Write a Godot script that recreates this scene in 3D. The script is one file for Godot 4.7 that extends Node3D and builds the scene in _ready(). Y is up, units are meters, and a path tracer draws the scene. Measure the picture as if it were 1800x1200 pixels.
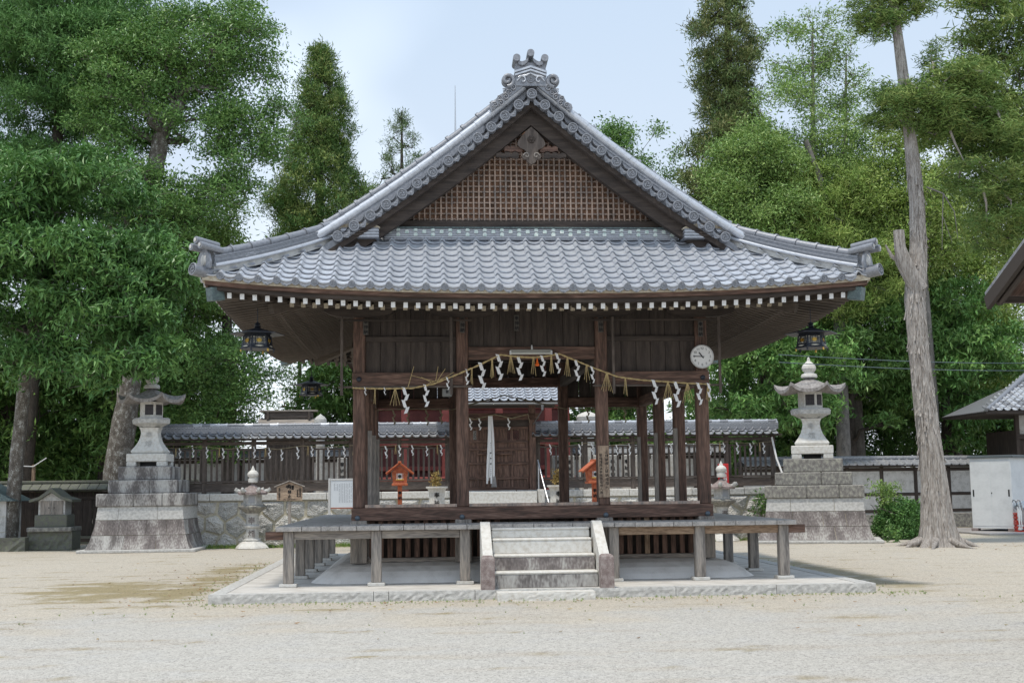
extends Node3D
# A shrine's worship hall in its gravel court. x to the right, y up, z towards the visitor; the hall's front pillars stand at z = 0.

var rng := RandomNumberGenerator.new()
var M := {}
var counts := {}
var box_cache := {}

# ---------------------------------------------------------------- mesh collector
class MB:
	var v := PackedVector3Array()
	var n := PackedVector3Array()
	func tri(a: Vector3, b: Vector3, c: Vector3) -> void:   # anticlockwise seen from outside
		var m := (b - a).cross(c - a).normalized()
		v.append_array([a, c, b]); n.append_array([m, m, m])
	func trin(a: Vector3, b: Vector3, c: Vector3, na: Vector3, nb: Vector3, nc: Vector3) -> void:
		v.append_array([a, c, b]); n.append_array([na, nc, nb])
	func quad(a: Vector3, b: Vector3, c: Vector3, d: Vector3) -> void:
		tri(a, b, c); tri(a, c, d)
	func box(t: Transform3D, s: Vector3, bev := 0.0) -> void:
		var h := s * 0.5
		if bev <= 0.0:
			for ax in 3:
				for sg in [-1.0, 1.0]:
					var u := (ax + 1) % 3
					var w := (ax + 2) % 3
					var p := []
					for k in [[-1, -1], [1, -1], [1, 1], [-1, 1]]:
						var q := Vector3.ZERO
						q[ax] = sg * h[ax]; q[u] = k[0] * h[u] * sg; q[w] = k[1] * h[w]
						p.append(t * q)
					quad(p[0], p[1], p[2], p[3])
			return
		var b: float = min(bev, min(h.x, min(h.y, h.z)) * 0.8)
		# corner points by sign and axis
		var cp := {}
		for sx in [-1, 1]:
			for sy in [-1, 1]:
				for sz in [-1, 1]:
					for ax in 3:
						var q := Vector3(sx * (h.x - b), sy * (h.y - b), sz * (h.z - b))
						q[ax] = [sx, sy, sz][ax] * h[ax]
						cp[[sx, sy, sz, ax]] = t * q
		for ax in 3:
			var u := (ax + 1) % 3
			var w := (ax + 2) % 3
			for sg in [-1, 1]:
				var p := []
				for k in [[-1, -1], [1, -1], [1, 1], [-1, 1]]:
					var sgn := [0, 0, 0]
					sgn[ax] = sg; sgn[u] = k[0] * sg; sgn[w] = k[1]
					p.append(cp[[sgn[0], sgn[1], sgn[2], ax]])
				quad(p[0], p[1], p[2], p[3])
			# edges along w between faces ax and u
			for s1 in [-1, 1]:
				for s2 in [-1, 1]:
					var g0 := [0, 0, 0]
					g0[ax] = s1; g0[u] = s2; g0[w] = -1
					var g1 := [0, 0, 0]
					g1[ax] = s1; g1[u] = s2; g1[w] = 1
					var a0: Vector3 = cp[[g0[0], g0[1], g0[2], ax]]
					var a1: Vector3 = cp[[g1[0], g1[1], g1[2], ax]]
					var b0: Vector3 = cp[[g0[0], g0[1], g0[2], u]]
					var b1: Vector3 = cp[[g1[0], g1[1], g1[2], u]]
					if s1 * s2 > 0: quad(a0, b0, b1, a1)
					else: quad(a1, b1, b0, a0)
		for sx in [-1, 1]:
			for sy in [-1, 1]:
				for sz in [-1, 1]:
					var a: Vector3 = cp[[sx, sy, sz, 0]]
					var bb: Vector3 = cp[[sx, sy, sz, 1]]
					var c: Vector3 = cp[[sx, sy, sz, 2]]
					if sx * sy * sz > 0: tri(a, bb, c)
					else: tri(a, c, bb)
	func bx(c: Vector3, s: Vector3, bev := 0.0) -> void:
		box(Transform3D(Basis(), c), s, bev)
	func bar(a: Vector3, b: Vector3, w: float, h: float, bev := 0.0, up := Vector3.UP) -> void:   # a beam from a to b
		var zd := (b - a).normalized()
		var xd := up.cross(zd)
		if xd.length() < 0.001: xd = Vector3.RIGHT.cross(zd)
		xd = xd.normalized()
		box(Transform3D(Basis(xd, zd.cross(xd), zd), (a + b) * 0.5), Vector3(w, h, a.distance_to(b)), bev)
	func tube(p: Array, r: Array, seg := 8, cap := true, rough := 0.0, rg: RandomNumberGenerator = null) -> void:
		var rings := []
		var norms := []
		var ref := Vector3(0.31, 0.2, 0.93)
		for i in p.size():
			var d: Vector3 = (p[min(i + 1, p.size() - 1)] - p[max(i - 1, 0)]).normalized()
			var x := ref.cross(d)
			if x.length() < 0.05: x = Vector3.RIGHT.cross(d)
			x = x.normalized()
			var y := d.cross(x)
			var ring := []
			var nn := []
			for k in seg:
				var a := TAU * k / seg
				var o := x * cos(a) + y * sin(a)
				var rr: float = r[i]
				if rg: rr *= 1.0 + rough * (rg.randf() - 0.5)
				ring.append(p[i] + o * rr); nn.append(o)
			rings.append(ring); norms.append(nn)
		for i in p.size() - 1:
			for k in seg:
				var k2 := (k + 1) % seg
				trin(rings[i][k], rings[i][k2], rings[i + 1][k2], norms[i][k], norms[i][k2], norms[i + 1][k2])
				trin(rings[i][k], rings[i + 1][k2], rings[i + 1][k], norms[i][k], norms[i + 1][k2], norms[i + 1][k])
		if cap:
			for k in range(1, seg - 1):
				tri(rings[0][0], rings[0][k + 1], rings[0][k])
				tri(rings[-1][0], rings[-1][k], rings[-1][k + 1])
	func lathe(prof: Array, seg: int, t := Transform3D(), flat := false, turn := 0.0) -> void:   # (radius, height) from bottom to top
		for i in prof.size() - 1:
			var a: Vector2 = prof[i]
			var b: Vector2 = prof[i + 1]
			for k in seg:
				var a0 := TAU * k / seg + turn
				var a1 := TAU * (k + 1) / seg + turn
				var d0 := Vector3(sin(a0), 0, cos(a0))
				var d1 := Vector3(sin(a1), 0, cos(a1))
				var p0 := t * (d0 * a.x + Vector3.UP * a.y)
				var p1 := t * (d1 * a.x + Vector3.UP * a.y)
				var q0 := t * (d0 * b.x + Vector3.UP * b.y)
				var q1 := t * (d1 * b.x + Vector3.UP * b.y)
				if flat:
					if a.x > 0.0001: tri(p0, p1, q1)
					if b.x > 0.0001: tri(p0, q1, q0)
				else:
					var sl := Vector2(b.y - a.y, a.x - b.x).normalized()
					var n0 := (t.basis * (d0 * sl.x + Vector3.UP * sl.y)).normalized()
					var n1 := (t.basis * (d1 * sl.x + Vector3.UP * sl.y)).normalized()
					if a.x > 0.0001: trin(p0, p1, q1, n0, n1, n1)
					if b.x > 0.0001: trin(p0, q1, q0, n0, n1, n0)
	func prism(poly: Array, z0: float, z1: float, t := Transform3D()) -> void:   # outline in xy, anticlockwise, z1 is the front
		var pp := PackedVector2Array(poly)
		if Geometry2D.is_polygon_clockwise(pp): pp.reverse()
		var idx := Geometry2D.triangulate_polygon(pp)
		for i in range(0, idx.size(), 3):
			var a := pp[idx[i]]
			var b := pp[idx[i + 1]]
			var c := pp[idx[i + 2]]
			if (b - a).cross(c - a) < 0.0:
				var s := b
				b = c
				c = s
			tri(t * Vector3(a.x, a.y, z1), t * Vector3(b.x, b.y, z1), t * Vector3(c.x, c.y, z1))
			tri(t * Vector3(a.x, a.y, z0), t * Vector3(c.x, c.y, z0), t * Vector3(b.x, b.y, z0))
		for i in pp.size():
			var a := pp[i]
			var b := pp[(i + 1) % pp.size()]
			quad(t * Vector3(a.x, a.y, z0), t * Vector3(b.x, b.y, z0), t * Vector3(b.x, b.y, z1), t * Vector3(a.x, a.y, z1))
	func mesh() -> ArrayMesh:
		var m := ArrayMesh.new()
		var arr := []
		arr.resize(Mesh.ARRAY_MAX)
		arr[Mesh.ARRAY_VERTEX] = v
		arr[Mesh.ARRAY_NORMAL] = n
		m.add_surface_from_arrays(Mesh.PRIMITIVE_TRIANGLES, arr)
		return m

# ---------------------------------------------------------------- nodes
func numbered(parent: Node, called: String) -> String:
	var key := str(parent.get_instance_id()) + "/" + called
	var k: int = counts.get(key, 0)
	counts[key] = k + 1
	return called if k == 0 else "%s_%03d" % [called, k]

func put(parent: Node, called: String, mesh: Mesh, m: Material, t := Transform3D()) -> MeshInstance3D:
	var o := MeshInstance3D.new()
	o.name = numbered(parent, called)
	o.mesh = mesh
	o.material_override = m
	o.transform = t
	parent.add_child(o)
	return o

func thing(called: String, label: String, category: String, at := Vector3.ZERO, turn := 0.0, group := "") -> Node3D:
	var o := Node3D.new()
	o.name = numbered(self, called)
	o.position = at
	o.rotation.y = turn
	add_child(o)
	tag(o, label, category, group)
	return o

func tag(o: Node, label: String, category: String, group := "", kind := "") -> void:
	if label: o.set_meta("label", label)
	if category: o.set_meta("category", category)
	if group: o.set_meta("group", group)
	if kind: o.set_meta("kind", kind)

func copy_of(o: Node3D, label: String, at: Vector3, turn := 0.0) -> Node3D:
	var c: Node3D = o.duplicate()
	c.name = numbered(self, String(o.name))
	c.transform = Transform3D(Basis(Vector3.UP, turn).scaled_local(o.scale), at)
	add_child(c)
	if label: c.set_meta("label", label)
	return c

func boxm(s: Vector3, bev := 0.006) -> ArrayMesh:
	var key := [snapped(s.x, 0.001), snapped(s.y, 0.001), snapped(s.z, 0.001), bev]
	if not box_cache.has(key):
		var b := MB.new()
		b.bx(Vector3.ZERO, s, bev)
		box_cache[key] = b.mesh()
	return box_cache[key]

func pbox(parent: Node, called: String, c: Vector3, s: Vector3, m: Material, bev := 0.006) -> MeshInstance3D:
	return put(parent, called, boxm(s, bev), m, Transform3D(Basis(), c))

func along(a: Vector3, b: Vector3) -> Transform3D:   # local z from a to b, origin in the middle
	var zd := (b - a).normalized()
	var xd := Vector3.UP.cross(zd)
	if xd.length() < 0.001: xd = Vector3.RIGHT
	xd = xd.normalized()
	return Transform3D(Basis(xd, zd.cross(xd), zd), (a + b) * 0.5)

func pbar(parent: Node, called: String, a: Vector3, b: Vector3, w: float, h: float, m: Material, bev := 0.005) -> MeshInstance3D:
	return put(parent, called, boxm(Vector3(w, h, snapped(a.distance_to(b), 0.001)), bev), m, along(a, b))

# ---------------------------------------------------------------- materials
func noise_bytes(size: int, freq: float, oct: int, sd: int, kind := FastNoiseLite.TYPE_SIMPLEX_SMOOTH) -> PackedByteArray:
	var f := FastNoiseLite.new()
	f.seed = sd
	f.noise_type = kind
	f.frequency = freq
	f.fractal_octaves = oct
	if oct == 1: f.fractal_type = FastNoiseLite.FRACTAL_NONE
	var im := f.get_seamless_image(size, size)
	im.convert(Image.FORMAT_L8)
	return im.get_data()

# stops: [[position 0..1, linear colour], ...]; the noise is a mix of a coarse and a fine pattern
func ramp_tex(size: int, f1: float, f2: float, mix: float, stops: Array, sd: int) -> ImageTexture:
	var a := noise_bytes(size, f1, 4, sd)
	var b := noise_bytes(size, f2, 2, sd + 7)
	var lut := PackedByteArray()
	for i in 256:
		var x := i / 255.0
		var k := 0
		while k < stops.size() - 2 and x > stops[k + 1][0]: k += 1
		var t := clampf((x - stops[k][0]) / max(0.0001, stops[k + 1][0] - stops[k][0]), 0.0, 1.0)
		var c: Color = stops[k][1].lerp(stops[k + 1][1], t).linear_to_srgb()
		lut.append_array([int(c.r * 255), int(c.g * 255), int(c.b * 255)])
	var out := PackedByteArray()
	out.resize(size * size * 3)
	var wa := 1.0 - mix
	for i in size * size:
		var j := clampi(int(a[i] * wa + b[i] * mix), 0, 255) * 3
		out[i * 3] = lut[j]; out[i * 3 + 1] = lut[j + 1]; out[i * 3 + 2] = lut[j + 2]
	return ImageTexture.create_from_image(Image.create_from_data(size, size, false, Image.FORMAT_RGB8, out))

func gray_tex(size: int, freq: float, oct: int, sd: int) -> ImageTexture:
	var im := Image.create_from_data(size, size, false, Image.FORMAT_L8, noise_bytes(size, freq, oct, sd))
	return ImageTexture.create_from_image(im)

func speckle(size: int, sd: int, stops: Array) -> ImageTexture:   # tileable grains of three sizes
	var r := RandomNumberGenerator.new()
	r.seed = sd
	var lay := []
	for k in 4:
		var n := size >> k
		var a := PackedFloat32Array()
		for i in n * n: a.append(r.randf())
		lay.append(a)
	var out := PackedByteArray()
	out.resize(size * size * 3)
	for y in size:
		for x in size:
			var v: float = lay[0][y * size + x] * 0.30 + lay[1][(y >> 1) * (size >> 1) + (x >> 1)] * 0.34 + lay[2][(y >> 2) * (size >> 2) + (x >> 2)] * 0.22 + lay[3][(y >> 3) * (size >> 3) + (x >> 3)] * 0.14
			var k := 0
			while k < stops.size() - 2 and v > stops[k + 1][0]: k += 1
			var t := clampf((v - stops[k][0]) / (stops[k + 1][0] - stops[k][0]), 0.0, 1.0)
			var c: Color = stops[k][1].lerp(stops[k + 1][1], t).linear_to_srgb()
			var j := (y * size + x) * 3
			out[j] = int(c.r * 255); out[j + 1] = int(c.g * 255); out[j + 2] = int(c.b * 255)
	return ImageTexture.create_from_image(Image.create_from_data(size, size, false, Image.FORMAT_RGB8, out))

func lin(r: float, g: float, b: float) -> Color:
	return Color(r, g, b)

func tmat(tex: Texture2D, scale: Vector3, rough := 0.8, bump: Texture2D = null, relief := 0.0, metal := 0.0, spec := 0.5) -> StandardMaterial3D:
	var m := StandardMaterial3D.new()
	m.albedo_texture = tex
	m.uv1_triplanar = true
	m.uv1_world_triplanar = true
	m.uv1_scale = scale
	m.uv1_triplanar_sharpness = 4.0
	m.roughness = rough
	m.metallic = metal
	m.metallic_specular = spec
	if bump:
		m.heightmap_enabled = true
		m.heightmap_texture = bump
		m.heightmap_scale = relief
	return m

func flat(c: Color, rough := 0.7, metal := 0.0, spec := 0.5) -> StandardMaterial3D:
	var m := StandardMaterial3D.new()
	m.albedo_color = c.linear_to_srgb()
	m.roughness = rough
	m.metallic = metal
	m.metallic_specular = spec
	return m

func make_materials() -> void:
	var fine := gray_tex(512, 0.06, 3, 3)
	var grit := gray_tex(512, 0.16, 3, 5)
	# --- old cedar, dark with brown heart
	var wd := ramp_tex(512, 0.012, 0.05, 0.45, [[0.15, lin(0.042, 0.026, 0.019)], [0.45, lin(0.10, 0.057, 0.041)], [0.62, lin(0.16, 0.09, 0.065)], [0.85, lin(0.23, 0.15, 0.112)]], 11)
	M.wood_y = tmat(wd, Vector3(1.6, 0.16, 1.6), 0.75, fine, 0.25)
	M.wood_x = tmat(wd, Vector3(0.16, 1.6, 1.6), 0.75, fine, 0.25)
	M.wood_z = tmat(wd, Vector3(1.6, 1.6, 0.16), 0.75, fine, 0.25)
	# the boards high under the eaves, their eave shade put into the darker colour
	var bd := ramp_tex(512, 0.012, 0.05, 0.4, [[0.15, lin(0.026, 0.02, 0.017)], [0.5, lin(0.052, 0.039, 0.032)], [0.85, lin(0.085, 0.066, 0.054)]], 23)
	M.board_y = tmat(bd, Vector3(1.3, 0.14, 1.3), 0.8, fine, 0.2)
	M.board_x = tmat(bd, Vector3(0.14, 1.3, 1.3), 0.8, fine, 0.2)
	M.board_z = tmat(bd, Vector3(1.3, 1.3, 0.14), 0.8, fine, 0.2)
	# --- weathered silver-grey timber of veranda and rafters
	var gd := ramp_tex(512, 0.012, 0.06, 0.45, [[0.15, lin(0.11, 0.098, 0.088)], [0.45, lin(0.23, 0.208, 0.188)], [0.65, lin(0.32, 0.285, 0.25)], [0.9, lin(0.42, 0.36, 0.30)]], 31)
	M.grey_y = tmat(gd, Vector3(1.5, 0.15, 1.5), 0.8, fine, 0.25)
	M.grey_x = tmat(gd, Vector3(0.15, 1.5, 1.5), 0.8, fine, 0.25)
	M.grey_z = tmat(gd, Vector3(1.5, 1.5, 0.15), 0.8, fine, 0.25)
	var td := ramp_tex(512, 0.02, 0.06, 0.4, [[0.2, lin(0.13, 0.085, 0.055)], [0.5, lin(0.25, 0.17, 0.11)], [0.8, lin(0.36, 0.26, 0.18)]], 37)
	M.tan_x = tmat(td, Vector3(0.3, 1.6, 1.6), 0.75, fine, 0.15)
	M.tan_y = tmat(td, Vector3(1.6, 0.3, 1.6), 0.75, fine, 0.15)
	M.tan_z = tmat(td, Vector3(1.6, 1.6, 0.3), 0.75, fine, 0.15)
	# grey planks with tan wear
	var pk := ramp_tex(512, 0.012, 0.06, 0.45, [[0.15, lin(0.20, 0.185, 0.17)], [0.45, lin(0.36, 0.34, 0.32)], [0.65, lin(0.44, 0.41, 0.38)], [0.9, lin(0.52, 0.47, 0.41)]], 33)
	M.plank = [tmat(pk, Vector3(1.2, 1.2, 0.12), 0.65, fine, 0.2), tmat(pk, Vector3(1.37, 1.37, 0.17), 0.7, fine, 0.2), tmat(pk, Vector3(0.9, 0.9, 0.1), 0.7, fine, 0.2)]
	M.plank_x = tmat(pk, Vector3(0.12, 1.2, 1.2), 0.65, fine, 0.2)
	var rd := ramp_tex(512, 0.015, 0.06, 0.4, [[0.15, lin(0.055, 0.042, 0.033)], [0.5, lin(0.095, 0.075, 0.06)], [0.85, lin(0.15, 0.12, 0.095)]], 39)
	M.rafter_x = tmat(rd, Vector3(0.2, 1.5, 1.5), 0.8, fine, 0.1)
	M.rafter_z = tmat(rd, Vector3(1.5, 1.5, 0.2), 0.8, fine, 0.1)
	# gable lattice: reddish new wood greyed by rain in streaks
	var ld := ramp_tex(512, 0.012, 0.06, 0.4, [[0.25, lin(0.21, 0.185, 0.17)], [0.45, lin(0.35, 0.275, 0.23)], [0.6, lin(0.47, 0.34, 0.265)], [0.85, lin(0.56, 0.44, 0.36)]], 41)
	M.lattice = tmat(ld, Vector3(0.7, 0.25, 0.7), 0.75, fine, 0.1)
	var lb := ramp_tex(512, 0.012, 0.06, 0.4, [[0.25, lin(0.14, 0.09, 0.065)], [0.5, lin(0.27, 0.15, 0.095)], [0.85, lin(0.38, 0.22, 0.14)]], 43)
	M.lattice_back = tmat(lb, Vector3(0.5, 0.25, 0.5), 0.8)
	# --- smoked roof tile
	var rt := ramp_tex(512, 0.02, 0.12, 0.4, [[0.2, lin(0.38, 0.40, 0.44)], [0.5, lin(0.48, 0.505, 0.55)], [0.8, lin(0.55, 0.575, 0.62)]], 51)
	M.tile = tmat(rt, Vector3(0.9, 0.9, 0.9), 0.34, grit, 0.02, 0.3, 0.8)
	var rt2 := ramp_tex(512, 0.03, 0.12, 0.4, [[0.2, lin(0.17, 0.18, 0.20)], [0.5, lin(0.24, 0.25, 0.275)], [0.8, lin(0.31, 0.32, 0.345)]], 53)
	M.tile2 = tmat(rt2, Vector3(1.1, 1.1, 1.1), 0.45, grit, 0.03, 0.3, 0.6)  # darker copy of the tile, puts shade on discs and upright faces
	var rt3 := ramp_tex(512, 0.03, 0.12, 0.4, [[0.2, lin(0.42, 0.44, 0.48)], [0.5, lin(0.52, 0.545, 0.59)], [0.8, lin(0.58, 0.605, 0.65)]], 54)
	M.tile3 = tmat(rt3, Vector3(0.8, 0.8, 0.8), 0.32, grit, 0.03, 0.3, 0.8)
	var ro := ramp_tex(512, 0.02, 0.1, 0.4, [[0.2, lin(0.13, 0.135, 0.145)], [0.5, lin(0.24, 0.248, 0.265)], [0.75, lin(0.32, 0.325, 0.33)], [0.9, lin(0.26, 0.28, 0.22)]], 57)
	M.tile_old = tmat(ro, Vector3(0.8, 0.8, 0.8), 0.6, grit, 0.04, 0.1, 0.5)
	M.plaster_cream = tmat(ramp_tex(256, 0.02, 0.1, 0.4, [[0.2, lin(0.33, 0.27, 0.19)], [0.5, lin(0.50, 0.44, 0.34)], [0.8, lin(0.62, 0.57, 0.47)]], 61), Vector3(0.8, 0.8, 0.8), 0.85)
	M.paint_white = tmat(ramp_tex(256, 0.05, 0.2, 0.5, [[0.22, lin(0.20, 0.17, 0.14)], [0.33, lin(0.72, 0.72, 0.72)], [0.8, lin(0.84, 0.84, 0.84)]], 63), Vector3(1.5, 1.5, 1.5), 0.6)
	M.paint_tan = tmat(ramp_tex(256, 0.05, 0.2, 0.5, [[0.25, lin(0.12, 0.09, 0.06)], [0.4, lin(0.40, 0.34, 0.25)], [0.8, lin(0.55, 0.49, 0.39)]], 65), Vector3(2.5, 2.5, 2.5), 0.8)
	M.verdigris = tmat(ramp_tex(256, 0.05, 0.2, 0.5, [[0.3, lin(0.36, 0.52, 0.46)], [0.5, lin(0.62, 0.68, 0.64)], [0.75, lin(0.72, 0.74, 0.71)]], 67), Vector3(1.2, 1.2, 1.2), 0.7)
	M.copper = tmat(ramp_tex(256, 0.03, 0.1, 0.4, [[0.3, lin(0.08, 0.10, 0.11)], [0.6, lin(0.13, 0.18, 0.18)], [0.8, lin(0.18, 0.25, 0.24)]], 68), Vector3(2, 2, 2), 0.5, null, 0, 0.3)
	# --- stone
	var sg := ramp_tex(512, 0.02, 0.3, 0.45, [[0.2, lin(0.32, 0.315, 0.30)], [0.5, lin(0.48, 0.475, 0.455)], [0.8, lin(0.60, 0.595, 0.57)]], 71)
	M.granite = tmat(sg, Vector3(0.9, 0.9, 0.9), 0.85, grit, 0.5)
	var sw := ramp_tex(512, 0.02, 0.3, 0.45, [[0.22, lin(0.48, 0.44, 0.38)], [0.5, lin(0.62, 0.61, 0.575)], [0.8, lin(0.70, 0.69, 0.66)]], 73)
	M.granite_pale = tmat(sw, Vector3(0.9, 0.9, 0.9), 0.85, grit, 0.5)
	# black weathering that runs down the face in streaks
	var ss := ramp_tex(512, 0.014, 0.12, 0.35, [[0.28, lin(0.12, 0.11, 0.105)], [0.42, lin(0.20, 0.187, 0.18)], [0.54, lin(0.33, 0.32, 0.305)], [0.8, lin(0.45, 0.445, 0.425)]], 79)
	M.stone_stained = tmat(ss, Vector3(0.32, 0.13, 0.32), 0.85, grit, 0.5)
	var sd := ramp_tex(512, 0.014, 0.12, 0.4, [[0.3, lin(0.12, 0.105, 0.10)], [0.5, lin(0.20, 0.175, 0.168)], [0.62, lin(0.29, 0.27, 0.255)], [0.78, lin(0.44, 0.43, 0.40)]], 83)
	M.stone_dark = tmat(sd, Vector3(0.32, 0.16, 0.32), 0.85, grit, 0.5)
	var sl := ramp_tex(512, 0.02, 0.14, 0.45, [[0.2, lin(0.12, 0.11, 0.105)], [0.45, lin(0.21, 0.20, 0.185)], [0.62, lin(0.31, 0.30, 0.265)], [0.75, lin(0.40, 0.41, 0.32)]], 89)
	M.stone_lichen = tmat(sl, Vector3(0.9, 0.6, 0.9), 0.9, grit, 0.5)
	M.stone_red = tmat(ramp_tex(256, 0.03, 0.2, 0.4, [[0.2, lin(0.16, 0.12, 0.11)], [0.5, lin(0.26, 0.21, 0.20)], [0.8, lin(0.36, 0.32, 0.30)]], 91), Vector3(1.2, 1.2, 1.2), 0.85, grit, 0.4)
	var rk := ramp_tex(512, 0.012, 0.2, 0.45, [[0.2, lin(0.34, 0.32, 0.28)], [0.45, lin(0.52, 0.505, 0.47)], [0.62, lin(0.62, 0.61, 0.58)], [0.85, lin(0.68, 0.67, 0.65)]], 97)
	M.rubble = [tmat(rk, Vector3(0.5, 0.5, 0.5), 0.9, fine, 4.0), tmat(sg, Vector3(0.6, 0.6, 0.6), 0.9, fine, 4.0), tmat(sw, Vector3(0.5, 0.5, 0.5), 0.9, fine, 4.0)]
	M.mortar = tmat(ramp_tex(256, 0.03, 0.2, 0.5, [[0.2, lin(0.34, 0.30, 0.22)], [0.5, lin(0.50, 0.46, 0.36)], [0.8, lin(0.58, 0.55, 0.45)]], 99), Vector3(0.8, 0.8, 0.8), 0.95)
	var cc := ramp_tex(512, 0.012, 0.25, 0.4, [[0.2, lin(0.42, 0.395, 0.36)], [0.5, lin(0.53, 0.51, 0.475)], [0.8, lin(0.61, 0.59, 0.555)]], 101)
	M.concrete = tmat(cc, Vector3(0.35, 0.35, 0.35), 0.9, grit, 0.15)
	M.plaster_mound = tmat(ramp_tex(512, 0.01, 0.2, 0.3, [[0.25, lin(0.60, 0.58, 0.55)], [0.5, lin(0.75, 0.73, 0.70)], [0.8, lin(0.80, 0.785, 0.76)]], 103), Vector3(0.45, 0.45, 0.45), 0.9, grit, 0.1)
	# --- ground, tinted by vertex colour
	var gv := speckle(512, 107, [[0.25, lin(0.46, 0.455, 0.455)], [0.42, lin(0.77, 0.765, 0.755)], [0.58, lin(0.93, 0.925, 0.91)], [0.75, lin(1.0, 1.0, 1.0)]])
	M.ground = tmat(gv, Vector3(0.37, 0.37, 0.37), 0.95, gv, 0.6, 0.0, 0.3)
	M.ground.vertex_color_use_as_albedo = true
	# --- paint, metal, cloth
	M.red_wall = tmat(ramp_tex(256, 0.02, 0.1, 0.4, [[0.2, lin(0.10, 0.028, 0.026)], [0.8, lin(0.17, 0.05, 0.046)]], 111), Vector3(0.5, 0.5, 0.5), 0.7)
	M.red_post = tmat(ramp_tex(256, 0.02, 0.1, 0.4, [[0.2, lin(0.25, 0.055, 0.045)], [0.8, lin(0.36, 0.095, 0.08)]], 113), Vector3(0.5, 0.5, 0.5), 0.65)
	M.vermilion = tmat(ramp_tex(256, 0.03, 0.1, 0.4, [[0.2, lin(0.36, 0.075, 0.03)], [0.5, lin(0.50, 0.12, 0.045)], [0.8, lin(0.58, 0.20, 0.09)]], 117), Vector3(1, 1, 1), 0.6)
	M.red = flat(lin(0.55, 0.02, 0.02), 0.4)
	M.white = flat(lin(0.78, 0.78, 0.77), 0.6)
	M.paper = flat(lin(0.80, 0.80, 0.80), 0.8)
	M.paper.backlight_enabled = true
	M.paper.backlight = Color(0.35, 0.35, 0.35)
	M.black = flat(lin(0.015, 0.015, 0.016), 0.6)
	M.ink = flat(lin(0.02, 0.02, 0.022), 0.8)
	M.iron = tmat(ramp_tex(256, 0.05, 0.2, 0.4, [[0.2, lin(0.015, 0.018, 0.026)], [0.8, lin(0.035, 0.042, 0.058)]], 119), Vector3(2, 2, 2), 0.45, null, 0.0, 0.3)
	M.gold = flat(lin(0.62, 0.42, 0.10), 0.35, 0.8)
	M.bolt = flat(lin(0.10, 0.125, 0.15), 0.45, 0.5)
	M.straw = tmat(ramp_tex(256, 0.05, 0.2, 0.4, [[0.2, lin(0.33, 0.24, 0.10)], [0.5, lin(0.50, 0.38, 0.18)], [0.8, lin(0.62, 0.50, 0.28)]], 121), Vector3(3, 3, 3), 0.8)
	M.straw_old = flat(lin(0.27, 0.23, 0.15), 0.85)
	M.cloth = flat(lin(0.50, 0.49, 0.47), 0.9)
	M.cloth_grey = flat(lin(0.33, 0.31, 0.30), 0.9)
	M.steel = flat(lin(0.55, 0.56, 0.58), 0.3, 0.8)
	M.locker = tmat(ramp_tex(256, 0.02, 0.1, 0.3, [[0.2, lin(0.58, 0.60, 0.61)], [0.5, lin(0.66, 0.68, 0.69)], [0.8, lin(0.70, 0.72, 0.73)]], 123), Vector3(0.4, 0.4, 0.4), 0.45)
	M.plaster_white = tmat(ramp_tex(512, 0.02, 0.1, 0.4, [[0.2, lin(0.40, 0.39, 0.365)], [0.5, lin(0.56, 0.55, 0.525)], [0.8, lin(0.62, 0.61, 0.59)]], 127), Vector3(0.3, 0.3, 0.3), 0.9)
	M.sign_wood = tmat(ramp_tex(256, 0.03, 0.1, 0.4, [[0.2, lin(0.20, 0.14, 0.10)], [0.5, lin(0.34, 0.25, 0.18)], [0.8, lin(0.46, 0.35, 0.25)]], 131), Vector3(0.5, 2, 2), 0.8)
	M.mossy = tmat(ramp_tex(256, 0.03, 0.15, 0.4, [[0.2, lin(0.10, 0.10, 0.09)], [0.45, lin(0.16, 0.16, 0.14)], [0.6, lin(0.13, 0.14, 0.10)], [0.8, lin(0.19, 0.20, 0.15)]], 133), Vector3(1, 1, 1), 0.95, grit, 0.5)
	# --- bark
	var bk := ramp_tex(512, 0.02, 0.08, 0.4, [[0.2, lin(0.17, 0.145, 0.125)], [0.42, lin(0.33, 0.295, 0.265)], [0.6, lin(0.46, 0.425, 0.39)], [0.85, lin(0.54, 0.515, 0.485)]], 137)
	M.bark_cedar = tmat(bk, Vector3(1.5, 0.16, 1.5), 0.95, fine, 3.0)
	var bk2 := ramp_tex(512, 0.02, 0.1, 0.45, [[0.2, lin(0.07, 0.06, 0.05)], [0.48, lin(0.155, 0.135, 0.115)], [0.62, lin(0.22, 0.205, 0.18)], [0.7, lin(0.42, 0.42, 0.40)]], 139)
	M.bark_pale = tmat(bk2, Vector3(0.5, 0.3, 0.5), 0.95, fine, 1.5)
	var bk3 := ramp_tex(256, 0.02, 0.1, 0.45, [[0.2, lin(0.04, 0.033, 0.028)], [0.8, lin(0.12, 0.10, 0.085)]], 141)
	M.bark_dark = tmat(bk3, Vector3(1, 0.3, 1), 0.95)
	M.bark_grey = tmat(ramp_tex(256, 0.02, 0.1, 0.45, [[0.2, lin(0.12, 0.11, 0.10)], [0.8, lin(0.27, 0.25, 0.23)]], 143), Vector3(1, 0.4, 1), 0.95)
	M.leaf = leaf_mat(0.40, 0.4)
	M.needle = leaf_mat(0.6, 0.3)
	M.grass = leaf_mat(0.6, 0.3)

func leaf_mat(rough: float, back: float) -> StandardMaterial3D:
	var m := StandardMaterial3D.new()
	m.vertex_color_use_as_albedo = true
	m.roughness = rough
	m.metallic_specular = 0.4
	m.backlight_enabled = true
	m.backlight = Color(back * 0.9, back, back * 0.45)
	m.cull_mode = BaseMaterial3D.CULL_DISABLED
	return m

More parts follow.
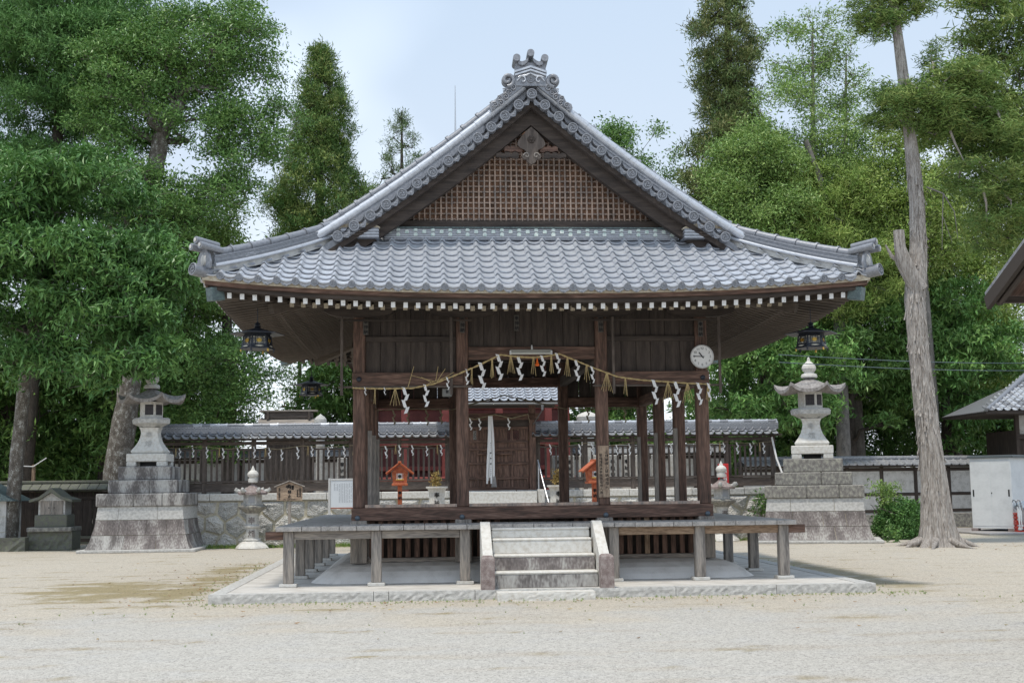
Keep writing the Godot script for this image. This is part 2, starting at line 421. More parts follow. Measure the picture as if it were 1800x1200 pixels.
# ---------------------------------------------------------------- brush writing, as thin raised strokes
const GLYPH := {
	"hou": [[1, 8.6, 9, 8.6], [2, 7.2, 8, 7.2], [0.6, 5.8, 9.4, 5.8], [5, 9.8, 4.4, 6, 0.6, 3.4], [5.6, 5.8, 9.6, 3.4], [3, 3.9, 7, 3.9], [2.4, 2.4, 7.6, 2.4], [5, 4.8, 5, 0]],
	"nou": [[2.4, 9.6, 1, 7.6, 3, 7.4], [3.4, 8.4, 1, 5.4, 3.8, 5.6], [2.4, 5.4, 2.4, 0.6], [1, 4, 0.6, 2], [3.6, 4, 4, 2.2], [5, 7.4, 5, 0.4], [5, 7.4, 9.4, 7.4, 9.4, 0.6, 8.6, 1], [7.2, 9.6, 7, 6, 5.6, 3.2], [7.2, 5.4, 8.8, 3.4]],
	"kin": [[0.6, 8.4, 4.4, 8.4], [2.5, 9.8, 2.5, 5.6], [2.5, 8, 0.6, 6], [2.5, 8, 4.2, 6.4], [5.6, 8.4, 9.4, 8.4], [7.5, 9.8, 7.5, 5.6], [7.5, 8, 5.6, 6], [7.5, 8, 9.4, 6], [2, 4.8, 8, 4.8], [0.6, 3.4, 9.4, 3.4], [5, 3.4, 5, 0.2], [2.8, 2.4, 1.4, 0.8], [7, 2.4, 8.8, 0.8]],
	"shi": [[5, 9.6, 5, 0.8], [5, 5.4, 8.6, 5.4], [2.4, 6.4, 2.4, 0.8], [0.4, 0.8, 9.6, 0.8]],
	"en": [[1.2, 7.4, 1.6, 5.4], [4.2, 8, 3.6, 6], [2.6, 9.6, 2.6, 5, 0.6, 0.6], [2.8, 4.4, 4.4, 2.2], [5.2, 9, 9.6, 9], [5.8, 9, 5.8, 5.8, 9.2, 5.8, 9.2, 7.4, 5.8, 7.4], [7.5, 9, 7.5, 5.8], [5.4, 4.4, 9.4, 4.4], [7.5, 5.8, 7.5, 0.8], [5.8, 2.6, 9.2, 2.6], [5, 0.8, 9.8, 0.8]],
	"kitsu": [[0.8, 7.4, 0.8, 3, 3.2, 3, 3.2, 7.4, 0.8, 7.4], [4.4, 8.6, 6.6, 8.6], [5.5, 9.8, 5.5, 6], [4.2, 6, 6.8, 6.4], [7, 9, 9.6, 9, 9.2, 6.2], [8.2, 9, 7, 6], [3.8, 4.4, 9.8, 4.4], [6.8, 5.6, 6.4, 3.6, 3.8, 0.4], [7, 4, 9.8, 0.4]],
	"shou": [[1, 9, 2.4, 8], [0.4, 6.6, 1.8, 5.6], [0.6, 0.6, 2.6, 3.8], [6.4, 9.8, 6.4, 6.4], [4.2, 8.8, 5, 7.2], [8.8, 8.8, 7.8, 7.2], [4, 6.4, 4, 0.2], [4, 6.4, 9, 6.4, 9, 0.4], [4, 4.4, 9, 4.4], [4, 2.6, 9, 2.6]],
	"ka": [[1.6, 6.8, 2.4, 4.6], [8.4, 7, 7, 5], [5, 9.6, 4.8, 5, 0.6, 0.4], [5, 4.8, 9.4, 0.4]],
	"ki": [[1, 9.4, 1, 7, 4, 7, 4, 9.4, 1, 9.4], [6, 9.4, 6, 7, 9, 7, 9, 9.4, 6, 9.4], [0.6, 5.6, 9.4, 5.6], [5, 6.6, 0.6, 3.6], [5, 5.6, 9.4, 3.6], [1, 3, 1, 0.4, 4, 0.4, 4, 3, 1, 3], [6, 3, 6, 0.4, 9, 0.4, 9, 3, 6, 3]],
	"tou": [[1, 7.4, 1.4, 5.4], [4, 8, 3.4, 6], [2.6, 9.6, 2.6, 5, 0.6, 0.6], [2.8, 4.4, 4.2, 2.4], [5, 9, 9.4, 9], [7.2, 9, 5, 6.6], [7.2, 8, 9.6, 6.6], [5.6, 5.8, 9, 5.8], [5.8, 4.6, 5.8, 2.8, 9, 2.8, 9, 4.6, 5.8, 4.6], [6.2, 2, 6.8, 0.8], [8.6, 2, 8, 0.8], [4.8, 0.6, 9.8, 0.6]],
	"kami": [[2.5, 9.6, 3, 8.6], [0.6, 7.8, 4, 7.8, 0.4, 4], [2.5, 6, 2.5, 0.2], [2.8, 5, 4.2, 3.8], [5.2, 7.8, 5.2, 3, 9.4, 3, 9.4, 7.8, 5.2, 7.8], [5.2, 5.4, 9.4, 5.4], [7.3, 9.6, 7.3, 0]],
}
func glyph(b: MB, which: String, at: Vector3, size: float, turn := Basis(), w := 0.09) -> void:   # lower left corner of the character at "at", facing local +z
	for s in GLYPH[which]:
		for i in range(0, s.size() - 2, 2):
			var p := at + turn * Vector3(s[i] * size * 0.1, s[i + 1] * size * 0.1, 0)
			var q := at + turn * Vector3(s[i + 2] * size * 0.1, s[i + 3] * size * 0.1, 0)
			var d := (q - p).normalized()
			b.bar(p - d * size * w * 0.3, q + d * size * w * 0.3, 0.004, size * w, 0.0, d.cross(turn.z).normalized())

func column_of(b: MB, at: Vector3, count: int, size: float, turn := Basis(), w := 0.1) -> void:   # a column of small brush characters going down from "at"
	var keys := GLYPH.keys()
	for k in count:
		glyph(b, keys[rng.randi() % keys.size()], at + turn * Vector3(0, -size * 1.12 * (k + 1), 0), size, turn, w)

# ================================================================ the court
func build_ground() -> void:
	var xs := []
	var zs := []
	var far := [-260.0, -160.0, -100.0, -70.0, -50.0, -38.0, -30.0, -24.0]
	for a in far: xs.append(a)
	var x := -20.0
	while x <= 20.0: xs.append(x); x += 0.12
	for a in [24.0, 30.0, 38.0, 50.0, 70.0, 100.0, 160.0, 260.0]: xs.append(a)
	for a in far: zs.append(a)
	x = -21.0
	while x <= 13.0: zs.append(x); x += 0.12
	for a in [14.5, 17.0, 20.0, 24.0, 30.0, 40.0, 60.0, 100.0, 160.0]: zs.append(a)
	var f := FastNoiseLite.new()
	f.seed = 5; f.frequency = 0.35; f.fractal_octaves = 4
	var g := FastNoiseLite.new()
	g.seed = 9; g.frequency = 1.3; g.fractal_octaves = 3
	var streak := FastNoiseLite.new()
	streak.seed = 12; streak.frequency = 0.9; streak.fractal_octaves = 4
	var hsh := FastNoiseLite.new()
	hsh.seed = 21; hsh.frequency = 4.0; hsh.fractal_octaves = 2
	var v := PackedVector3Array()
	var n := PackedVector3Array()
	var c := PackedColorArray()
	var sand := Color(0.53, 0.485, 0.41)
	var gravel := Color(0.505, 0.487, 0.455)
	var soil := Color(0.42, 0.365, 0.29)
	var moss := Color(0.29, 0.235, 0.105)
	var weed := Color(0.22, 0.23, 0.10)
	for iz in zs.size():
		for ix in xs.size():
			var px: float = xs[ix]
			var pz: float = zs[iz]
			var inner: float = 1.0 if abs(px) < 19.0 and pz > -20.0 and pz < 12.5 else 0.0
			v.append(Vector3(px, inner * (g.get_noise_2d(px, pz) * 0.008 + f.get_noise_2d(px * 0.4, pz * 0.4) * 0.012) - 0.012, pz))
			n.append(Vector3.UP)
			var a := f.get_noise_2d(px, pz)
			var b := g.get_noise_2d(px, pz)
			var s := streak.get_noise_2d(px * 0.35, pz * 1.6)
			# raked gravel lies in the middle of the court, bare sand round the hall
			var k: float = smoothstep(3.2, 6.0, pz + a * 3.0) * 0.85 + smoothstep(0.1, 0.5, b) * 0.25
			var col := sand.lerp(gravel, clampf(k, 0.0, 1.0))
			col = col.lerp(soil, clampf(smoothstep(0.12, 0.5, s) * 0.35, 0, 1))
			# moss on the drip line beside the platform, and a wider patch of it west of the hall
			var drip: float = exp(-pow((abs(px) - 5.75) / 0.55, 2.0)) * smoothstep(-8.5, -6.0, pz) * (1.0 - smoothstep(1.3, 2.6, pz))
			var patch: float = exp(-pow((px + 6.9) / 1.7, 2.0) - pow((pz + 0.6) / 2.3, 2.0))
			var m: float = smoothstep(0.42, 0.75, max(drip * (0.85 if px > 0.0 else 0.9), patch * 0.95) + s * 0.75 + b * 0.45 + hsh.get_noise_2d(px, pz) * 0.35)
			col = col.lerp(moss, m * (0.75 if px < 0.0 else 0.55))
			var w: float = smoothstep(0.4, 0.7, exp(-pow((pz + 15.9) / 0.5, 2.0)) * (1.0 if px < -3.0 or px > 5.0 else 0.4) + b * 0.5) * (1.0 if abs(px) < 9.0 else 0.3)
			col = col.lerp(weed, w * 0.8)
			c.append(col)
	var idx := PackedInt32Array()
	var w2 := xs.size()
	for iz in zs.size() - 1:
		for ix in w2 - 1:
			var a := iz * w2 + ix
			idx.append_array([a, a + 1, a + w2, a + 1, a + w2 + 1, a + w2])
	var arr := []
	arr.resize(Mesh.ARRAY_MAX)
	arr[Mesh.ARRAY_VERTEX] = v; arr[Mesh.ARRAY_NORMAL] = n; arr[Mesh.ARRAY_COLOR] = c; arr[Mesh.ARRAY_INDEX] = idx
	var am := ArrayMesh.new()
	am.add_surface_from_arrays(Mesh.PRIMITIVE_TRIANGLES, arr)
	var o := put(self, "ground", am, M.ground)
	tag(o, "pale sand and fine gravel of the shrine court with moss patches", "ground", "", "structure")

func rough_block(s: Vector3, amt: float, div := 8) -> ArrayMesh:   # a hewn kerb stone: bevelled, its front face broken
	var b := MB.new()
	var h := s * 0.5
	var rows := 4
	var pts := []
	for j in rows + 1:
		var row := []
		for i in div + 1:
			var e: float = 0.0 if i == 0 or i == div or j == rows else (rng.randf() - 0.6) * amt
			if j == rows: e = -0.006
			row.append(Vector3(-h.x + s.x * i / div, -h.y + s.y * j / rows + (0.0 if j < rows else (rng.randf() - 0.5) * amt * 0.3), h.z + e))
		pts.append(row)
	for j in rows:
		for i in div:
			b.quad(pts[j][i], pts[j][i + 1], pts[j + 1][i + 1], pts[j + 1][i])
	for i in div:
		var p: Vector3 = pts[rows][i]
		var q: Vector3 = pts[rows][i + 1]
		b.quad(p, q, Vector3(q.x, h.y, -h.z), Vector3(p.x, h.y, -h.z))
	b.quad(Vector3(-h.x, -h.y, -h.z), Vector3(-h.x, -h.y, h.z), Vector3(-h.x, h.y, h.z), Vector3(-h.x, h.y, -h.z))
	b.quad(Vector3(h.x, -h.y, h.z), Vector3(h.x, -h.y, -h.z), Vector3(h.x, h.y, -h.z), Vector3(h.x, h.y, h.z))
	b.quad(Vector3(h.x, -h.y, -h.z), Vector3(-h.x, -h.y, -h.z), Vector3(-h.x, h.y, -h.z), Vector3(h.x, h.y, -h.z))
	return b.mesh()

const S := 4.94
const SF := 2.30
const SB := -9.4
func build_platform() -> void:
	var p := thing("hall_platform", "low concrete platform with rough granite kerb that the timber hall stands on", "platform")
	pbox(p, "pavement", Vector3(0, 0.025, (SF + SB) * 0.5), Vector3(2 * S - 0.44, 0.18, SF - SB - 0.44), M.concrete, 0.002)
	var x := -S
	for l in [2.38, 0.22, 1.26, 0.92, 2.06, 1.52, 1.52]:
		var w: float = l
		var hgt := 0.17 if absf(x + w * 0.5) > 1.4 else 0.175
		put(p, "kerb_stone", rough_block(Vector3(w - 0.008, hgt, 0.22), 0.014, int(max(4.0, w * 18))), M.granite, Transform3D(Basis(), Vector3(x + w * 0.5, 0.12 - hgt * 0.5 + 0.002, SF - 0.11)))
		x += w
	for sx in [-1, 1]:
		var z := SF - 0.224
		for l in [2.4, 1.7, 2.2, 1.9, 2.1, 1.17]:
			var m := rough_block(Vector3(l - 0.008, 0.17, 0.22), 0.014, int(l * 14))
			put(p, "kerb_stone", m, M.granite, Transform3D(Basis(Vector3.UP, sx * PI * 0.5), Vector3(sx * (S - 0.11), 0.036, z - l * 0.5)))
			z -= l
	# the rounded plaster mound under the hall
	var b := MB.new()
	var rings := [[0.0, 0.118], [0.10, 0.20], [0.24, 0.29], [0.42, 0.36], [0.66, 0.41], [0.9, 0.42]]
	var ring_pts := []
	for r in rings:
		var e: float = r[0]
		var hx := 3.66 - e
		var z1 := 0.62 - e
		var z0 := -6.45 + e
		var rad: float = max(0.05, 0.55 - e * 0.4)
		var row := []
		for c in [[hx - rad, z1 - rad, 0.0], [-hx + rad, z1 - rad, PI * 0.5], [-hx + rad, z0 + rad, PI], [hx - rad, z0 + rad, PI * 1.5]]:
			for k in 6:
				var a: float = c[2] + PI * 0.1 * k
				row.append(Vector3(c[0] + cos(a) * rad, r[1], c[1] + sin(a) * rad))
		ring_pts.append(row)
	for i in rings.size() - 1:
		var cnt: int = ring_pts[i].size()
		for k in cnt:
			var k2 := (k + 1) % cnt
			b.quad(ring_pts[i][k2], ring_pts[i][k], ring_pts[i + 1][k], ring_pts[i + 1][k2])
	var top: Array = ring_pts[-1]
	for k in range(1, top.size() - 1): b.tri(top[0], top[k + 1], top[k])
	put(p, "plaster_mound", b.mesh(), M.plaster_mound)

func build_steps() -> void:
	var t := thing("stone_steps", "pale granite steps with sloping side walls leading up to the hall veranda", "steps")
	var tops := [0.36, 0.60, 0.83, 0.985]
	var fronts := [1.96, 1.70, 1.44, 1.19]
	var half := [0.79, 0.78, 0.77, 0.77]
	var mats := [M.stone_stained, M.stone_dark, M.granite_pale, M.granite_pale]
	var lows := [0.115, 0.36, 0.60, 0.83]
	for k in 4:
		# face stone and the worn, clean tread on it
		var zb := 0.95
		pbox(t, "step", Vector3(0, (lows[k] + tops[k] - 0.045) * 0.5, (fronts[k] + zb) * 0.5), Vector3(half[k] * 2, tops[k] - 0.045 - lows[k], fronts[k] - zb), mats[k], 0.01)
		var b := MB.new()
		b.bx(Vector3(0, tops[k] - 0.0225, (fronts[k] + zb) * 0.5 + 0.004), Vector3(half[k] * 2 + 0.004, 0.045, fronts[k] - zb + 0.008), 0.018)
		put(t, "tread", b.mesh(), M.granite_pale)
	for sx in [-1, 1]:
		# sloping cheek, then the rounded newel at its foot
		var b := MB.new()
		var tr := Transform3D(Basis(Vector3(0, 0, -1), Vector3.UP, Vector3.RIGHT), Vector3(sx * 0.875 - 0.075, 0, 0))
		b.prism([Vector2(-2.14, 0.115), Vector2(-1.145, 0.115), Vector2(-1.145, 1.065), Vector2(-1.235, 1.085), Vector2(-1.30, 1.075), Vector2(-2.14, 0.545)], 0.0, 0.15, tr)
		put(t, "side_wall", b.mesh(), M.granite_pale)
		var nb := MB.new()
		var prof := []
		for q in [[0.105, 0.0], [0.105, 0.42], [0.1, 0.455], [0.085, 0.48], [0.06, 0.495], [0.0, 0.5]]: prof.append(Vector2(q[0] * 1.36, q[1]))
		nb.lathe(prof, 4, Transform3D(Basis(), Vector3(0, 0, 0)), true, PI * 0.25)
		put(t, "newel", nb.mesh(), M.stone_red, Transform3D(Basis(), Vector3(sx * 0.885, 0.12, 2.19)))
	put(t, "landing_stone", rough_block(Vector3(1.42, 0.13, 0.34), 0.01, 24), M.granite_pale, Transform3D(Basis(), Vector3(-0.06, 0.04, 2.478)))

# ================================================================ the worship hall
const EX := 5.15
const EZ := 5.08
const CZ := -2.93
func lift(t: float) -> float: return 0.19 * pow(min(abs(t), 5.3) / 4.96, 2.5)
func roof_y(d: float) -> float: return 4.62 + 0.5 * d + 0.037 * d * d
func skirt(x: float, z: float) -> Vector3:
	var d := 2.15 - z
	return Vector3(x, roof_y(d) + lift(x) * clampf(1.0 - d / 2.3, 0.0, 1.0), z)
# a point of the eaves: side 0 front, 1 right, 2 back, 3 left; t along the side, out from the tile edge, y above the middle of the eave
func eave(side: int, t: float, out: float, y: float, fade := 1.0) -> Vector3:
	var yy := y + lift(t) * fade
	match side:
		0: return Vector3(t, yy, CZ + EZ + out)
		1: return Vector3(EX + out, yy, CZ - t)
		2: return Vector3(-t, yy, CZ - EZ - out)
	return Vector3(-EX - out, yy, CZ + t)
func half_len(side: int) -> float: return EX if side % 2 == 0 else EZ

func eave_strip(side: int, o0: float, o1: float, y0: float, y1: float) -> ArrayMesh:   # o1 is the outer edge
	var b := MB.new()
	var nseg := 28
	var prev := []
	for i in nseg + 1:
		var u := -1.0 + 2.0 * i / nseg
		var p := []
		for q in [[o0, y0], [o1, y0], [o1, y1], [o0, y1]]:
			p.append(eave(side, u * (half_len(side) + q[0]), q[0], q[1]))
		if i > 0:
			for k in 4:
				var k2 := (k + 1) % 4
				b.quad(prev[k], p[k], p[k2], prev[k2])
		prev = p
	return b.mesh()

func tile_shape(w: float, length: float, thick := 0.022, segs := 12, roll := 0.05) -> ArrayMesh:   # lower edge at z = 0, runs up to -z
	var b := MB.new()
	var pr := []
	for i in segs + 1:
		var u := float(i) / segs
		var y := 0.0
		if u < 0.30: y = roll * sin(PI * u / 0.30) + 0.004
		else: y = -0.022 * sin(PI * (u - 0.30) / 0.70)
		pr.append(Vector2(-w * 0.5 + w * u, y))
	for i in segs:
		var a: Vector2 = pr[i]
		var c: Vector2 = pr[i + 1]
		var na := Vector3(-(c.y - a.y), c.x - a.x, 0).normalized()
		var nl := na
		var nr := na
		if i > 0:
			var z: Vector2 = pr[i - 1]
			nl = (na + Vector3(-(a.y - z.y), a.x - z.x, 0).normalized()).normalized()
		if i < segs - 1:
			var e: Vector2 = pr[i + 2]
			nr = (na + Vector3(-(e.y - c.y), e.x - c.x, 0).normalized()).normalized()
		var lo := 0.042
		var p0 := Vector3(a.x, a.y + lo, 0)
		var p1 := Vector3(c.x, c.y + lo, 0)
		var q0 := Vector3(a.x, a.y, -length)
		var q1 := Vector3(c.x, c.y, -length)
		b.trin(p0, p1, q1, nl, nr, nr)
		b.trin(p0, q1, q0, nl, nr, nl)
		var d := Vector3(0, -thick, 0)
		b.quad(p0 + d, p1 + d, p1, p0)
		b.quad(p1 + d, p0 + d, q0 + d, q1 + d)
	return b.mesh()

func disc_shape(r: float, depth: float, rim := 0.16) -> ArrayMesh:   # round end tile with rim and three-comma crest, facing +z
	var b := MB.new()
	var t := Transform3D(Basis(Vector3.RIGHT, PI * 0.5), Vector3.ZERO)
	var seg := 20
	b.lathe([Vector2(r, -depth), Vector2(r, 0.0)], seg, t)
	b.lathe([Vector2(r, 0.0), Vector2(r * (1 - rim * 0.3), r * 0.08), Vector2(r * (1 - rim), r * 0.08)], seg, t, true)
	b.lathe([Vector2(r * (1 - rim), r * 0.08), Vector2(r * (1 - rim), -r * 0.16), Vector2(0.0, -r * 0.16)], seg, t, true)
	for k in 3:
		var poly := []
		var a0 := TAU * k / 3.0
		for i in 9:
			var s := i / 8.0
			var a := a0 + s * 2.3
			var rr := r * (0.20 + 0.42 * s)
			poly.append(Vector2(cos(a), sin(a)) * (rr + r * 0.13 * (1.0 - s * 0.8)))
		for i in range(8, -1, -1):
			var s := i / 8.0
			var a := a0 + s * 2.3
			var rr := r * (0.20 + 0.42 * s)
			poly.append(Vector2(cos(a), sin(a)) * (rr - r * 0.13 * (1.0 - s * 0.8)))
		b.prism(poly, -r * 0.16, r * 0.07)
	return b.mesh()

func pendant_shape(w: float, h: float) -> ArrayMesh:   # the leaf-shaped drip of an eave tile, facing +z
	var poly := []
	for i in 11:
		var u := i / 10.0
		poly.append(Vector2(-w * 0.5 + w * u, -0.025 * sin(PI * u)))
	for i in range(10, -1, -1):
		var u := i / 10.0
		var dip: float = pow(1.0 - abs(u - 0.5) * 2.0, 0.8)
		poly.append(Vector2(-w * 0.5 + w * u, -0.025 * sin(PI * u) - h * (0.35 + 0.65 * dip)))
	var b := MB.new()
	b.prism(poly, -0.02, 0.0)
	var mid := []
	for i in 9: mid.append(Vector3(-w * 0.3 + w * 0.6 * i / 8.0, -0.05 - 0.012 * sin(TAU * i / 4.0) - 0.012 * sin(PI * i / 8.0), 0.004))
	b.tube(mid, [0.003, 0.005, 0.006, 0.007, 0.008, 0.007, 0.006, 0.005, 0.003], 5)
	return b.mesh()

func build_hall() -> void:
	var h := thing("worship_hall", "open timber worship hall with grey tiled hip-and-gable roof and veranda", "shrine hall")
	hall_frame(h)
	hall_veranda(h)
	hall_eaves(h)
	hall_roof(h)
	hall_gable(h)

const PX := [-2.89, -1.175, 1.175, 2.89]
const PZ := [0.0, -1.95, -3.90, -5.85]
func hall_frame(h: Node3D) -> void:
	# ground sill and floor
	pbox(h, "ground_sill", Vector3(0, 1.2, 0.005), Vector3(6.02, 0.21, 0.23), M.wood_x, 0.008)
	pbox(h, "ground_sill", Vector3(0, 1.13, PZ[3]), Vector3(6.02, 0.17, 0.23), M.wood_x, 0.008)
	for sx in [-1, 1]: pbox(h, "ground_sill", Vector3(sx * 2.89, 1.13, PZ[3] * 0.5), Vector3(0.23, 0.166, 5.6), M.wood_z, 0.008)
	var x := -2.76
	while x < 2.7:
		var w := 0.27
		pbox(h, "floor_board", Vector3(x + w * 0.5, 1.17, PZ[3] * 0.5), Vector3(w - 0.004, 0.04, 5.55), M.plank[rng.randi() % 3], 0.003)
		x += w
	for i in 3: pbox(h, "threshold", Vector3((PX[i] + PX[i + 1]) * 0.5, 1.331, 0.03), Vector3(PX[i + 1] - PX[i] - 0.205, 0.05, 0.16), M.lattice, 0.004)
	var bolt := MB.new()
	bolt.lathe([Vector2(0.043, 0), Vector2(0.043, 0.012), Vector2(0.034, 0.024), Vector2(0.018, 0.032), Vector2(0, 0.034)], 14, Transform3D(Basis(Vector3.RIGHT, PI * 0.5), Vector3.ZERO))
	var bm := bolt.mesh()
	for px in PX:
		put(h, "bolt_cover", bm, M.bolt, Transform3D(Basis(), Vector3(px - (0.02 if px < 0 else -0.02), 1.142, 0.12)))
	# pillars
	for i in 4:
		for j in 4:
			if (i == 1 or i == 2) and (j == 1 or j == 2): continue
			pbox(h, "pillar", Vector3(PX[i], 2.95 if j == 0 else 2.9, PZ[j]), Vector3(0.20, 3.29 if j == 0 else 3.39, 0.20), M.wood_y, 0.014)
			if j > 0 and (i == 0 or i == 3):
				pbox(h, "half_post", Vector3(PX[i] * 0.966, 1.93, PZ[j] + 0.135), Vector3(0.075, 1.46, 0.06), M.grey_y, 0.005)
	# beams: head rails between the pillars
	for j in [0, 3]:
		var z: float = PZ[j]
		for i in 3:
			var xa: float = PX[i] + 0.1
			var xb: float = PX[i + 1] - 0.1
			var ym: float = 3.86 if i == 1 else 3.42
			pbox(h, "head_rail", Vector3((xa + xb) * 0.5, ym, z), Vector3(xb - xa, 0.21, 0.15), M.wood_x, 0.01)
	for sx in [-1, 1]:
		for j in 3:
			pbox(h, "head_rail", Vector3(sx * 2.89, 3.42, (PZ[j] + PZ[j + 1]) * 0.5), Vector3(0.15, 0.21, 1.75), M.wood_z, 0.01)
	for i in 2:   # the rail that wraps the outer front pillars
		var sx: float = -1.0 if i == 0 else 1.0
		pbox(h, "outer_rail", Vector3(sx * 2.085, 3.42, 0.122), Vector3(1.84, 0.225, 0.04), M.wood_x, 0.008)
		put(h, "bolt_cover", bm, M.iron, Transform3D(Basis(), Vector3(sx * 2.89, 3.42, 0.142)))
	# the wall of upright boards above the rails
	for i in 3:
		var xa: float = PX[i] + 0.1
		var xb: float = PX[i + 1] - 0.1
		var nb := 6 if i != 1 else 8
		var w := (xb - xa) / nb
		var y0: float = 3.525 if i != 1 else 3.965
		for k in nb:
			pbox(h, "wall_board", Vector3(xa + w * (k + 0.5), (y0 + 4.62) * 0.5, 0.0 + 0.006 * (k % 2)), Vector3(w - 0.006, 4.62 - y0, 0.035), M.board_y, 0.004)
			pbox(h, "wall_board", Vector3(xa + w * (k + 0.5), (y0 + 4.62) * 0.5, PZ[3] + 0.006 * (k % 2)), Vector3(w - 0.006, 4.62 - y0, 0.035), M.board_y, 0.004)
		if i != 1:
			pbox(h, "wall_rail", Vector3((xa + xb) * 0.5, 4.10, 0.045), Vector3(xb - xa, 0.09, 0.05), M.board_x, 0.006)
	for sx in [-1, 1]:
		for j in 3:
			var za: float = PZ[j] - 0.1
			var zb: float = PZ[j + 1] + 0.1
			for k in 6:
				var w := (za - zb) / 6
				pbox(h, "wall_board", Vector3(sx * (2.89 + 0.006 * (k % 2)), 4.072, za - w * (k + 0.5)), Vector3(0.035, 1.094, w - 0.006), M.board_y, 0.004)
	# wall plate, boat-shaped bracket arms, ceiling
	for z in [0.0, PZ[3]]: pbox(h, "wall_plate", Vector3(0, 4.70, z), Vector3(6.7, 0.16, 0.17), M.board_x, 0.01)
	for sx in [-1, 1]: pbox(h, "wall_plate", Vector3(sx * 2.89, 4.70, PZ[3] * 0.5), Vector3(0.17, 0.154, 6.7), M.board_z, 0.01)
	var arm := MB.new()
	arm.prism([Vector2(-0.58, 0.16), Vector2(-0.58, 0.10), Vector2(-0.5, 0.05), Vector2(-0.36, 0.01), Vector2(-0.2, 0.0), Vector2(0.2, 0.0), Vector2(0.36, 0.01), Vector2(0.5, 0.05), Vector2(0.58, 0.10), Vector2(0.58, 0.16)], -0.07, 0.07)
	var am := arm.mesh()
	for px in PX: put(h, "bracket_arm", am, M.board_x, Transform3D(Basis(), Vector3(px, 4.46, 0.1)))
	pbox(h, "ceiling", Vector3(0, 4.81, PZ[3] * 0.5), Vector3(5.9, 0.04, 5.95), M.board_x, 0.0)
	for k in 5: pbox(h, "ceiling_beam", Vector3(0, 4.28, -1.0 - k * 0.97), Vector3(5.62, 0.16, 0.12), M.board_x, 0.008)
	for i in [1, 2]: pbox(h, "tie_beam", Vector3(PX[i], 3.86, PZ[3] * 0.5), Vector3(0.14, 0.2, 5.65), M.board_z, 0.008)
	# slim frame on the front that once held a curtain
	for sx in [-1, 1]:
		pbox(h, "curtain_bar", Vector3(sx * 2.12, 3.29, 0.175), Vector3(2.22, 0.032, 0.03), M.wood_gx, 0.004)
		pbox(h, "curtain_bar", Vector3(sx * 2.12, 4.40, 0.20), Vector3(2.22, 0.035, 0.03), M.board_x, 0.004)
		for px in [1.36, 3.17]:
			pbox(h, "curtain_post", Vector3(sx * px, 3.80, 0.222), Vector3(0.045, 1.3, 0.03), M.wood_g, 0.004)
	pbox(h, "floor_rail", Vector3(0, 1.235, PZ[3]), Vector3(5.56, 0.04, 0.08), M.bolt, 0.004)
	for sx in [-1, 1]: pbox(h, "floor_rail", Vector3(sx * 2.89, 1.23, PZ[3] * 0.5), Vector3(0.07, 0.03, 5.5), M.grey_z, 0.004)

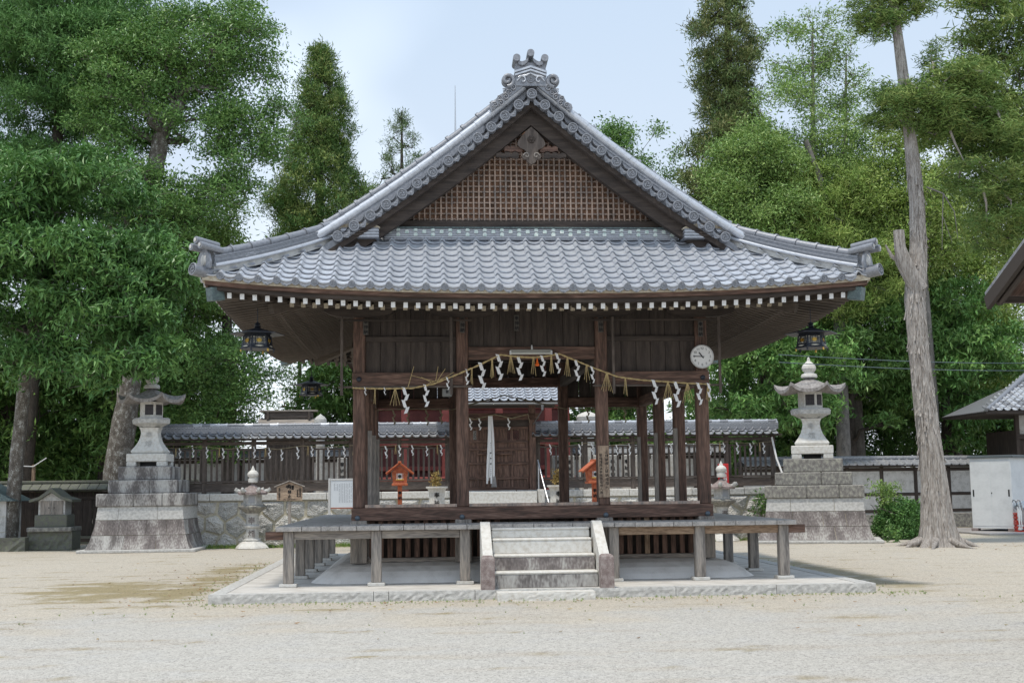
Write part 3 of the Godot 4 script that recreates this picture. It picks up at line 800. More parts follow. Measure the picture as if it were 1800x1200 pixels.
func hall_veranda(h: Node3D) -> void:
	var dk := 1.045
	# planks run outwards on the front, their ends showing at the edge
	var x := -4.12
	var widths := [0.40, 0.30, 0.28, 0.27, 0.36, 0.37, 0.33, 0.36, 0.30, 0.36, 0.36, 0.33, 0.29, 0.33, 0.30, 0.36, 0.33, 0.28, 0.34, 0.30, 0.36, 0.34, 0.31, 0.36, 0.32]
	var k := 0
	while x < 4.10:
		var w: float = min(widths[k % widths.size()], 4.12 - x)
		if 4.12 - x - w < 0.12: w = 4.12 - x
		var zi := 0.12 if abs(x + w * 0.5) < 3.0 else 0.12
		var dz := rng.randf_range(-0.008, 0.01)
		pbox(h, "veranda_plank", Vector3(x + w * 0.5, dk - 0.0375 + rng.randf_range(-0.003, 0.002), (zi + 1.13 + dz) * 0.5), Vector3(w - 0.007, 0.075, 1.13 + dz - zi), M.plank[k % 3], 0.008)
		x += w
		k += 1
	for sx in [-1, 1]:
		var z := 0.113
		while z > -8.2:
			var w := rng.randf_range(0.28, 0.38)
			pbox(h, "veranda_plank", Vector3(sx * 3.555, dk - 0.0375 + rng.randf_range(-0.003, 0.002), z - w * 0.5), Vector3(1.13, 0.075, w - 0.007), M.plank_x, 0.008)
			z -= w
	var z := -5.98
	for i in 7:
		pbox(h, "veranda_plank", Vector3(0, dk - 0.0375, z - 0.165), Vector3(5.96, 0.075, 0.32), M.grey_x, 0.006)
		z -= 0.33
	# edge beams and posts on footing stones
	var posts := [-3.93, -2.568, -1.181, 1.181, 2.568, 3.93]
	for i in 5:
		if i == 2: continue
		pbox(h, "veranda_beam", Vector3((posts[i] + posts[i + 1]) * 0.5, 0.905, 0.95), Vector3(posts[i + 1] - posts[i] - 0.16, 0.125, 0.11), M.tan_x if i == 3 or i == 4 else M.grey_x, 0.008)
	for sx in [-1, 1]:
		pbox(h, "beam_end", Vector3(sx * 4.15, 0.905, 0.95), Vector3(0.28, 0.13, 0.11), M.wood_x, 0.008)
		pbox(h, "veranda_beam", Vector3(sx * 3.93, 0.905, -3.6), Vector3(0.11, 0.125, 8.9), M.grey_z, 0.008)
	var foot := boxm(Vector3(0.27, 0.05, 0.24), 0.008)
	for px in posts:
		pbox(h, "veranda_post", Vector3(px, 0.567, 0.96), Vector3(0.16, 0.803, 0.16), M.grey_y, 0.01)
		put(h, "footing_stone", foot, M.granite_pale, Transform3D(Basis(), Vector3(px, 0.141, 0.96)))
	for sx in [-1, 1]:
		for i in range(1, 6):
			pbox(h, "veranda_post", Vector3(sx * 3.93, 0.505, 0.94 - 1.82 * i), Vector3(0.16, 0.68, 0.16), M.grey_y, 0.01)
			put(h, "footing_stone", foot, M.granite_pale, Transform3D(Basis(), Vector3(sx * 3.93, 0.141, 0.94 - 1.82 * i)))
	# stout foundation posts on the mound, with upright slats between
	for px in PX:
		for pz in PZ:
			pbox(h, "foundation_post", Vector3(px, 0.755, pz), Vector3(0.27, 0.69, 0.27), M.grey_y, 0.012)
	pbox(h, "slat_rail", Vector3(0, 0.45, -0.06), Vector3(5.5, 0.07, 0.09), M.grey_x, 0.006)
	x = -2.68
	while x < 2.7:
		if abs(x) > 0.6: pbox(h, "under_slat", Vector3(x, 0.79, -0.05), Vector3(0.085, 0.60, 0.03), M.wood_y if rng.randf() < 0.93 else M.tan_y, 0.004)
		x += 0.148
	pbox(h, "under_panel", Vector3(0, 0.76, -0.35), Vector3(5.4, 0.66, 0.03), M.board_y, 0.0)

func hall_eaves(h: Node3D) -> void:
	for side in 4:
		put(h, "eave_plaster", eave_strip(side, -0.30, -0.02, 4.548, 4.64), M.plaster_cream)
		put(h, "eave_board", eave_strip(side, -0.32, -0.055, 4.485, 4.552), M.wood_x if side % 2 == 0 else M.wood_z)
		put(h, "eave_board", eave_strip(side, -0.36, -0.11, 4.425, 4.482), M.board_x if side % 2 == 0 else M.board_z)
	# soffits: boards over the two tiers of rafters
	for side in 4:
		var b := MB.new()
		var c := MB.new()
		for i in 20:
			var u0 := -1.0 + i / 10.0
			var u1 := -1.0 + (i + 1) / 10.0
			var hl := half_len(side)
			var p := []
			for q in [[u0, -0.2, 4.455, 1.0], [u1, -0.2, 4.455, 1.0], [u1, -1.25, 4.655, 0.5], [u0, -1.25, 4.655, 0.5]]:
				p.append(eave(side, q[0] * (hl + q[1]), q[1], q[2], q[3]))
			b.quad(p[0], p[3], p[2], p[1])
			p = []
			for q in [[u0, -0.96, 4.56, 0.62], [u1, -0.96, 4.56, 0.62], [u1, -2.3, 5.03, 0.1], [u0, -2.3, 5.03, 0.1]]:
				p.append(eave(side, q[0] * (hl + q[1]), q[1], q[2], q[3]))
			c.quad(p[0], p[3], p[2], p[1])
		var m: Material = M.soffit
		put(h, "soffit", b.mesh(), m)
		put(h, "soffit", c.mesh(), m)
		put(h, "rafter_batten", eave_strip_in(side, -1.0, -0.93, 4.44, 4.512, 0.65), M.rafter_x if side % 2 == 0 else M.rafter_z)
	# rafters
	var tip := boxm(Vector3(0.066, 0.086, 0.008), 0.002)
	var tip2 := boxm(Vector3(0.07, 0.084, 0.008), 0.002)
	for side in 4:
		var hl := half_len(side)
		var m: Material = M.rafter_z if side % 2 == 0 else M.rafter_x
		var cnt := 25
		for i in range(-cnt, cnt + 1):
			var t := i * 0.19
			if side == 2 and abs(t) < 2.9: continue
			var reach: float = min(1.2, hl - abs(t) - 0.03)
			if reach > 0.35:
				var a := eave(side, t, -0.2, 4.375)
				var e := eave(side, t, -reach, 4.375 + (reach - 0.2) * 0.186, 1.0 - 0.476 * (reach - 0.2))
				var r := pbar(h, "flying_rafter", e, a, 0.062, 0.086, m, 0.004)
				if side == 0:
					var tr: Transform3D = along(e, a)
					put(r, "painted_end", tip, M.paint_white, Transform3D(Basis(), Vector3(0, 0, a.distance_to(e) * 0.5 + 0.002)))
		for i in range(-26, 27):
			var t := i * 0.178 + (0.03 if side == 0 else 0.0)
			if side == 2 and abs(t) < 2.9: continue
			var reach: float = min(2.3, hl - abs(t) - 0.03)
			if reach > 1.15:
				var a := eave(side, t, -0.90, 4.445, 0.67)
				var e := eave(side, t, -reach, 4.445 + (reach - 0.90) * 0.347, max(0.0, 0.67 - 0.4 * (reach - 0.9)))
				var r := pbar(h, "base_rafter", e, a, 0.066, 0.08, m, 0.004)
				if side == 0: put(r, "painted_end", tip2, M.paint_tan, Transform3D(Basis(), Vector3(0, 0, a.distance_to(e) * 0.5 + 0.002)))
	# hip rafters with their copper shoes
	for sx in [-1, 1]:
		for sz in [-1, 1]:
			var tip_p := Vector3(sx * (EX - 0.16), 4.56, CZ + sz * (EZ - 0.16))
			var root := Vector3(sx * 2.95, 5.0, CZ + sz * 2.95)
			pbar(h, "hip_rafter", root, tip_p, 0.15, 0.19, M.rafter_x, 0.01)
			var dirv := (tip_p - root).normalized()
			pbar(h, "copper_shoe", tip_p - dirv * 0.16, tip_p + dirv * 0.07, 0.165, 0.21, M.copper, 0.01)
			var low_tip := Vector3(sx * (EX - 0.93), 4.45, CZ + sz * (EZ - 0.93))
			pbar(h, "lower_hip_rafter", Vector3(sx * 2.95, 4.86, CZ + sz * 2.95), low_tip, 0.13, 0.17, M.rafter_x, 0.01)

func eave_strip_in(side: int, o0: float, o1: float, y0: float, y1: float, fade: float) -> ArrayMesh:
	var b := MB.new()
	var prev := []
	for i in 21:
		var u := -1.0 + i / 10.0
		var p := []
		for q in [[o0, y0], [o1, y0], [o1, y1], [o0, y1]]:
			p.append(eave(side, u * (half_len(side) + q[0]), q[0], q[1], fade))
		if i > 0:
			for k in 4: b.quad(prev[k], p[k], p[(k + 1) % 4], prev[(k + 1) % 4])
		prev = p
	return b.mesh()

func tile_frame(p: Vector3, ex: Vector3, down: Vector3) -> Transform3D:
	var z := down.normalized()
	var x := (ex - z * ex.dot(z)).normalized()
	return Transform3D(Basis(x, z.cross(x), z), p)

func hall_roof(h: Node3D) -> void:
	var tw := 0.28
	var tile := tile_shape(tw + 0.012, 0.33)
	var mats := [M.tile, M.tile, M.tile3, M.tile, M.tile, M.tile3]
	# front slope: a bed and its tiles, one by one
	var bed := MB.new()
	for i in 24:
		for j in 8:
			var pts := []
			for q in [[i, j], [i + 1, j], [i + 1, j + 1], [i, j + 1]]:
				var d: float = q[1] / 8.0 * 2.1
				var hw := EX - 0.06 - d
				pts.append(skirt(-hw + 2 * hw * q[0] / 24.0, 2.12 - d) - Vector3(0, 0.035, 0))
			bed.quad(pts[0], pts[1], pts[2], pts[3])
	var fs := put(h, "tiled_slope", bed.mesh(), M.tile2)
	var rows := 9
	for k in rows:
		var z := 2.16 - k * 0.232
		for i in range(-18, 19):
			var x := i * tw
			if abs(x) > z + 3.0 - 0.02: continue
			var p := skirt(x, z)
			var tr := tile_frame(p + Vector3(rng.randf_range(-0.003, 0.003), rng.randf_range(-0.002, 0.003), 0), skirt(x + 0.1, z) - skirt(x - 0.1, z), skirt(x, z) - skirt(x, z - 0.2))
			put(fs, "roof_tile", tile, mats[rng.randi() % 6], tr)
	var disc := disc_shape(0.058, 0.10)
	var pend := pendant_shape(0.19, 0.055)
	for i in range(-18, 19):
		var x := i * tw
		if abs(x) > 5.0: continue
		var e := Vector3(0.1, lift(x + 0.05) - lift(x - 0.05), 0).normalized()
		var tr := Transform3D(Basis(e, Vector3(-e.y, e.x, 0), Vector3.BACK), skirt(x, 2.16))
		put(fs, "eave_disc", disc, M.tile2, tr * Transform3D(Basis(), Vector3(-tw * 0.35, 0.015, 0.035)))
		put(fs, "eave_drip", pend, M.tile2, tr * Transform3D(Basis(), Vector3(tw * 0.15, 0.01, 0.022)))
	# the other slopes, whose tiles do not show from the court
	for side in [1, 2, 3]:
		var b := MB.new()
		var dmax := 5.15 if side != 2 else 1.9
		var steps := int(dmax / 0.235)
		for k in steps:
			var d0 := k * 0.235
			var d1 := (k + 1) * 0.235 + 0.03
			var reach: float = half_len(side) - min(d0, 2.35) + (0.0 if d0 < 2.35 else 0.45)
			var n := int(reach * 2 / 0.28)
			for i in n * 4:
				var t0 := -reach + 2 * reach * i / (n * 4.0)
				var t1 := -reach + 2 * reach * (i + 1) / (n * 4.0)
				var h0: float = [0.0, 0.05, 0.0, -0.02][i % 4]
				var h1: float = [0.05, 0.0, -0.02, 0.0][i % 4]
				var f0: float = clampf(1.0 - d0 / 2.3, 0, 1)
				var f1: float = clampf(1.0 - d1 / 2.3, 0, 1)
				var p0 := eave(side, t0, -d0, roof_y(d0) + 0.03 + h0, f0)
				var p1 := eave(side, t1, -d0, roof_y(d0) + 0.03 + h1, f0)
				var q0 := eave(side, t0, -d1, roof_y(d1) + h0, f1)
				var q1 := eave(side, t1, -d1, roof_y(d1) + h1, f1)
				b.quad(p0, p1, q1, q0)
				b.quad(p0 - Vector3(0, 0.06, 0), p1 - Vector3(0, 0.06, 0), p1, p0)
		var o := put(h, "roof_slope", b.mesh(), M.tile)
		o.set_meta("kind", "stuff")
		for i in range(-17, 18):
			var t := i * 0.28
			var tr := eave(side, t, 0.045, 4.645)
			put(o, "eave_disc", disc, M.tile, Transform3D(Basis(Vector3.UP, [0.0, PI * 0.5, PI, -PI * 0.5][side]), tr))
	# hip ridges: stacked flat courses under a row of round caps, with an end tile and crest on each front corner
	for sx in [-1, 1]:
		for sz in [1, -1]:
			var pts := []
			for k in 11:
				var d := 0.12 + 2.05 * k / 10.0
				var yl := roof_y(d) + lift(4.96 - d * 0.6) * clampf(1.0 - d / 2.3, 0, 1)
				pts.append(Vector3(sx * (EX - d), yl, CZ + sz * (EZ - d)))
			var ridge := MB.new()
			hip_band(ridge, pts, 0.10, 0.0, 0.12, sx * sz)
			var rn := put(h, "hip_ridge", ridge.mesh(), M.granite)
			for q in [[0.15, 0.115, 0.15], [0.105, 0.152, 0.185], [0.115, 0.187, 0.218], [0.105, 0.22, 0.25], [0.115, 0.252, 0.283]]:
				var cb := MB.new()
				hip_band(cb, pts, q[0], q[1], q[2], sx * sz)
				put(rn, "ridge_course", cb.mesh(), M.tile3 if q[0] > 0.14 else M.tile2)
			var edge := MB.new()
			var ep := []
			for p in pts: ep.append(p + Vector3(0, 0.13, 0) + Vector3(-sx * 0.707, 0, sz * 0.707) * 0.13)
			var rr := []
			for p in ep: rr.append(0.028)
			edge.tube(ep, rr, 8)
			put(rn, "ridge_edge", edge.mesh(), M.tile3)
			for k in 8:
				var a: Vector3 = lerp_path(pts, k / 8.0) + Vector3(0, 0.315, 0)
				var b2: Vector3 = lerp_path(pts, (k + 1) / 8.0) + Vector3(0, 0.315, 0)
				var cb := MB.new()
				var dv := (b2 - a).normalized()
				cb.tube([a, a + dv * 0.035, a + dv * 0.036, b2], [0.086, 0.086, 0.072, 0.064], 12)
				put(rn, "ridge_cap", cb.mesh(), M.tile2)
			var front: Vector3 = pts[0]
			var out := Vector3(sx, 0, sz).normalized()
			if sz > 0:
				# round corner tile, crest board and the three horn caps above it
				var cb := MB.new()
				cb.tube([front - out * 0.1 + Vector3(0, 0.0, 0), front + out * 0.30 + Vector3(0, 0.045, 0)], [0.088, 0.095], 14)
				put(rn, "corner_tile", cb.mesh(), M.tile2)
				var od := (out + Vector3(0, 0.12, 0)).normalized()
				var xo := Vector3.UP.cross(od).normalized()
				put(rn, "corner_disc", disc_shape(0.098, 0.03), M.tile2, Transform3D(Basis(xo, od.cross(xo), od), front + out * 0.315 + Vector3(0, 0.047, 0)))
				var crest := MB.new()
				crest.prism([Vector2(-0.15, 0.0), Vector2(0.15, 0.0), Vector2(0.17, 0.10), Vector2(0.13, 0.21), Vector2(0.07, 0.28), Vector2(0, 0.31), Vector2(-0.07, 0.28), Vector2(-0.13, 0.21), Vector2(-0.17, 0.10)], -0.03, 0.0)
				var xb := Vector3.UP.cross(out).normalized()
				var ct := Transform3D(Basis(xb, Vector3.UP, out), front + out * 0.12 + Vector3(0, 0.07, 0))
				var cn := put(rn, "corner_crest", crest.mesh(), M.tile2, ct)
				var boss := MB.new()
				boss.lathe([Vector2(0.075, 0), Vector2(0.06, 0.02), Vector2(0.03, 0.03), Vector2(0, 0.032)], 14, Transform3D(Basis(Vector3.RIGHT, PI * 0.5).scaled(Vector3(0.85, 1.35, 1)), Vector3(0, 0.13, 0.0)))
				put(cn, "boss", boss.mesh(), M.plaster_white)
				for q in [[-0.10, 0.30], [0.10, 0.30], [0.0, 0.39]]:
					var hb := MB.new()
					var a := ct * Vector3(q[0], q[1] + 0.0, -0.26)
					var e := ct * Vector3(q[0] * 1.15, q[1] + 0.035, 0.15)
					hb.tube([a, e], [0.048, 0.056], 12)
					var hn := put(rn, "horn_cap", hb.mesh(), M.tile2)
					var db := MB.new()
					db.lathe([Vector2(0.03, 0), Vector2(0, 0.004)], 12, Transform3D(Basis(Vector3.RIGHT, PI * 0.5), Vector3.ZERO))
					put(hn, "boss", db.mesh(), M.plaster_white, Transform3D(ct.basis, e + out * 0.012))
	# main ridge running back from the gable
	var mr := MB.new()
	mr.bx(Vector3(0, 8.33, CZ), Vector3(0.26, 0.42, 6.9))
	var rid := put(h, "main_ridge", mr.mesh(), M.tile2)
	var cap := MB.new()
	cap.tube([Vector3(0, 8.56, CZ + 3.5), Vector3(0, 8.56, CZ - 3.5)], [0.08, 0.08], 12)
	put(rid, "ridge_cap", cap.mesh(), M.tile2)

func lerp_path(p: Array, u: float) -> Vector3:
	var f := u * (p.size() - 1)
	var i := clampi(int(f), 0, p.size() - 2)
	return p[i].lerp(p[i + 1], f - i)

func hip_band(b: MB, pts: Array, hw: float, y0: float, y1: float, sgn: int) -> void:
	for k in pts.size() - 1:
		var d: Vector3 = pts[k + 1] - pts[k]
		var s := Vector3(d.z, 0, -d.x).normalized() * hw
		var a: Vector3 = pts[k]
		var c: Vector3 = pts[k + 1]
		var u0 := Vector3(0, y0, 0)
		var u1 := Vector3(0, y1, 0)
		b.quad(a + s + u0, c + s + u0, c + s + u1, a + s + u1)
		b.quad(c - s + u0, a - s + u0, a - s + u1, c - s + u1)
		b.quad(a + s + u1, c + s + u1, c - s + u1, a - s + u1)
		if k == 0: b.quad(a - s + u0, a + s + u0, a + s + u1, a - s + u1)
		if k == pts.size() - 2: b.quad(c + s + u0, c - s + u0, c - s + u1, c + s + u1)

# the rake: height of the round end tiles over x, measured along the gable's slope
func rake_y(x: float) -> float: return 8.14 - 0.875 * abs(x) + 0.037 * x * x

func hall_gable(h: Node3D) -> void:
	var g := Node3D.new()
	g.name = "gable"
	h.add_child(g)
	var zr := 0.75
	var xs := [0.22, 0.45, 0.68, 0.91, 1.155, 1.40, 1.66, 1.915, 2.16, 2.42, 2.68, 2.945, 3.21]
	var disc := disc_shape(0.088, 0.16, 0.2)
	var drip := pendant_shape(0.17, 0.08)
	put(g, "rake_disc", disc, M.tile2, Transform3D(Basis(), Vector3(0, 8.13, zr + 0.03)))
	for sx in [-1, 1]:
		for k in xs.size():
			var x: float = xs[k]
			var p := Vector3(sx * x, rake_y(x), zr)
			put(g, "rake_disc", disc, M.tile2, Transform3D(Basis(), p))
			var a: float = atan2(rake_y(x + 0.1) - rake_y(x - 0.1), 0.2)
			var tr := Transform3D(Basis(Vector3.BACK, sx * a), p + Vector3(0, 0, -0.03))
			var off := Vector3(-sx * 0.135, -0.012, -0.01)
			put(g, "rake_drip", drip, M.tile2, tr * Transform3D(Basis(), off + Vector3(0, 0.01, 0)))
			# the trough tile behind each drip
			var tb := MB.new()
			for i in 6:
				var u0 := -0.12 + 0.04 * i
				var u1 := u0 + 0.04
				tb.quad(Vector3(u0, 5.0 * u0 * u0 - 0.02, 0.0), Vector3(u1, 5.0 * u1 * u1 - 0.02, 0.0), Vector3(u1, 5.0 * u1 * u1 - 0.02, -0.3), Vector3(u0, 5.0 * u0 * u0 - 0.02, -0.3))
			if k == 0 and sx == -1: box_cache["trough"] = tb.mesh()
			put(g, "rake_trough", box_cache["trough"], M.tile2, tr * Transform3D(Basis(), off + Vector3(0, 0.05, -0.01)))
		# rake cover tubes, one tile long each
		for k in 14:
			var x0 := 0.10 + k * 0.238 - (0.09 if k == 0 else 0.0)
			var x1 := x0 + 0.238 + (0.09 if k == 0 else 0.0)
			var a := Vector3(sx * (x0 + 0.115), rake_y(x0) + 0.165, zr - 0.12)
			var b := Vector3(sx * (x1 + 0.115), rake_y(x1) + 0.165, zr - 0.12)
			var tb := MB.new()
			tb.tube([a, b], [0.064, 0.072], 12)
			put(g, "rake_cap", tb.mesh(), M.tile3)
		# bed under the rake tiles
		var bed := MB.new()
		for k in 14:
			var x0 := k * 0.25
			var x1 := x0 + 0.25
			var y0 := rake_y(x0)
			var y1 := rake_y(x1)
			for q in [[-0.105, 0.03, zr - 0.5, zr - 0.17]]:
				var a := Vector3(sx * x0, y0 + q[0], q[2])
				var c := Vector3(sx * x1, y1 + q[0], q[2])
				var dy := Vector3(0, q[1] - q[0], 0)
				var dz := Vector3(0, 0, q[3] - q[2])
				if sx > 0:
					b4(bed, a, c, dy, dz)
				else:
					b4(bed, c, a, dy, dz)
		put(g, "rake_bed", bed.mesh(), M.tile2)
		# descending ridge behind the rake
		var zk := 0.0
		for q in [[0.12, 0.05, 0.20], [0.13, 0.20, 0.232], [0.12, 0.236, 0.27], [0.13, 0.274, 0.31], [0.12, 0.314, 0.35]]:
			var kb := MB.new()
			for k in 12:
				var x0 := 0.25 + k * 0.26
				var x1 := x0 + 0.26
				var a := Vector3(sx * (x0 + 0.1), rake_y(x0) + q[1] + 0.05, zk - q[0])
				var c := Vector3(sx * (x1 + 0.1), rake_y(x1) + q[1] + 0.05, zk - q[0])
				if sx > 0: b4(kb, a, c, Vector3(0, q[2] - q[1], 0), Vector3(0, 0, q[0] * 2))
				else: b4(kb, c, a, Vector3(0, q[2] - q[1], 0), Vector3(0, 0, q[0] * 2))
			put(g, "descending_ridge", kb.mesh(), M.tile2)
		for k in 12:
			var x0 := 0.25 + k * 0.26
			var a := Vector3(sx * (x0 + 0.1), rake_y(x0) + 0.45, zk)
			var b := Vector3(sx * (x0 + 0.36), rake_y(x0 + 0.26) + 0.45, zk)
			var dv := (b - a).normalized()
			var tb := MB.new()
			tb.tube([a, b - dv * 0.05, b - dv * 0.049, b], [0.062, 0.068, 0.088, 0.088], 10)
			put(g, "ridge_cap", tb.mesh(), M.tile2)
		# bargeboard, in two layers
		var bb := MB.new()
		var bb2 := MB.new()
		for k in 14:
			var x0 := k * 0.25
			var x1 := x0 + 0.25
			var a := Vector3(sx * x0, rake_y(x0) - 0.46 + 0.02 * x0, 0.34)
			var c := Vector3(sx * x1, rake_y(x1) - 0.46 + 0.02 * x1, 0.34)
			var a2 := Vector3(sx * x0, rake_y(x0) - 0.20, 0.3)
			var c2 := Vector3(sx * x1, rake_y(x1) - 0.20, 0.3)
			var dy := Vector3(0, 0.28, 0)
			if sx > 0:
				b4(bb, a, c, dy, Vector3(0, 0, 0.14)); b4(bb2, a2, c2, Vector3(0, 0.1, 0), Vector3(0, 0, 0.32))
			else:
				b4(bb, c, a, dy, Vector3(0, 0, 0.14)); b4(bb2, c2, a2, Vector3(0, 0.1, 0), Vector3(0, 0, 0.32))
		put(g, "bargeboard", bb.mesh(), M.board_x)  # shade under the rake put into the dark board colour
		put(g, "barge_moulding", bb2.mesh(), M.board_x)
	# lattice over a reddish board
	var back := MB.new()
	back.prism([Vector2(-2.35, 5.95), Vector2(2.35, 5.95), Vector2(1.2, 6.9), Vector2(0, 7.86), Vector2(-1.2, 6.9)], -0.05, -0.02)
	var lt := put(g, "gable_panel", back.mesh(), M.lattice_back)
	var x := -2.07
	while x < 2.10:
		var top := rake_y(x) - 0.33
		if top > 6.16: pbox(lt, "lattice_bar", Vector3(x, (6.09 + top) * 0.5, 0.055), Vector3(0.026, top - 6.09, 0.035), M.lattice, 0.003)
		x += 0.0925
	var y := 6.155
	while y < 7.5:
		var hw := 0.0
		while rake_y(hw) - 0.33 > y: hw += 0.02
		if hw > 0.1: pbox(lt, "lattice_bar", Vector3(0, y, 0.018), Vector3(hw * 2, 0.026, 0.036), M.lattice, 0.003)
		y += 0.0955
	pbox(g, "gable_beam", Vector3(0.0, 6.03, 0.10), Vector3(4.86, 0.13, 0.24), M.board_x, 0.01)
	# gegyo: the carved pendant at the peak, with cloud brackets
	var ge := MB.new()
	var half := [Vector2(0, 0.34), Vector2(0.10, 0.25), Vector2(0.22, 0.10), Vector2(0.235, 0.03), Vector2(0.19, -0.02), Vector2(0.12, -0.05), Vector2(0.085, -0.09), Vector2(0.11, -0.12), Vector2(0.16, -0.125), Vector2(0.17, -0.17), Vector2(0.14, -0.21), Vector2(0.09, -0.22), Vector2(0.06, -0.27), Vector2(0, -0.31)]
	var poly := []
	for p in half: poly.append(p)
	for i in range(half.size() - 2, 0, -1): poly.append(Vector2(-half[i].x, half[i].y))
	ge.prism(poly, 0.0, 0.06)
	var gm := put(g, "gable_pendant", ge.mesh(), M.wood_g, Transform3D(Basis(), Vector3(0.0, 7.29, 0.485)))
	var fl := MB.new()
	for k in 6:
		var a := TAU * k / 6
		fl.lathe([Vector2(0.032, 0), Vector2(0.026, 0.02), Vector2(0, 0.028)], 8, Transform3D(Basis(Vector3.RIGHT, PI * 0.5), Vector3(cos(a) * 0.038, sin(a) * 0.038, 0)))
	fl.lathe([Vector2(0.024, 0), Vector2(0.02, 0.04), Vector2(0, 0.045)], 8, Transform3D(Basis(Vector3.RIGHT, PI * 0.5), Vector3.ZERO))
	put(gm, "flower_boss", fl.mesh(), M.board_y, Transform3D(Basis(), Vector3(0, 0.12, 0.06)))
	for sx in [-1, 1]:
		var sc := MB.new()
		var sp := []
		var sr := []
		for i in 14:
			var a := i * 0.5
			var r := 0.055 * (1.0 - i / 16.0)
			sp.append(Vector3(sx * (0.10 + cos(a) * r - 0.02), -0.155 + sin(a) * r, 0.062))
			sr.append(0.011)
		sc.tube(sp, sr, 6)
		put(gm, "scroll", sc.mesh(), M.grey_y)
		for q in [[0.30, -0.04, 0.30, 0.10, 0.40], [0.40, -0.15, 0.38, 0.09, 0.40]]:
			var cb := MB.new()
			var cl := []
			for i in 13:
				var u := i / 12.0
				cl.append(Vector2(sx * (q[0] - q[2] * 0.5 + q[2] * u), q[1] + q[3] * (0.35 + 0.5 * abs(sin(u * PI * 3.0)) * (1.0 - 0.5 * u))))
			for i in range(12, -1, -1):
				var u := i / 12.0
				cl.append(Vector2(sx * (q[0] - q[2] * 0.5 + q[2] * u), q[1] - q[3] * (0.2 + 0.3 * abs(sin(u * PI * 2.0 + 0.6)) * (1.0 - 0.4 * u))))
			cb.prism(cl, -0.02, 0.03)
			put(gm, "cloud_bracket", cb.mesh(), M.board_x if q[1] < -0.1 else M.wood_x, Transform3D(Basis(), Vector3(0, 0, -0.01)))
	# the band of small pale end tiles at the gable's foot
	pbox(g, "foot_band", Vector3(0.02, 5.85, 0.16), Vector3(4.98, 0.20, 0.20), M.tile2, 0.004)
	pbox(g, "foot_cap", Vector3(0.02, 5.955, 0.17), Vector3(5.0, 0.02, 0.27), M.copper, 0.004)
	for q in [5.80, 5.83, 5.86, 5.89, 5.92]: pbox(g, "foot_course", Vector3(0.02, q, 0.165), Vector3(4.98, 0.012, 0.21), M.tile, 0.002)
	var dot := MB.new()
	dot.prism([Vector2(-0.032, -0.03), Vector2(0.032, -0.03), Vector2(0.034, 0.005), Vector2(0.02, 0.03), Vector2(-0.02, 0.03), Vector2(-0.034, 0.005)], 0.0, 0.03)
	var dm := dot.mesh()
	var i2 := 0
	x = -2.38
	while x < 2.45:
		if i2 % 2 == 0: put(g, "foot_end_tile", dm, M.verdigris, Transform3D(Basis(), Vector3(x, 5.89, 0.262)))
		else:
			put(g, "foot_end_tile", dm, M.verdigris, Transform3D(Basis(), Vector3(x, 5.842, 0.262)))
			put(g, "foot_end_tile", dm, M.verdigris, Transform3D(Basis().scaled(Vector3(1, 0.7, 1)), Vector3(x, 5.918, 0.262)))
		x += 0.145
		i2 += 1
	for sx in [-1, 1]:
		var fb := MB.new()
		fb.bx(Vector3(sx * 2.86, 5.80, 0.36), Vector3(0.62, 0.17, 0.5), 0.01)
		put(g, "foot_return", fb.mesh(), M.tile2)
		for q in [5.74, 5.79, 5.84]: pbox(g, "foot_course", Vector3(sx * 2.86, q, 0.365), Vector3(0.63, 0.014, 0.51), M.tile, 0.002)
		var mo := MB.new()
		var top := []
		for i in 9: top.append(Vector2(-0.33 + 0.66 * i / 8.0, 0.07 * sin(PI * i / 8.0) + 0.015 * (i % 2)))
		mo.prism([Vector2(0.33, -0.02), Vector2(-0.33, -0.02)] + top, -0.24, 0.22)
		put(g, "mortar_cap", mo.mesh(), M.plaster_cream, Transform3D(Basis(), Vector3(sx * 2.86, 5.90, 0.37)))
	var ap := MB.new()
	ap.prism([Vector2(-0.8, 7.46), Vector2(0, 8.12), Vector2(0.8, 7.46), Vector2(0.8, 7.68), Vector2(0, 8.36), Vector2(-0.8, 7.68)], 0.38, 0.56)
	put(g, "apex_bed", ap.mesh(), M.tile2)
	crest_tile(g)

func b4(b: MB, a: Vector3, c: Vector3, dy: Vector3, dz: Vector3) -> void:   # a slanted box: a left, c right, dy up, dz to the front
	b.quad(a + dz, c + dz, c + dz + dy, a + dz + dy)
	b.quad(c, a, a + dy, c + dy)
	b.quad(a + dy + dz, c + dy + dz, c + dy, a + dy)
	b.quad(a, c, c + dz, a + dz)
	b.quad(a, a + dz, a + dz + dy, a + dy)
	b.quad(c + dz, c, c + dy, c + dz + dy)

func spiral(b: MB, c: Vector3, r: float, turns: float, w: float, sx: int, a0 := 0.0) -> void:
	var p := []
	var rr := []
	var n := int(turns * 12)
	for i in n + 1:
		var u := float(i) / n
		var a := a0 + u * turns * TAU
		p.append(c + Vector3(sx * cos(a), sin(a), 0.15 * (1.0 - u)) * r * (1.0 - 0.82 * u) + Vector3(0, 0, w * u))
		rr.append(w * (1.0 - 0.45 * u))
	b.tube(p, rr, 7)

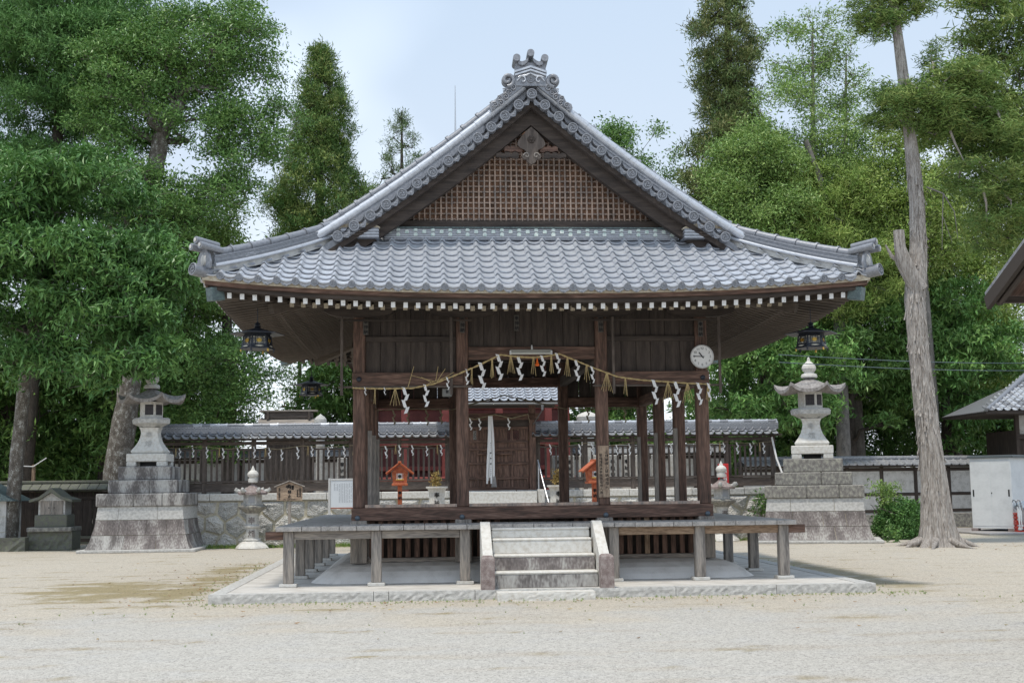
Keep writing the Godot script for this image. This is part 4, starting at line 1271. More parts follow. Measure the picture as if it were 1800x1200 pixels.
func crest_tile(g: Node3D) -> void:
	# the ornamental ridge-end tile, with fins of waves down both slopes and a little roof of three round caps
	var o := Node3D.new()
	o.name = "ridge_end_crest"
	g.add_child(o)
	o.position = Vector3(-0.015, 8.27, 0.76)
	var b := MB.new()
	b.prism([Vector2(-0.30, 0.0), Vector2(0.30, 0.0), Vector2(0.255, 0.14), Vector2(0.255, 0.40), Vector2(-0.255, 0.40), Vector2(-0.255, 0.14)], -0.22, 0.0)
	put(o, "body", b.mesh(), M.tile2)
	b = MB.new()
	for q in [[0.34, 0.27, 0.02, 0.035], [0.285, 0.265, 0.012, 0.03]]:
		b.prism([Vector2(-q[1], q[0] - 0.09), Vector2(0, q[0]), Vector2(q[1], q[0] - 0.09), Vector2(q[1], q[0] - 0.09 - q[3]), Vector2(0, q[0] - q[3]), Vector2(-q[1], q[0] - 0.09 - q[3])], -0.2, q[2] + 0.02)
	put(o, "eyebrow", b.mesh(), M.tile3)
	b = MB.new()
	for sx in [-1, 1]:
		spiral(b, Vector3(sx * 0.14, 0.09, 0.01), 0.085, 0.75, 0.016, sx, 0.6)
		b.tube([Vector3(0, 0.215, 0.01), Vector3(sx * 0.08, 0.17, 0.014), Vector3(sx * 0.17, 0.16, 0.014), Vector3(sx * 0.23, 0.08, 0.012)], [0.012, 0.02, 0.022, 0.01], 7)
	put(o, "cloud_relief", b.mesh(), M.tile3)
	put(o, "comma_crest", disc_shape(0.062, 0.02, 0.12), M.tile2, Transform3D(Basis(), Vector3(0.0, 0.115, 0.02)))
	for q in [[-0.235, 0.46], [0.235, 0.46], [0.0, 0.545]]:
		b = MB.new()
		b.tube([Vector3(q[0], q[1] - 0.02, -0.3), Vector3(q[0], q[1], 0.09)], [0.058, 0.062], 14)
		put(o, "round_cap", b.mesh(), M.tile2)
	for sx in [-1, 1]:
		b = MB.new()
		var pr := []
		for i in 9:
			var u := i / 8.0
			pr.append(Vector2(sx * (0.04 + 0.17 * u), 0.47 - 0.05 * u - 0.035 * sin(PI * u)))
		for i in range(8, -1, -1):
			var u := i / 8.0
			pr.append(Vector2(sx * (0.04 + 0.17 * u), 0.42 - 0.05 * u - 0.05 * sin(PI * u) - 0.01 * (i % 2)))
		b.prism(pr, -0.25, 0.05)
		put(o, "cap_trough", b.mesh(), M.tile2)
		# the fin down this slope
		b = MB.new()
		var fin := [Vector2(sx * 0.27, 0.12), Vector2(sx * 0.32, 0.02), Vector2(sx * 0.42, -0.02), Vector2(sx * 0.46, -0.12), Vector2(sx * 0.55, -0.17), Vector2(sx * 0.60, -0.27), Vector2(sx * 0.68, -0.30), Vector2(sx * 0.70, -0.37), Vector2(sx * 0.66, -0.44), Vector2(sx * 0.12, 0.0)]
		b.prism(fin, -0.16, -0.02)
		var fn := put(o, "fin", b.mesh(), M.tile2)
		var w := MB.new()
		for q in [[0.30, -0.03, 0.06], [0.36, -0.11, 0.045], [0.44, -0.09, 0.045], [0.42, -0.19, 0.06], [0.52, -0.22, 0.05], [0.50, -0.30, 0.06], [0.60, -0.33, 0.05], [0.63, -0.39, 0.035]]:
			spiral(w, Vector3(sx * q[0], q[1], -0.01), q[2], 1.4, q[2] * 0.24, sx, 0.8)
		put(fn, "wave_relief", w.mesh(), M.tile2)
		w = MB.new()
		spiral(w, Vector3(sx * 0.385, 0.10, -0.03), 0.115, 1.35, 0.042, -sx, -1.6)
		w.lathe([Vector2(0.10, -0.1), Vector2(0.105, -0.03), Vector2(0.09, 0.0), Vector2(0, 0.0)], 18, Transform3D(Basis(Vector3.RIGHT, PI * 0.5), Vector3(sx * 0.385, 0.10, -0.03)))
		put(fn, "large_scroll", w.mesh(), M.tile2)

# ================================================================ things on and in the hall
func shide(h: float) -> ArrayMesh:   # zig-zag paper streamer hanging from its top
	var b := MB.new()
	var w := h * 0.14
	var n := 4
	var th := 0.003
	for k in n:
		var s := -1.0 if k % 2 == 0 else 1.0
		var y0 := -h * k / n
		var y1 := -h * (k + 1.12) / n
		var xo := s * w * 0.28
		var tilt := s * 0.03
		var z := 0.004 * k
		b.prism([Vector2(xo - w * 0.5 - s * w * 0.35, y1), Vector2(xo + w * 0.5 - s * w * 0.35, y1 + tilt * 0.4), Vector2(xo + w * 0.5 + s * w * 0.35, y0), Vector2(xo - w * 0.5 + s * w * 0.35, y0 - tilt * 0.4)], z, z + th, Transform3D(Basis(Vector3.UP, s * 0.35), Vector3.ZERO))
	return b.mesh()

func tassel(h: float, n: int, spread: float) -> ArrayMesh:
	var b := MB.new()
	for k in n:
		var u := (k / maxf(1.0, n - 1.0) - 0.5) * 2.0
		var e := Vector3(u * spread * h + rng.randf_range(-0.01, 0.01), -h * rng.randf_range(0.85, 1.05), rng.randf_range(-0.03, 0.03))
		b.tube([Vector3(u * 0.006, 0, 0), e * 0.5 + Vector3(0, 0.01, 0), e], [0.006, 0.005, 0.004], 5)
	return b.mesh()

func rope_on(t: Node3D, pts: Array, r: float, m: Material) -> void:
	# two strands laid round each other
	for s in 2:
		var b := MB.new()
		var p := []
		var rr := []
		var n := pts.size() * 10
		for i in n + 1:
			var q := lerp_path(pts, float(i) / n)
			var a := i * 0.9 + s * PI
			p.append(q + Vector3(0.0, cos(a) * r * 0.6, sin(a) * r * 0.6))
			rr.append(r * 0.75 * (1.0 - 0.35 * abs(2.0 * i / n - 1.0)))
		b.tube(p, rr, 6)
		put(t, "strand", b.mesh(), m)

func build_hall_things() -> void:
	# sacred rope along the front
	var rp := []
	for q in [[-2.99, 3.27], [-2.8, 3.262], [-2.4, 3.255], [-2.01, 3.26], [-1.65, 3.33], [-1.3, 3.47], [-0.92, 3.63], [-0.54, 3.81], [-0.27, 3.775], [0.02, 3.76], [0.25, 3.785], [0.45, 3.82], [0.76, 3.69], [1.02, 3.58], [1.42, 3.43], [1.8, 3.375], [2.14, 3.35], [2.6, 3.315], [2.99, 3.295]]: rp.append(Vector3(q[0], q[1], 0.255))
	var t := thing("sacred_rope", "straw rope with white paper streamers strung across the front of the worship hall", "rope")
	rope_on(t, rp, 0.014, M.straw)
	var on := func(x: float) -> Vector3:
		for i in rp.size() - 1:
			if x <= rp[i + 1].x: return rp[i].lerp(rp[i + 1], clampf((x - rp[i].x) / (rp[i + 1].x - rp[i].x), 0, 1))
		return rp[-1]
	for q in [[-2.78, 0.13, 0.5], [-2.46, 0.12, 0.3], [-2.12, 0.42, 0.0], [-1.78, 0.36, -0.2], [-1.42, 0.20, 0.3], [-1.10, 0.25, -0.5], [-0.85, 0.44, 0.2], [-0.56, 0.42, 0.1], [-0.22, 0.40, 0.0], [0.17, 0.34, 0.2], [0.42, 0.33, 0.2], [0.74, 0.34, 0.1], [1.0, 0.27, 0.4], [2.05, 0.40, 0.2], [2.42, 0.42, 0.0], [2.80, 0.36, 0.1], [2.97, 0.30, 0.5]]:
		put(t, "paper_streamer", shide(q[1]), M.paper, Transform3D(Basis(Vector3.UP, q[2]), on.call(q[0]) + Vector3(0, 0.01, 0.016)))
	for q in [[-2.62, 0.26, 2, 0.04], [-2.29, 0.28, 4, 0.3], [-1.02, 0.27, 3, 0.08], [-0.68, 0.32, 5, 0.1], [-0.37, 0.30, 5, 0.2], [0.01, 0.32, 3, 0.12], [0.31, 0.32, 6, 0.12], [0.58, 0.32, 4, 0.15], [0.9, 0.28, 3, 0.15], [1.24, 0.33, 6, 0.3], [1.55, 0.3, 3, 0.08], [2.27, 0.33, 5, 0.3], [2.6, 0.32, 5, 0.3], [2.95, 0.3, 5, 0.15]]:
		put(t, "straw_tassel", tassel(q[1], q[2], q[3]), M.straw, Transform3D(Basis(), on.call(q[0]) + Vector3(0, 0, 0.002)))
	var sp := MB.new()   # stray straws standing out beside the left pillar
	for q in [[-1.62, 3.38, -1.58, 3.62], [-1.60, 3.37, -1.46, 3.58], [-1.60, 3.36, -1.32, 3.52], [-1.64, 3.37, -2.02, 3.47], [-2.08, 3.27, -1.98, 3.62], [-1.75, 3.33, -1.45, 3.44], [-1.7, 3.36, -1.86, 3.44]]:
		sp.tube([Vector3(q[0], q[1], 0.26), Vector3(q[2], q[3], 0.28)], [0.006, 0.004], 5)
	put(t, "stray_straw", sp.mesh(), M.straw)
	# rope inside, on the far opening
	var t2 := thing("sacred_rope", "old straw rope with faded streamers strung across the rear opening of the hall", "rope")
	rope_on(t2, [Vector3(-2.8, 3.28, -5.72), Vector3(-2.0, 3.30, -5.72), Vector3(-1.2, 3.28, -5.72), Vector3(-0.1, 3.58, -5.72), Vector3(1.2, 3.28, -5.72), Vector3(2.0, 3.26, -5.72), Vector3(2.8, 3.28, -5.72)], 0.012, M.straw_old)
	for q in [[-2.45, 0.3], [-2.15, 0.3], [-1.75, 0.32], [-1.45, 0.3], [1.7, 0.3], [2.1, 0.26], [2.5, 0.3]]: put(t2, "paper_streamer", shide(q[1]), M.straw_old, Transform3D(Basis(), Vector3(q[0], 3.27, -5.70)))
	# orange charm on the rope
	var b := MB.new()
	b.lathe([Vector2(0, -0.05), Vector2(0.03, -0.045), Vector2(0.036, -0.02), Vector2(0.02, 0.01), Vector2(0.012, 0.05), Vector2(0.005, 0.09)], 10)
	tag(put(self, "orange_charm", b.mesh(), flat(lin(0.75, 0.13, 0.01), 0.5), Transform3D(Basis(), Vector3(0.07, 3.66, 0.28))), "small orange charm hanging from the straw rope below the lamp tube", "charm")
	# clock on the outer right pillar
	t = thing("wall_clock", "round white wall clock with black numerals on the pillar", "clock", Vector3(2.88, 3.77, 0.14))
	var fwd := Transform3D(Basis(Vector3.RIGHT, PI * 0.5), Vector3.ZERO)
	b = MB.new()
	b.lathe([Vector2(0, -0.03), Vector2(0.19, -0.03), Vector2(0.20, -0.01), Vector2(0.20, 0.03), Vector2(0.19, 0.038), Vector2(0.182, 0.036), Vector2(0.180, 0.02)], 40, fwd)
	put(t, "case", b.mesh(), flat(lin(0.55, 0.55, 0.54), 0.4), Transform3D(Basis(), Vector3(0, 0, 0.03)))
	b = MB.new()
	b.lathe([Vector2(0.181, 0.0), Vector2(0, 0.001)], 40, fwd)
	put(t, "face", b.mesh(), M.white, Transform3D(Basis(), Vector3(0, 0, 0.052)))
	var font := SystemFont.new()
	font.font_names = PackedStringArray(["Droid Sans"])
	for k in 12:
		var tm := TextMesh.new()
		tm.text = str(k + 1)
		tm.font = font
		tm.font_size = 16
		tm.pixel_size = 0.0033
		tm.depth = 0.003
		var a := TAU * (k + 1) / 12.0
		put(t, "numeral", tm, M.ink, Transform3D(Basis(), Vector3(sin(a) * 0.138, cos(a) * 0.138, 0.056)))
	for q in [[-2.0 * PI * 37.0 / 360.0, 0.09, 0.018, 0.062], [TAU * 0.755, 0.155, 0.012, 0.066]]:
		var d := Vector3(sin(q[0]), cos(q[0]), 0)
		b = MB.new()
		b.bar(-d * 0.035, d * q[1], 0.003, q[2], 0.0, d.cross(Vector3.BACK).normalized())
		put(t, "hand", b.mesh(), M.black, Transform3D(Basis(), Vector3(0, 0, q[3])))
	# lamp tube over the middle bay
	t = thing("fluorescent_lamp", "unlit white fluorescent lamp fixed above the middle bay of the hall", "lamp", Vector3(-0.02, 3.865, 0.11))
	pbox(t, "housing", Vector3(0, 0.02, 0), Vector3(0.70, 0.05, 0.06), flat(lin(0.34, 0.33, 0.29), 0.5), 0.01)
	b = MB.new()
	b.tube([Vector3(-0.33, -0.02, 0.03), Vector3(0.33, -0.02, 0.03)], [0.022, 0.022], 12)
	put(t, "tube", b.mesh(), flat(lin(0.68, 0.67, 0.6), 0.3))
	for sx in [-1, 1]: pbox(t, "socket", Vector3(sx * 0.345, -0.01, 0.025), Vector3(0.03, 0.07, 0.06), M.white, 0.006)
	b = MB.new()
	b.tube([Vector3(0.02, 0.045, 0.0), Vector3(0.02, 0.12, -0.03)], [0.02, 0.012], 8)
	put(t, "cable_gland", b.mesh(), M.white)
	# long inscribed board on the pillar right of the steps
	t = thing("inscribed_board", "pale wooden board with brush writing fixed to the pillar beside the steps", "board", Vector3(1.175, 1.86, 0.115))
	pbox(t, "board", Vector3(0, 0, 0), Vector3(0.185, 0.86, 0.022), M.sign_wood_y, 0.004)
	b = MB.new()
	column_of(b, Vector3(0.02, 0.36, 0.012), 10, 0.058, Basis(), 0.09)
	put(t, "writing_column", b.mesh(), M.ink)
	b = MB.new()
	column_of(b, Vector3(-0.075, 0.30, 0.012), 12, 0.05, Basis(), 0.09)
	put(t, "writing_column", b.mesh(), M.ink)
	# name strips high on pillars and wall
	for q in [[-2.78, 4.30, "at the head of the pillar below the western bracket arm"], [-1.17, 4.33, "on the pillar left of the middle bay"], [-0.25, 4.37, "on the boards of the middle bay"], [1.17, 4.33, "on the pillar of the board with brush writing"], [2.88, 4.25, "above the round white clock"]]:
		var lab := ""
		match q[0]:
			-2.78: lab = "faint name strip on the wall behind the slim curtain frame farthest from the clock"
			-1.17: lab = "faint name strip on the pillar where the straw rope starts to rise"
			-0.25: lab = "faint name strip on the upright boards above the lamp tube"
			1.17: lab = "faint name strip high on the pillar that bears the inscribed board"
			_: lab = "faint name strip on the pillar above the round clock"
		var s := thing("name_strip", lab, "name plate", Vector3(q[0], q[1], 0.13 if q[0] != -0.25 else 0.05), 0.0, "paper name strips under the eaves")
		pbox(s, "strip", Vector3.ZERO, Vector3(0.085, 0.27, 0.012), M.board_pale, 0.002)
		b = MB.new()
		for k in 3: glyph(b, ["hou", "kami", "nou"][k], Vector3(-0.034, 0.045 - 0.085 * k, 0.008), 0.07, Basis(), 0.1)
		put(s, "writing", b.mesh(), M.ink)
	# switch box
	t = thing("switch_box", "small grey box hanging below the side bay rail of the hall", "box", Vector3(-1.43, 3.20, 0.06))
	pbox(t, "case", Vector3.ZERO, Vector3(0.16, 0.14, 0.08), flat(lin(0.17, 0.17, 0.16), 0.6), 0.01)
	pbox(t, "switch", Vector3(0, 0.01, 0.043), Vector3(0.04, 0.05, 0.012), M.black, 0.004)
	# hanging lanterns
	var l := hanging_lantern("hexagonal black iron lantern with gold crest hung at the eave corner over the moss patch", Vector3(-4.41, 3.72, 1.3))
	l.rotation.y = 0.28
	l.scale = Vector3(1.0, 0.74, 1.0)
	copy_of(l, "hexagonal black iron lantern with gold crest hung at the eave corner by the clock", Vector3(4.42, 3.70, 1.3), -0.06)
	copy_of(l, "hexagonal black iron lantern hung at the rear eave corner, dark against trees", Vector3(-4.36, 3.66, -7.5), 0.2)

func hanging_lantern(label: String, at: Vector3) -> Node3D:
	var t := thing("hanging_lantern", label, "lantern", at, 0.0, "lanterns hung at the eave corners")
	var b := MB.new()
	# six-sided roof with drooping brim and corner tips
	umbrella(b, 6, 0.43, 0.15, 0.0, Vector3(0, 0.43, 0), PI / 6, 0.015, 1.25)
	put(t, "roof", b.mesh(), M.iron)
	b = MB.new()
	b.lathe([Vector2(0.05, 0.58), Vector2(0.055, 0.60), Vector2(0.03, 0.615), Vector2(0.05, 0.64), Vector2(0.04, 0.66), Vector2(0.012, 0.68), Vector2(0.01, 0.70)], 10)
	b.tube([Vector3(0, 0.70, 0), Vector3(0, 0.98, 0)], [0.007, 0.007], 6)
	put(t, "finial_and_rod", b.mesh(), M.iron)
	b = MB.new()
	b.lathe([Vector2(0.255, 0.13), Vector2(0.24, 0.17)], 6, Transform3D(), true, PI / 6)
	b.lathe([Vector2(0.205, 0.385), Vector2(0.20, 0.43)], 6, Transform3D(), true, PI / 6)
	b.lathe([Vector2(0.0, 0.10), Vector2(0.27, 0.10), Vector2(0.275, 0.125), Vector2(0.255, 0.132)], 6, Transform3D(), true, PI / 6)
	put(t, "frame", b.mesh(), M.iron)
	var paper := flat(lin(0.52, 0.50, 0.42), 0.8)
	b = MB.new()
	b.lathe([Vector2(0.225, 0.168), Vector2(0.195, 0.388)], 6, Transform3D(), true, PI / 6)
	put(t, "paper_lining", b.mesh(), paper)
	for k in 6:
		var tr := Transform3D(Basis(Vector3.UP, TAU * k / 6.0), Vector3.ZERO) * Transform3D(Basis(Vector3.RIGHT, -0.115), Vector3(0, 0.28, 0.187))
		var p := MB.new()
		# panel frame: side rails, bars and ring round the crest
		for sx in [-1, 1]:
			p.bx(Vector3(sx * 0.105, 0, 0.004), Vector3(0.02, 0.22, 0.012))
			p.bx(Vector3(sx * 0.056, 0, 0.004), Vector3(0.01, 0.22, 0.01))
			for j in 4: p.bx(Vector3(sx * 0.08, -0.066 + 0.038 * j - 0.01, 0.003), Vector3(0.045, 0.018, 0.008))
			p.bx(Vector3(sx * 0.028, 0.0, 0.003), Vector3(0.005, 0.16, 0.007))
		for j in 5: p.bx(Vector3(0, -0.075 + 0.036 * j, 0.003), Vector3(0.115, 0.006, 0.007))
		p.bx(Vector3(0, 0.092, 0.004), Vector3(0.21, 0.022, 0.01))
		p.bx(Vector3(0, -0.096, 0.004), Vector3(0.22, 0.022, 0.01))
		var f := put(t, "side_panel", p.mesh(), M.iron, tr)
		put(f, "gold_crest", disc_shape(0.042, 0.006, 0.1), M.gold, Transform3D(Basis(), Vector3(0, -0.005, 0.012)))
		var q := MB.new()
		q.prism([Vector2(-0.07, 0), Vector2(-0.02, -0.012), Vector2(0.02, -0.012), Vector2(0.07, 0), Vector2(0.02, 0.012), Vector2(-0.02, 0.012)], 0.0, 0.006)
		put(f, "cut_out", q.mesh(), paper, Transform3D(Basis(), Vector3(0, -0.128, 0.02)))
		var fb := MB.new()
		fb.prism([Vector2(-0.012, 0), Vector2(0.012, 0), Vector2(0.02, -0.06), Vector2(-0.006, -0.06)], -0.008, 0.008)
		put(t, "foot", fb.mesh(), M.gold if k % 2 == 0 else M.iron, Transform3D(Basis(Vector3.UP, TAU * (k + 0.5) / 6.0), Vector3(0, 0.105, 0)) * Transform3D(Basis(), Vector3(0, 0, 0.255)))
	return t

# a many-sided roof, hollow-curved, its corners turned up
func umbrella(b: MB, sides: int, r: float, rise: float, up: float, at: Vector3, turn := 0.0, thick := 0.02, belly := 1.7) -> void:
	var per := 8
	var steps := 8
	var n := sides * per
	var grid := []
	for j in steps + 1:
		var row := []
		var u := float(j) / steps   # 0 at the peak, 1 at the rim
		for i in n:
			var a := TAU * i / n
			var w := fposmod(a, TAU / sides) - PI / sides
			var rad := r * cos(PI / sides) / cos(w)
			var c: float = pow(abs(w) / (PI / sides), 3.0)
			var y := rise * pow(1.0 - u, belly) + up * c * pow(u, 3.0)
			row.append(at + Vector3(sin(a + turn) * rad * max(u, 0.06), y, cos(a + turn) * rad * max(u, 0.06)))
		grid.append(row)
	for j in steps:
		for i in n:
			var i2 := (i + 1) % n
			b.quad(grid[j + 1][i], grid[j + 1][i2], grid[j][i2], grid[j][i])
	var d := Vector3(0, -thick, 0)
	for i in n:
		var i2 := (i + 1) % n
		b.quad(grid[steps][i] + d, grid[steps][i2] + d, grid[steps][i2], grid[steps][i])
		var ci := at + Vector3(0, -thick * 0.2, 0)
		b.tri(grid[steps][i2] + d, grid[steps][i] + d, ci.lerp(grid[steps][i] + d, 0.2))
		b.tri(grid[steps][i2] + d, ci.lerp(grid[steps][i] + d, 0.2), ci.lerp(grid[steps][i2] + d, 0.2))

# ================================================================ the terrace behind: wall, fences, gate
const WZ := -16.4
func clip_half(poly: PackedVector2Array, p: Vector2, d: Vector2) -> PackedVector2Array:   # keep the side where (x - p).d <= 0
	var out := PackedVector2Array()
	for i in poly.size():
		var a := poly[i]
		var b := poly[(i + 1) % poly.size()]
		var da := (a - p).dot(d)
		var db := (b - p).dot(d)
		if da <= 0.0: out.append(a)
		if (da < 0.0) != (db < 0.0): out.append(a.lerp(b, da / (da - db)))
	return out

func build_terrace() -> void:
	var w := thing("retaining_wall", "retaining wall of fitted pale stones with a granite coping below the slatted fences", "wall")
	pbox(w, "mortar_bed", Vector3(-0.5, 0.6, WZ - 0.492), Vector3(18.9, 1.44, 1.0), M.mortar, 0.0)
	var seeds := []
	for j in 3:
		for i in 29:
			seeds.append(Vector2(-10.2 + i * 0.66 + (0.33 if j % 2 == 1 else 0.0) + rng.randf_range(-0.14, 0.14), 0.12 + j * 0.5 + rng.randf_range(-0.13, 0.13)))
	for i in seeds.size():
		var c: Vector2 = seeds[i]
		var poly := PackedVector2Array([Vector2(-9.95, -0.15), Vector2(8.95, -0.15), Vector2(8.95, 1.325), Vector2(-9.95, 1.325)])
		for k in seeds.size():
			if k == i or seeds[k].distance_to(c) > 2.0: continue
			var d: Vector2 = (seeds[k] - c)
			poly = clip_half(poly, c + d * 0.5, d)
			if poly.size() < 3: break
		if poly.size() < 3: continue
		if c.x > -2.9 and c.x < 4.6 and c.y < 0.6: continue   # hidden behind the hall
		var sh := Geometry2D.offset_polygon(poly, -0.013)
		if sh.is_empty() or sh[0].size() < 3: continue
		var o: PackedVector2Array = sh[0]
		if Geometry2D.is_polygon_clockwise(o): o.reverse()
		var inner := Geometry2D.offset_polygon(o, -0.05)
		var mid := Vector2.ZERO
		for q in o: mid += q
		mid /= o.size()
		var b := MB.new()
		var zc := rng.randf_range(0.05, 0.11)
		# two rings of points towards the bulging, hewn face
		var rings := [o]
		for f in [0.10, 0.45, 0.75]:
			var r := PackedVector2Array()
			for q in o: r.append(q.lerp(mid, f))
			rings.append(r)
		var zs := [-0.06, zc * 0.55, zc, zc * 1.05]
		var pts := []
		for j in 4:
			var row := []
			for q in rings[j]: row.append(Vector3(q.x - mid.x, q.y - mid.y, zs[j] + (rng.randf_range(-0.03, 0.02) if j > 0 else 0.0)))
			pts.append(row)
		for j in 3:
			for k in o.size():
				var k2 := (k + 1) % o.size()
				b.quad(pts[j][k], pts[j][k2], pts[j + 1][k2], pts[j + 1][k])
		for k in o.size(): b.tri(pts[3][k], pts[3][(k + 1) % o.size()], Vector3(0, 0, zc + 0.01))
		put(w, "wall_stone", b.mesh(), M.rubble[rng.randi() % 3], Transform3D(Basis(), Vector3(mid.x, mid.y, WZ)))
	var x := -9.98
	for l in [1.9, 1.35, 2.05, 1.6, 2.2, 1.8, 2.0, 1.4, 1.9, 1.6, 1.18]:
		if x > -1.2 and x < 0.9: pass
		pbox(w, "coping_stone", Vector3(x + l * 0.5, 1.435, WZ - 0.22), Vector3(l - 0.012, 0.21, 0.62), M.granite_pale if rng.randf() < 0.5 else M.granite, 0.018)
		x += l
	pbox(w, "terrace_fill", Vector3(-0.5, 0.7, WZ - 6.2), Vector3(18.9, 1.4, 10.2), M.concrete, 0.0)
	# the two fences
	fence(-9.75, -1.12, "roofed slatted fence of dark wood on the terrace beside the no smoking sign")
	fence(1.62, 8.85, "roofed slatted fence of dark wood on the terrace with a red box before it")
	gate()

func fence(x0: float, x1: float, label: String) -> void:
	var z := -16.75
	var t := thing("roofed_fence", label, "fence", Vector3((x0 + x1) * 0.5, 1.54, z), 0.0, "slatted fences on the terrace")
	var o := Vector3((x0 + x1) * 0.5, 1.54, z)
	var n := int(round((x1 - x0) / 1.44))
	var dx := (x1 - x0) / n
	for i in n + 1: pbox(t, "post", Vector3(x0 + i * dx, 2.36, z) - o, Vector3(0.13, 1.64, 0.13), M.wood_g, 0.008)
	for q in [[1.72, 0.26, 0.05, 0.02], [1.885, 0.055, 0.12, 0.03], [2.83, 0.05, 0.07, 0.0], [3.02, 0.10, 0.10, 0.0]]:
		pbox(t, "rail", Vector3((x0 + x1) * 0.5, q[0], z + q[3]) - o, Vector3(x1 - x0 + 0.1, q[1], q[2]), M.wood_gx, 0.005)
	var m := int((x1 - x0) / 0.155)
	for i in m:
		var x := x0 + (i + 0.5) * (x1 - x0) / m
		if absf(fposmod(x - x0 + dx * 0.5, dx) - dx * 0.5) < 0.085: continue
		pbox(t, "slat", Vector3(x, 2.36, z + 0.01) - o, Vector3(0.065, 0.90, 0.03), M.wood_g, 0.004)
	# roof: two rows of tiles to the front, stacked ridge with round caps
	var tm := tile_shape(0.262, 0.26, 0.022, 10, 0.068)
	var cnt := int((x1 - x0 + 0.5) / 0.25)
	var r := pbox(t, "roof_board", Vector3((x0 + x1) * 0.5, 3.135, z) - o, Vector3(x1 - x0 + 0.4, 0.04, 0.75), M.board_x, 0.0)
	var ro := Vector3((x0 + x1) * 0.5, 3.135, z)
	for row in 2:
		for i in cnt:
			var x := x0 - 0.2 + (i + 0.5) * 0.25
			var p := Vector3(x, 3.135 + 0.11 * row, z + 0.42 - 0.20 * row)
			put(r, "roof_tile", tm, M.tile_old if rng.randf() < 0.6 else M.tile2, tile_frame(p - ro, Vector3.RIGHT, Vector3(0, -0.5, 1)))
			if row == 0: put(r, "roof_tile", tm, M.tile_old, tile_frame(Vector3(x, 3.20, z - 0.40) - ro, Vector3.LEFT, Vector3(0, -0.5, -1)))
	pbox(r, "ridge_course", Vector3((x0 + x1) * 0.5, 3.38, z) - ro, Vector3(x1 - x0 + 0.3, 0.15, 0.30), M.tile2, 0.004)
	pbox(r, "ridge_course", Vector3((x0 + x1) * 0.5, 3.485, z) - ro, Vector3(x1 - x0 + 0.3, 0.06, 0.24), M.tile_old, 0.004)
	# openwork course: a row of little crossed tiles
	var cb := MB.new()
	for i in int((x1 - x0) / 0.1):
		for s in [-1, 1]: cb.bar(Vector3(x0 + i * 0.1 - s * 0.045, 3.462, z + 0.128), Vector3(x0 + i * 0.1 + s * 0.045, 3.508, z + 0.128), 0.012, 0.012)
	var ow := put(r, "openwork_course", cb.mesh(), M.tile, Transform3D(Basis(), -ro))
	ow.set_meta("kind", "stuff")
	var k := x0 - 0.15
	while k < x1 + 0.1:
		var b := MB.new()
		b.tube([Vector3(-0.125, 0, 0), Vector3(0.09, 0, 0), Vector3(0.091, 0, 0), Vector3(0.125, 0, 0)], [0.062, 0.062, 0.078, 0.078], 10)
		if not box_cache.has("fcap"): box_cache["fcap"] = b.mesh()
		put(r, "ridge_cap", box_cache["fcap"], M.tile2 if rng.randf() < 0.5 else M.tile, Transform3D(Basis(), Vector3(k + 0.125, 3.55, z) - ro))
		k += 0.25
	for e in [[x0 - 0.17, -1], [x1 + 0.17, 1]]:
		put(r, "ridge_end_tile", disc_shape(0.11, 0.08), M.tile2, Transform3D(Basis(Vector3.UP, e[1] * PI * 0.5), Vector3(e[0], 3.45, z) - ro))
		var eb := MB.new()
		eb.prism([Vector2(-0.15, -0.14), Vector2(0.15, -0.14), Vector2(0.13, 0.05), Vector2(0.0, 0.17), Vector2(-0.13, 0.05)], -0.05, 0.0)
		put(r, "ridge_end_crest", eb.mesh(), M.tile2, Transform3D(Basis(Vector3.UP, e[1] * PI * 0.5), Vector3(e[0] - e[1] * 0.01, 3.45, z) - ro))
	# a rope with streamers hangs along it
	var rt := thing("sacred_rope", "straw rope with paper streamers along the " + ("fence beside the no smoking sign" if x0 < 0.0 else "fence with the red box"), "rope")
	var pts := []
	for i in n * 2 + 1:
		pts.append(Vector3(x0 + i * dx * 0.5, 2.93 - (0.09 if i % 2 == 1 else 0.0) * rng.randf_range(0.4, 1.2), z + 0.12))
	rope_on(rt, pts, 0.010, M.straw_old)
	var xx := x0 + 0.25
	var si := 0
	while xx < x1 - 0.1:
		var p := lerp_path(pts, (xx - x0) / (x1 - x0))
		if si % 3 == 1: put(rt, "straw_tassel", tassel(0.28, 4, 0.1), M.straw, Transform3D(Basis(), p))
		put(rt, "paper_streamer", shide(rng.randf_range(0.28, 0.36)), M.paper, Transform3D(Basis(Vector3.UP, rng.randf_range(-0.5, 0.5)), p + Vector3(0.12, 0.0, 0.012)))
		xx += rng.randf_range(0.36, 0.48)
		si += 1

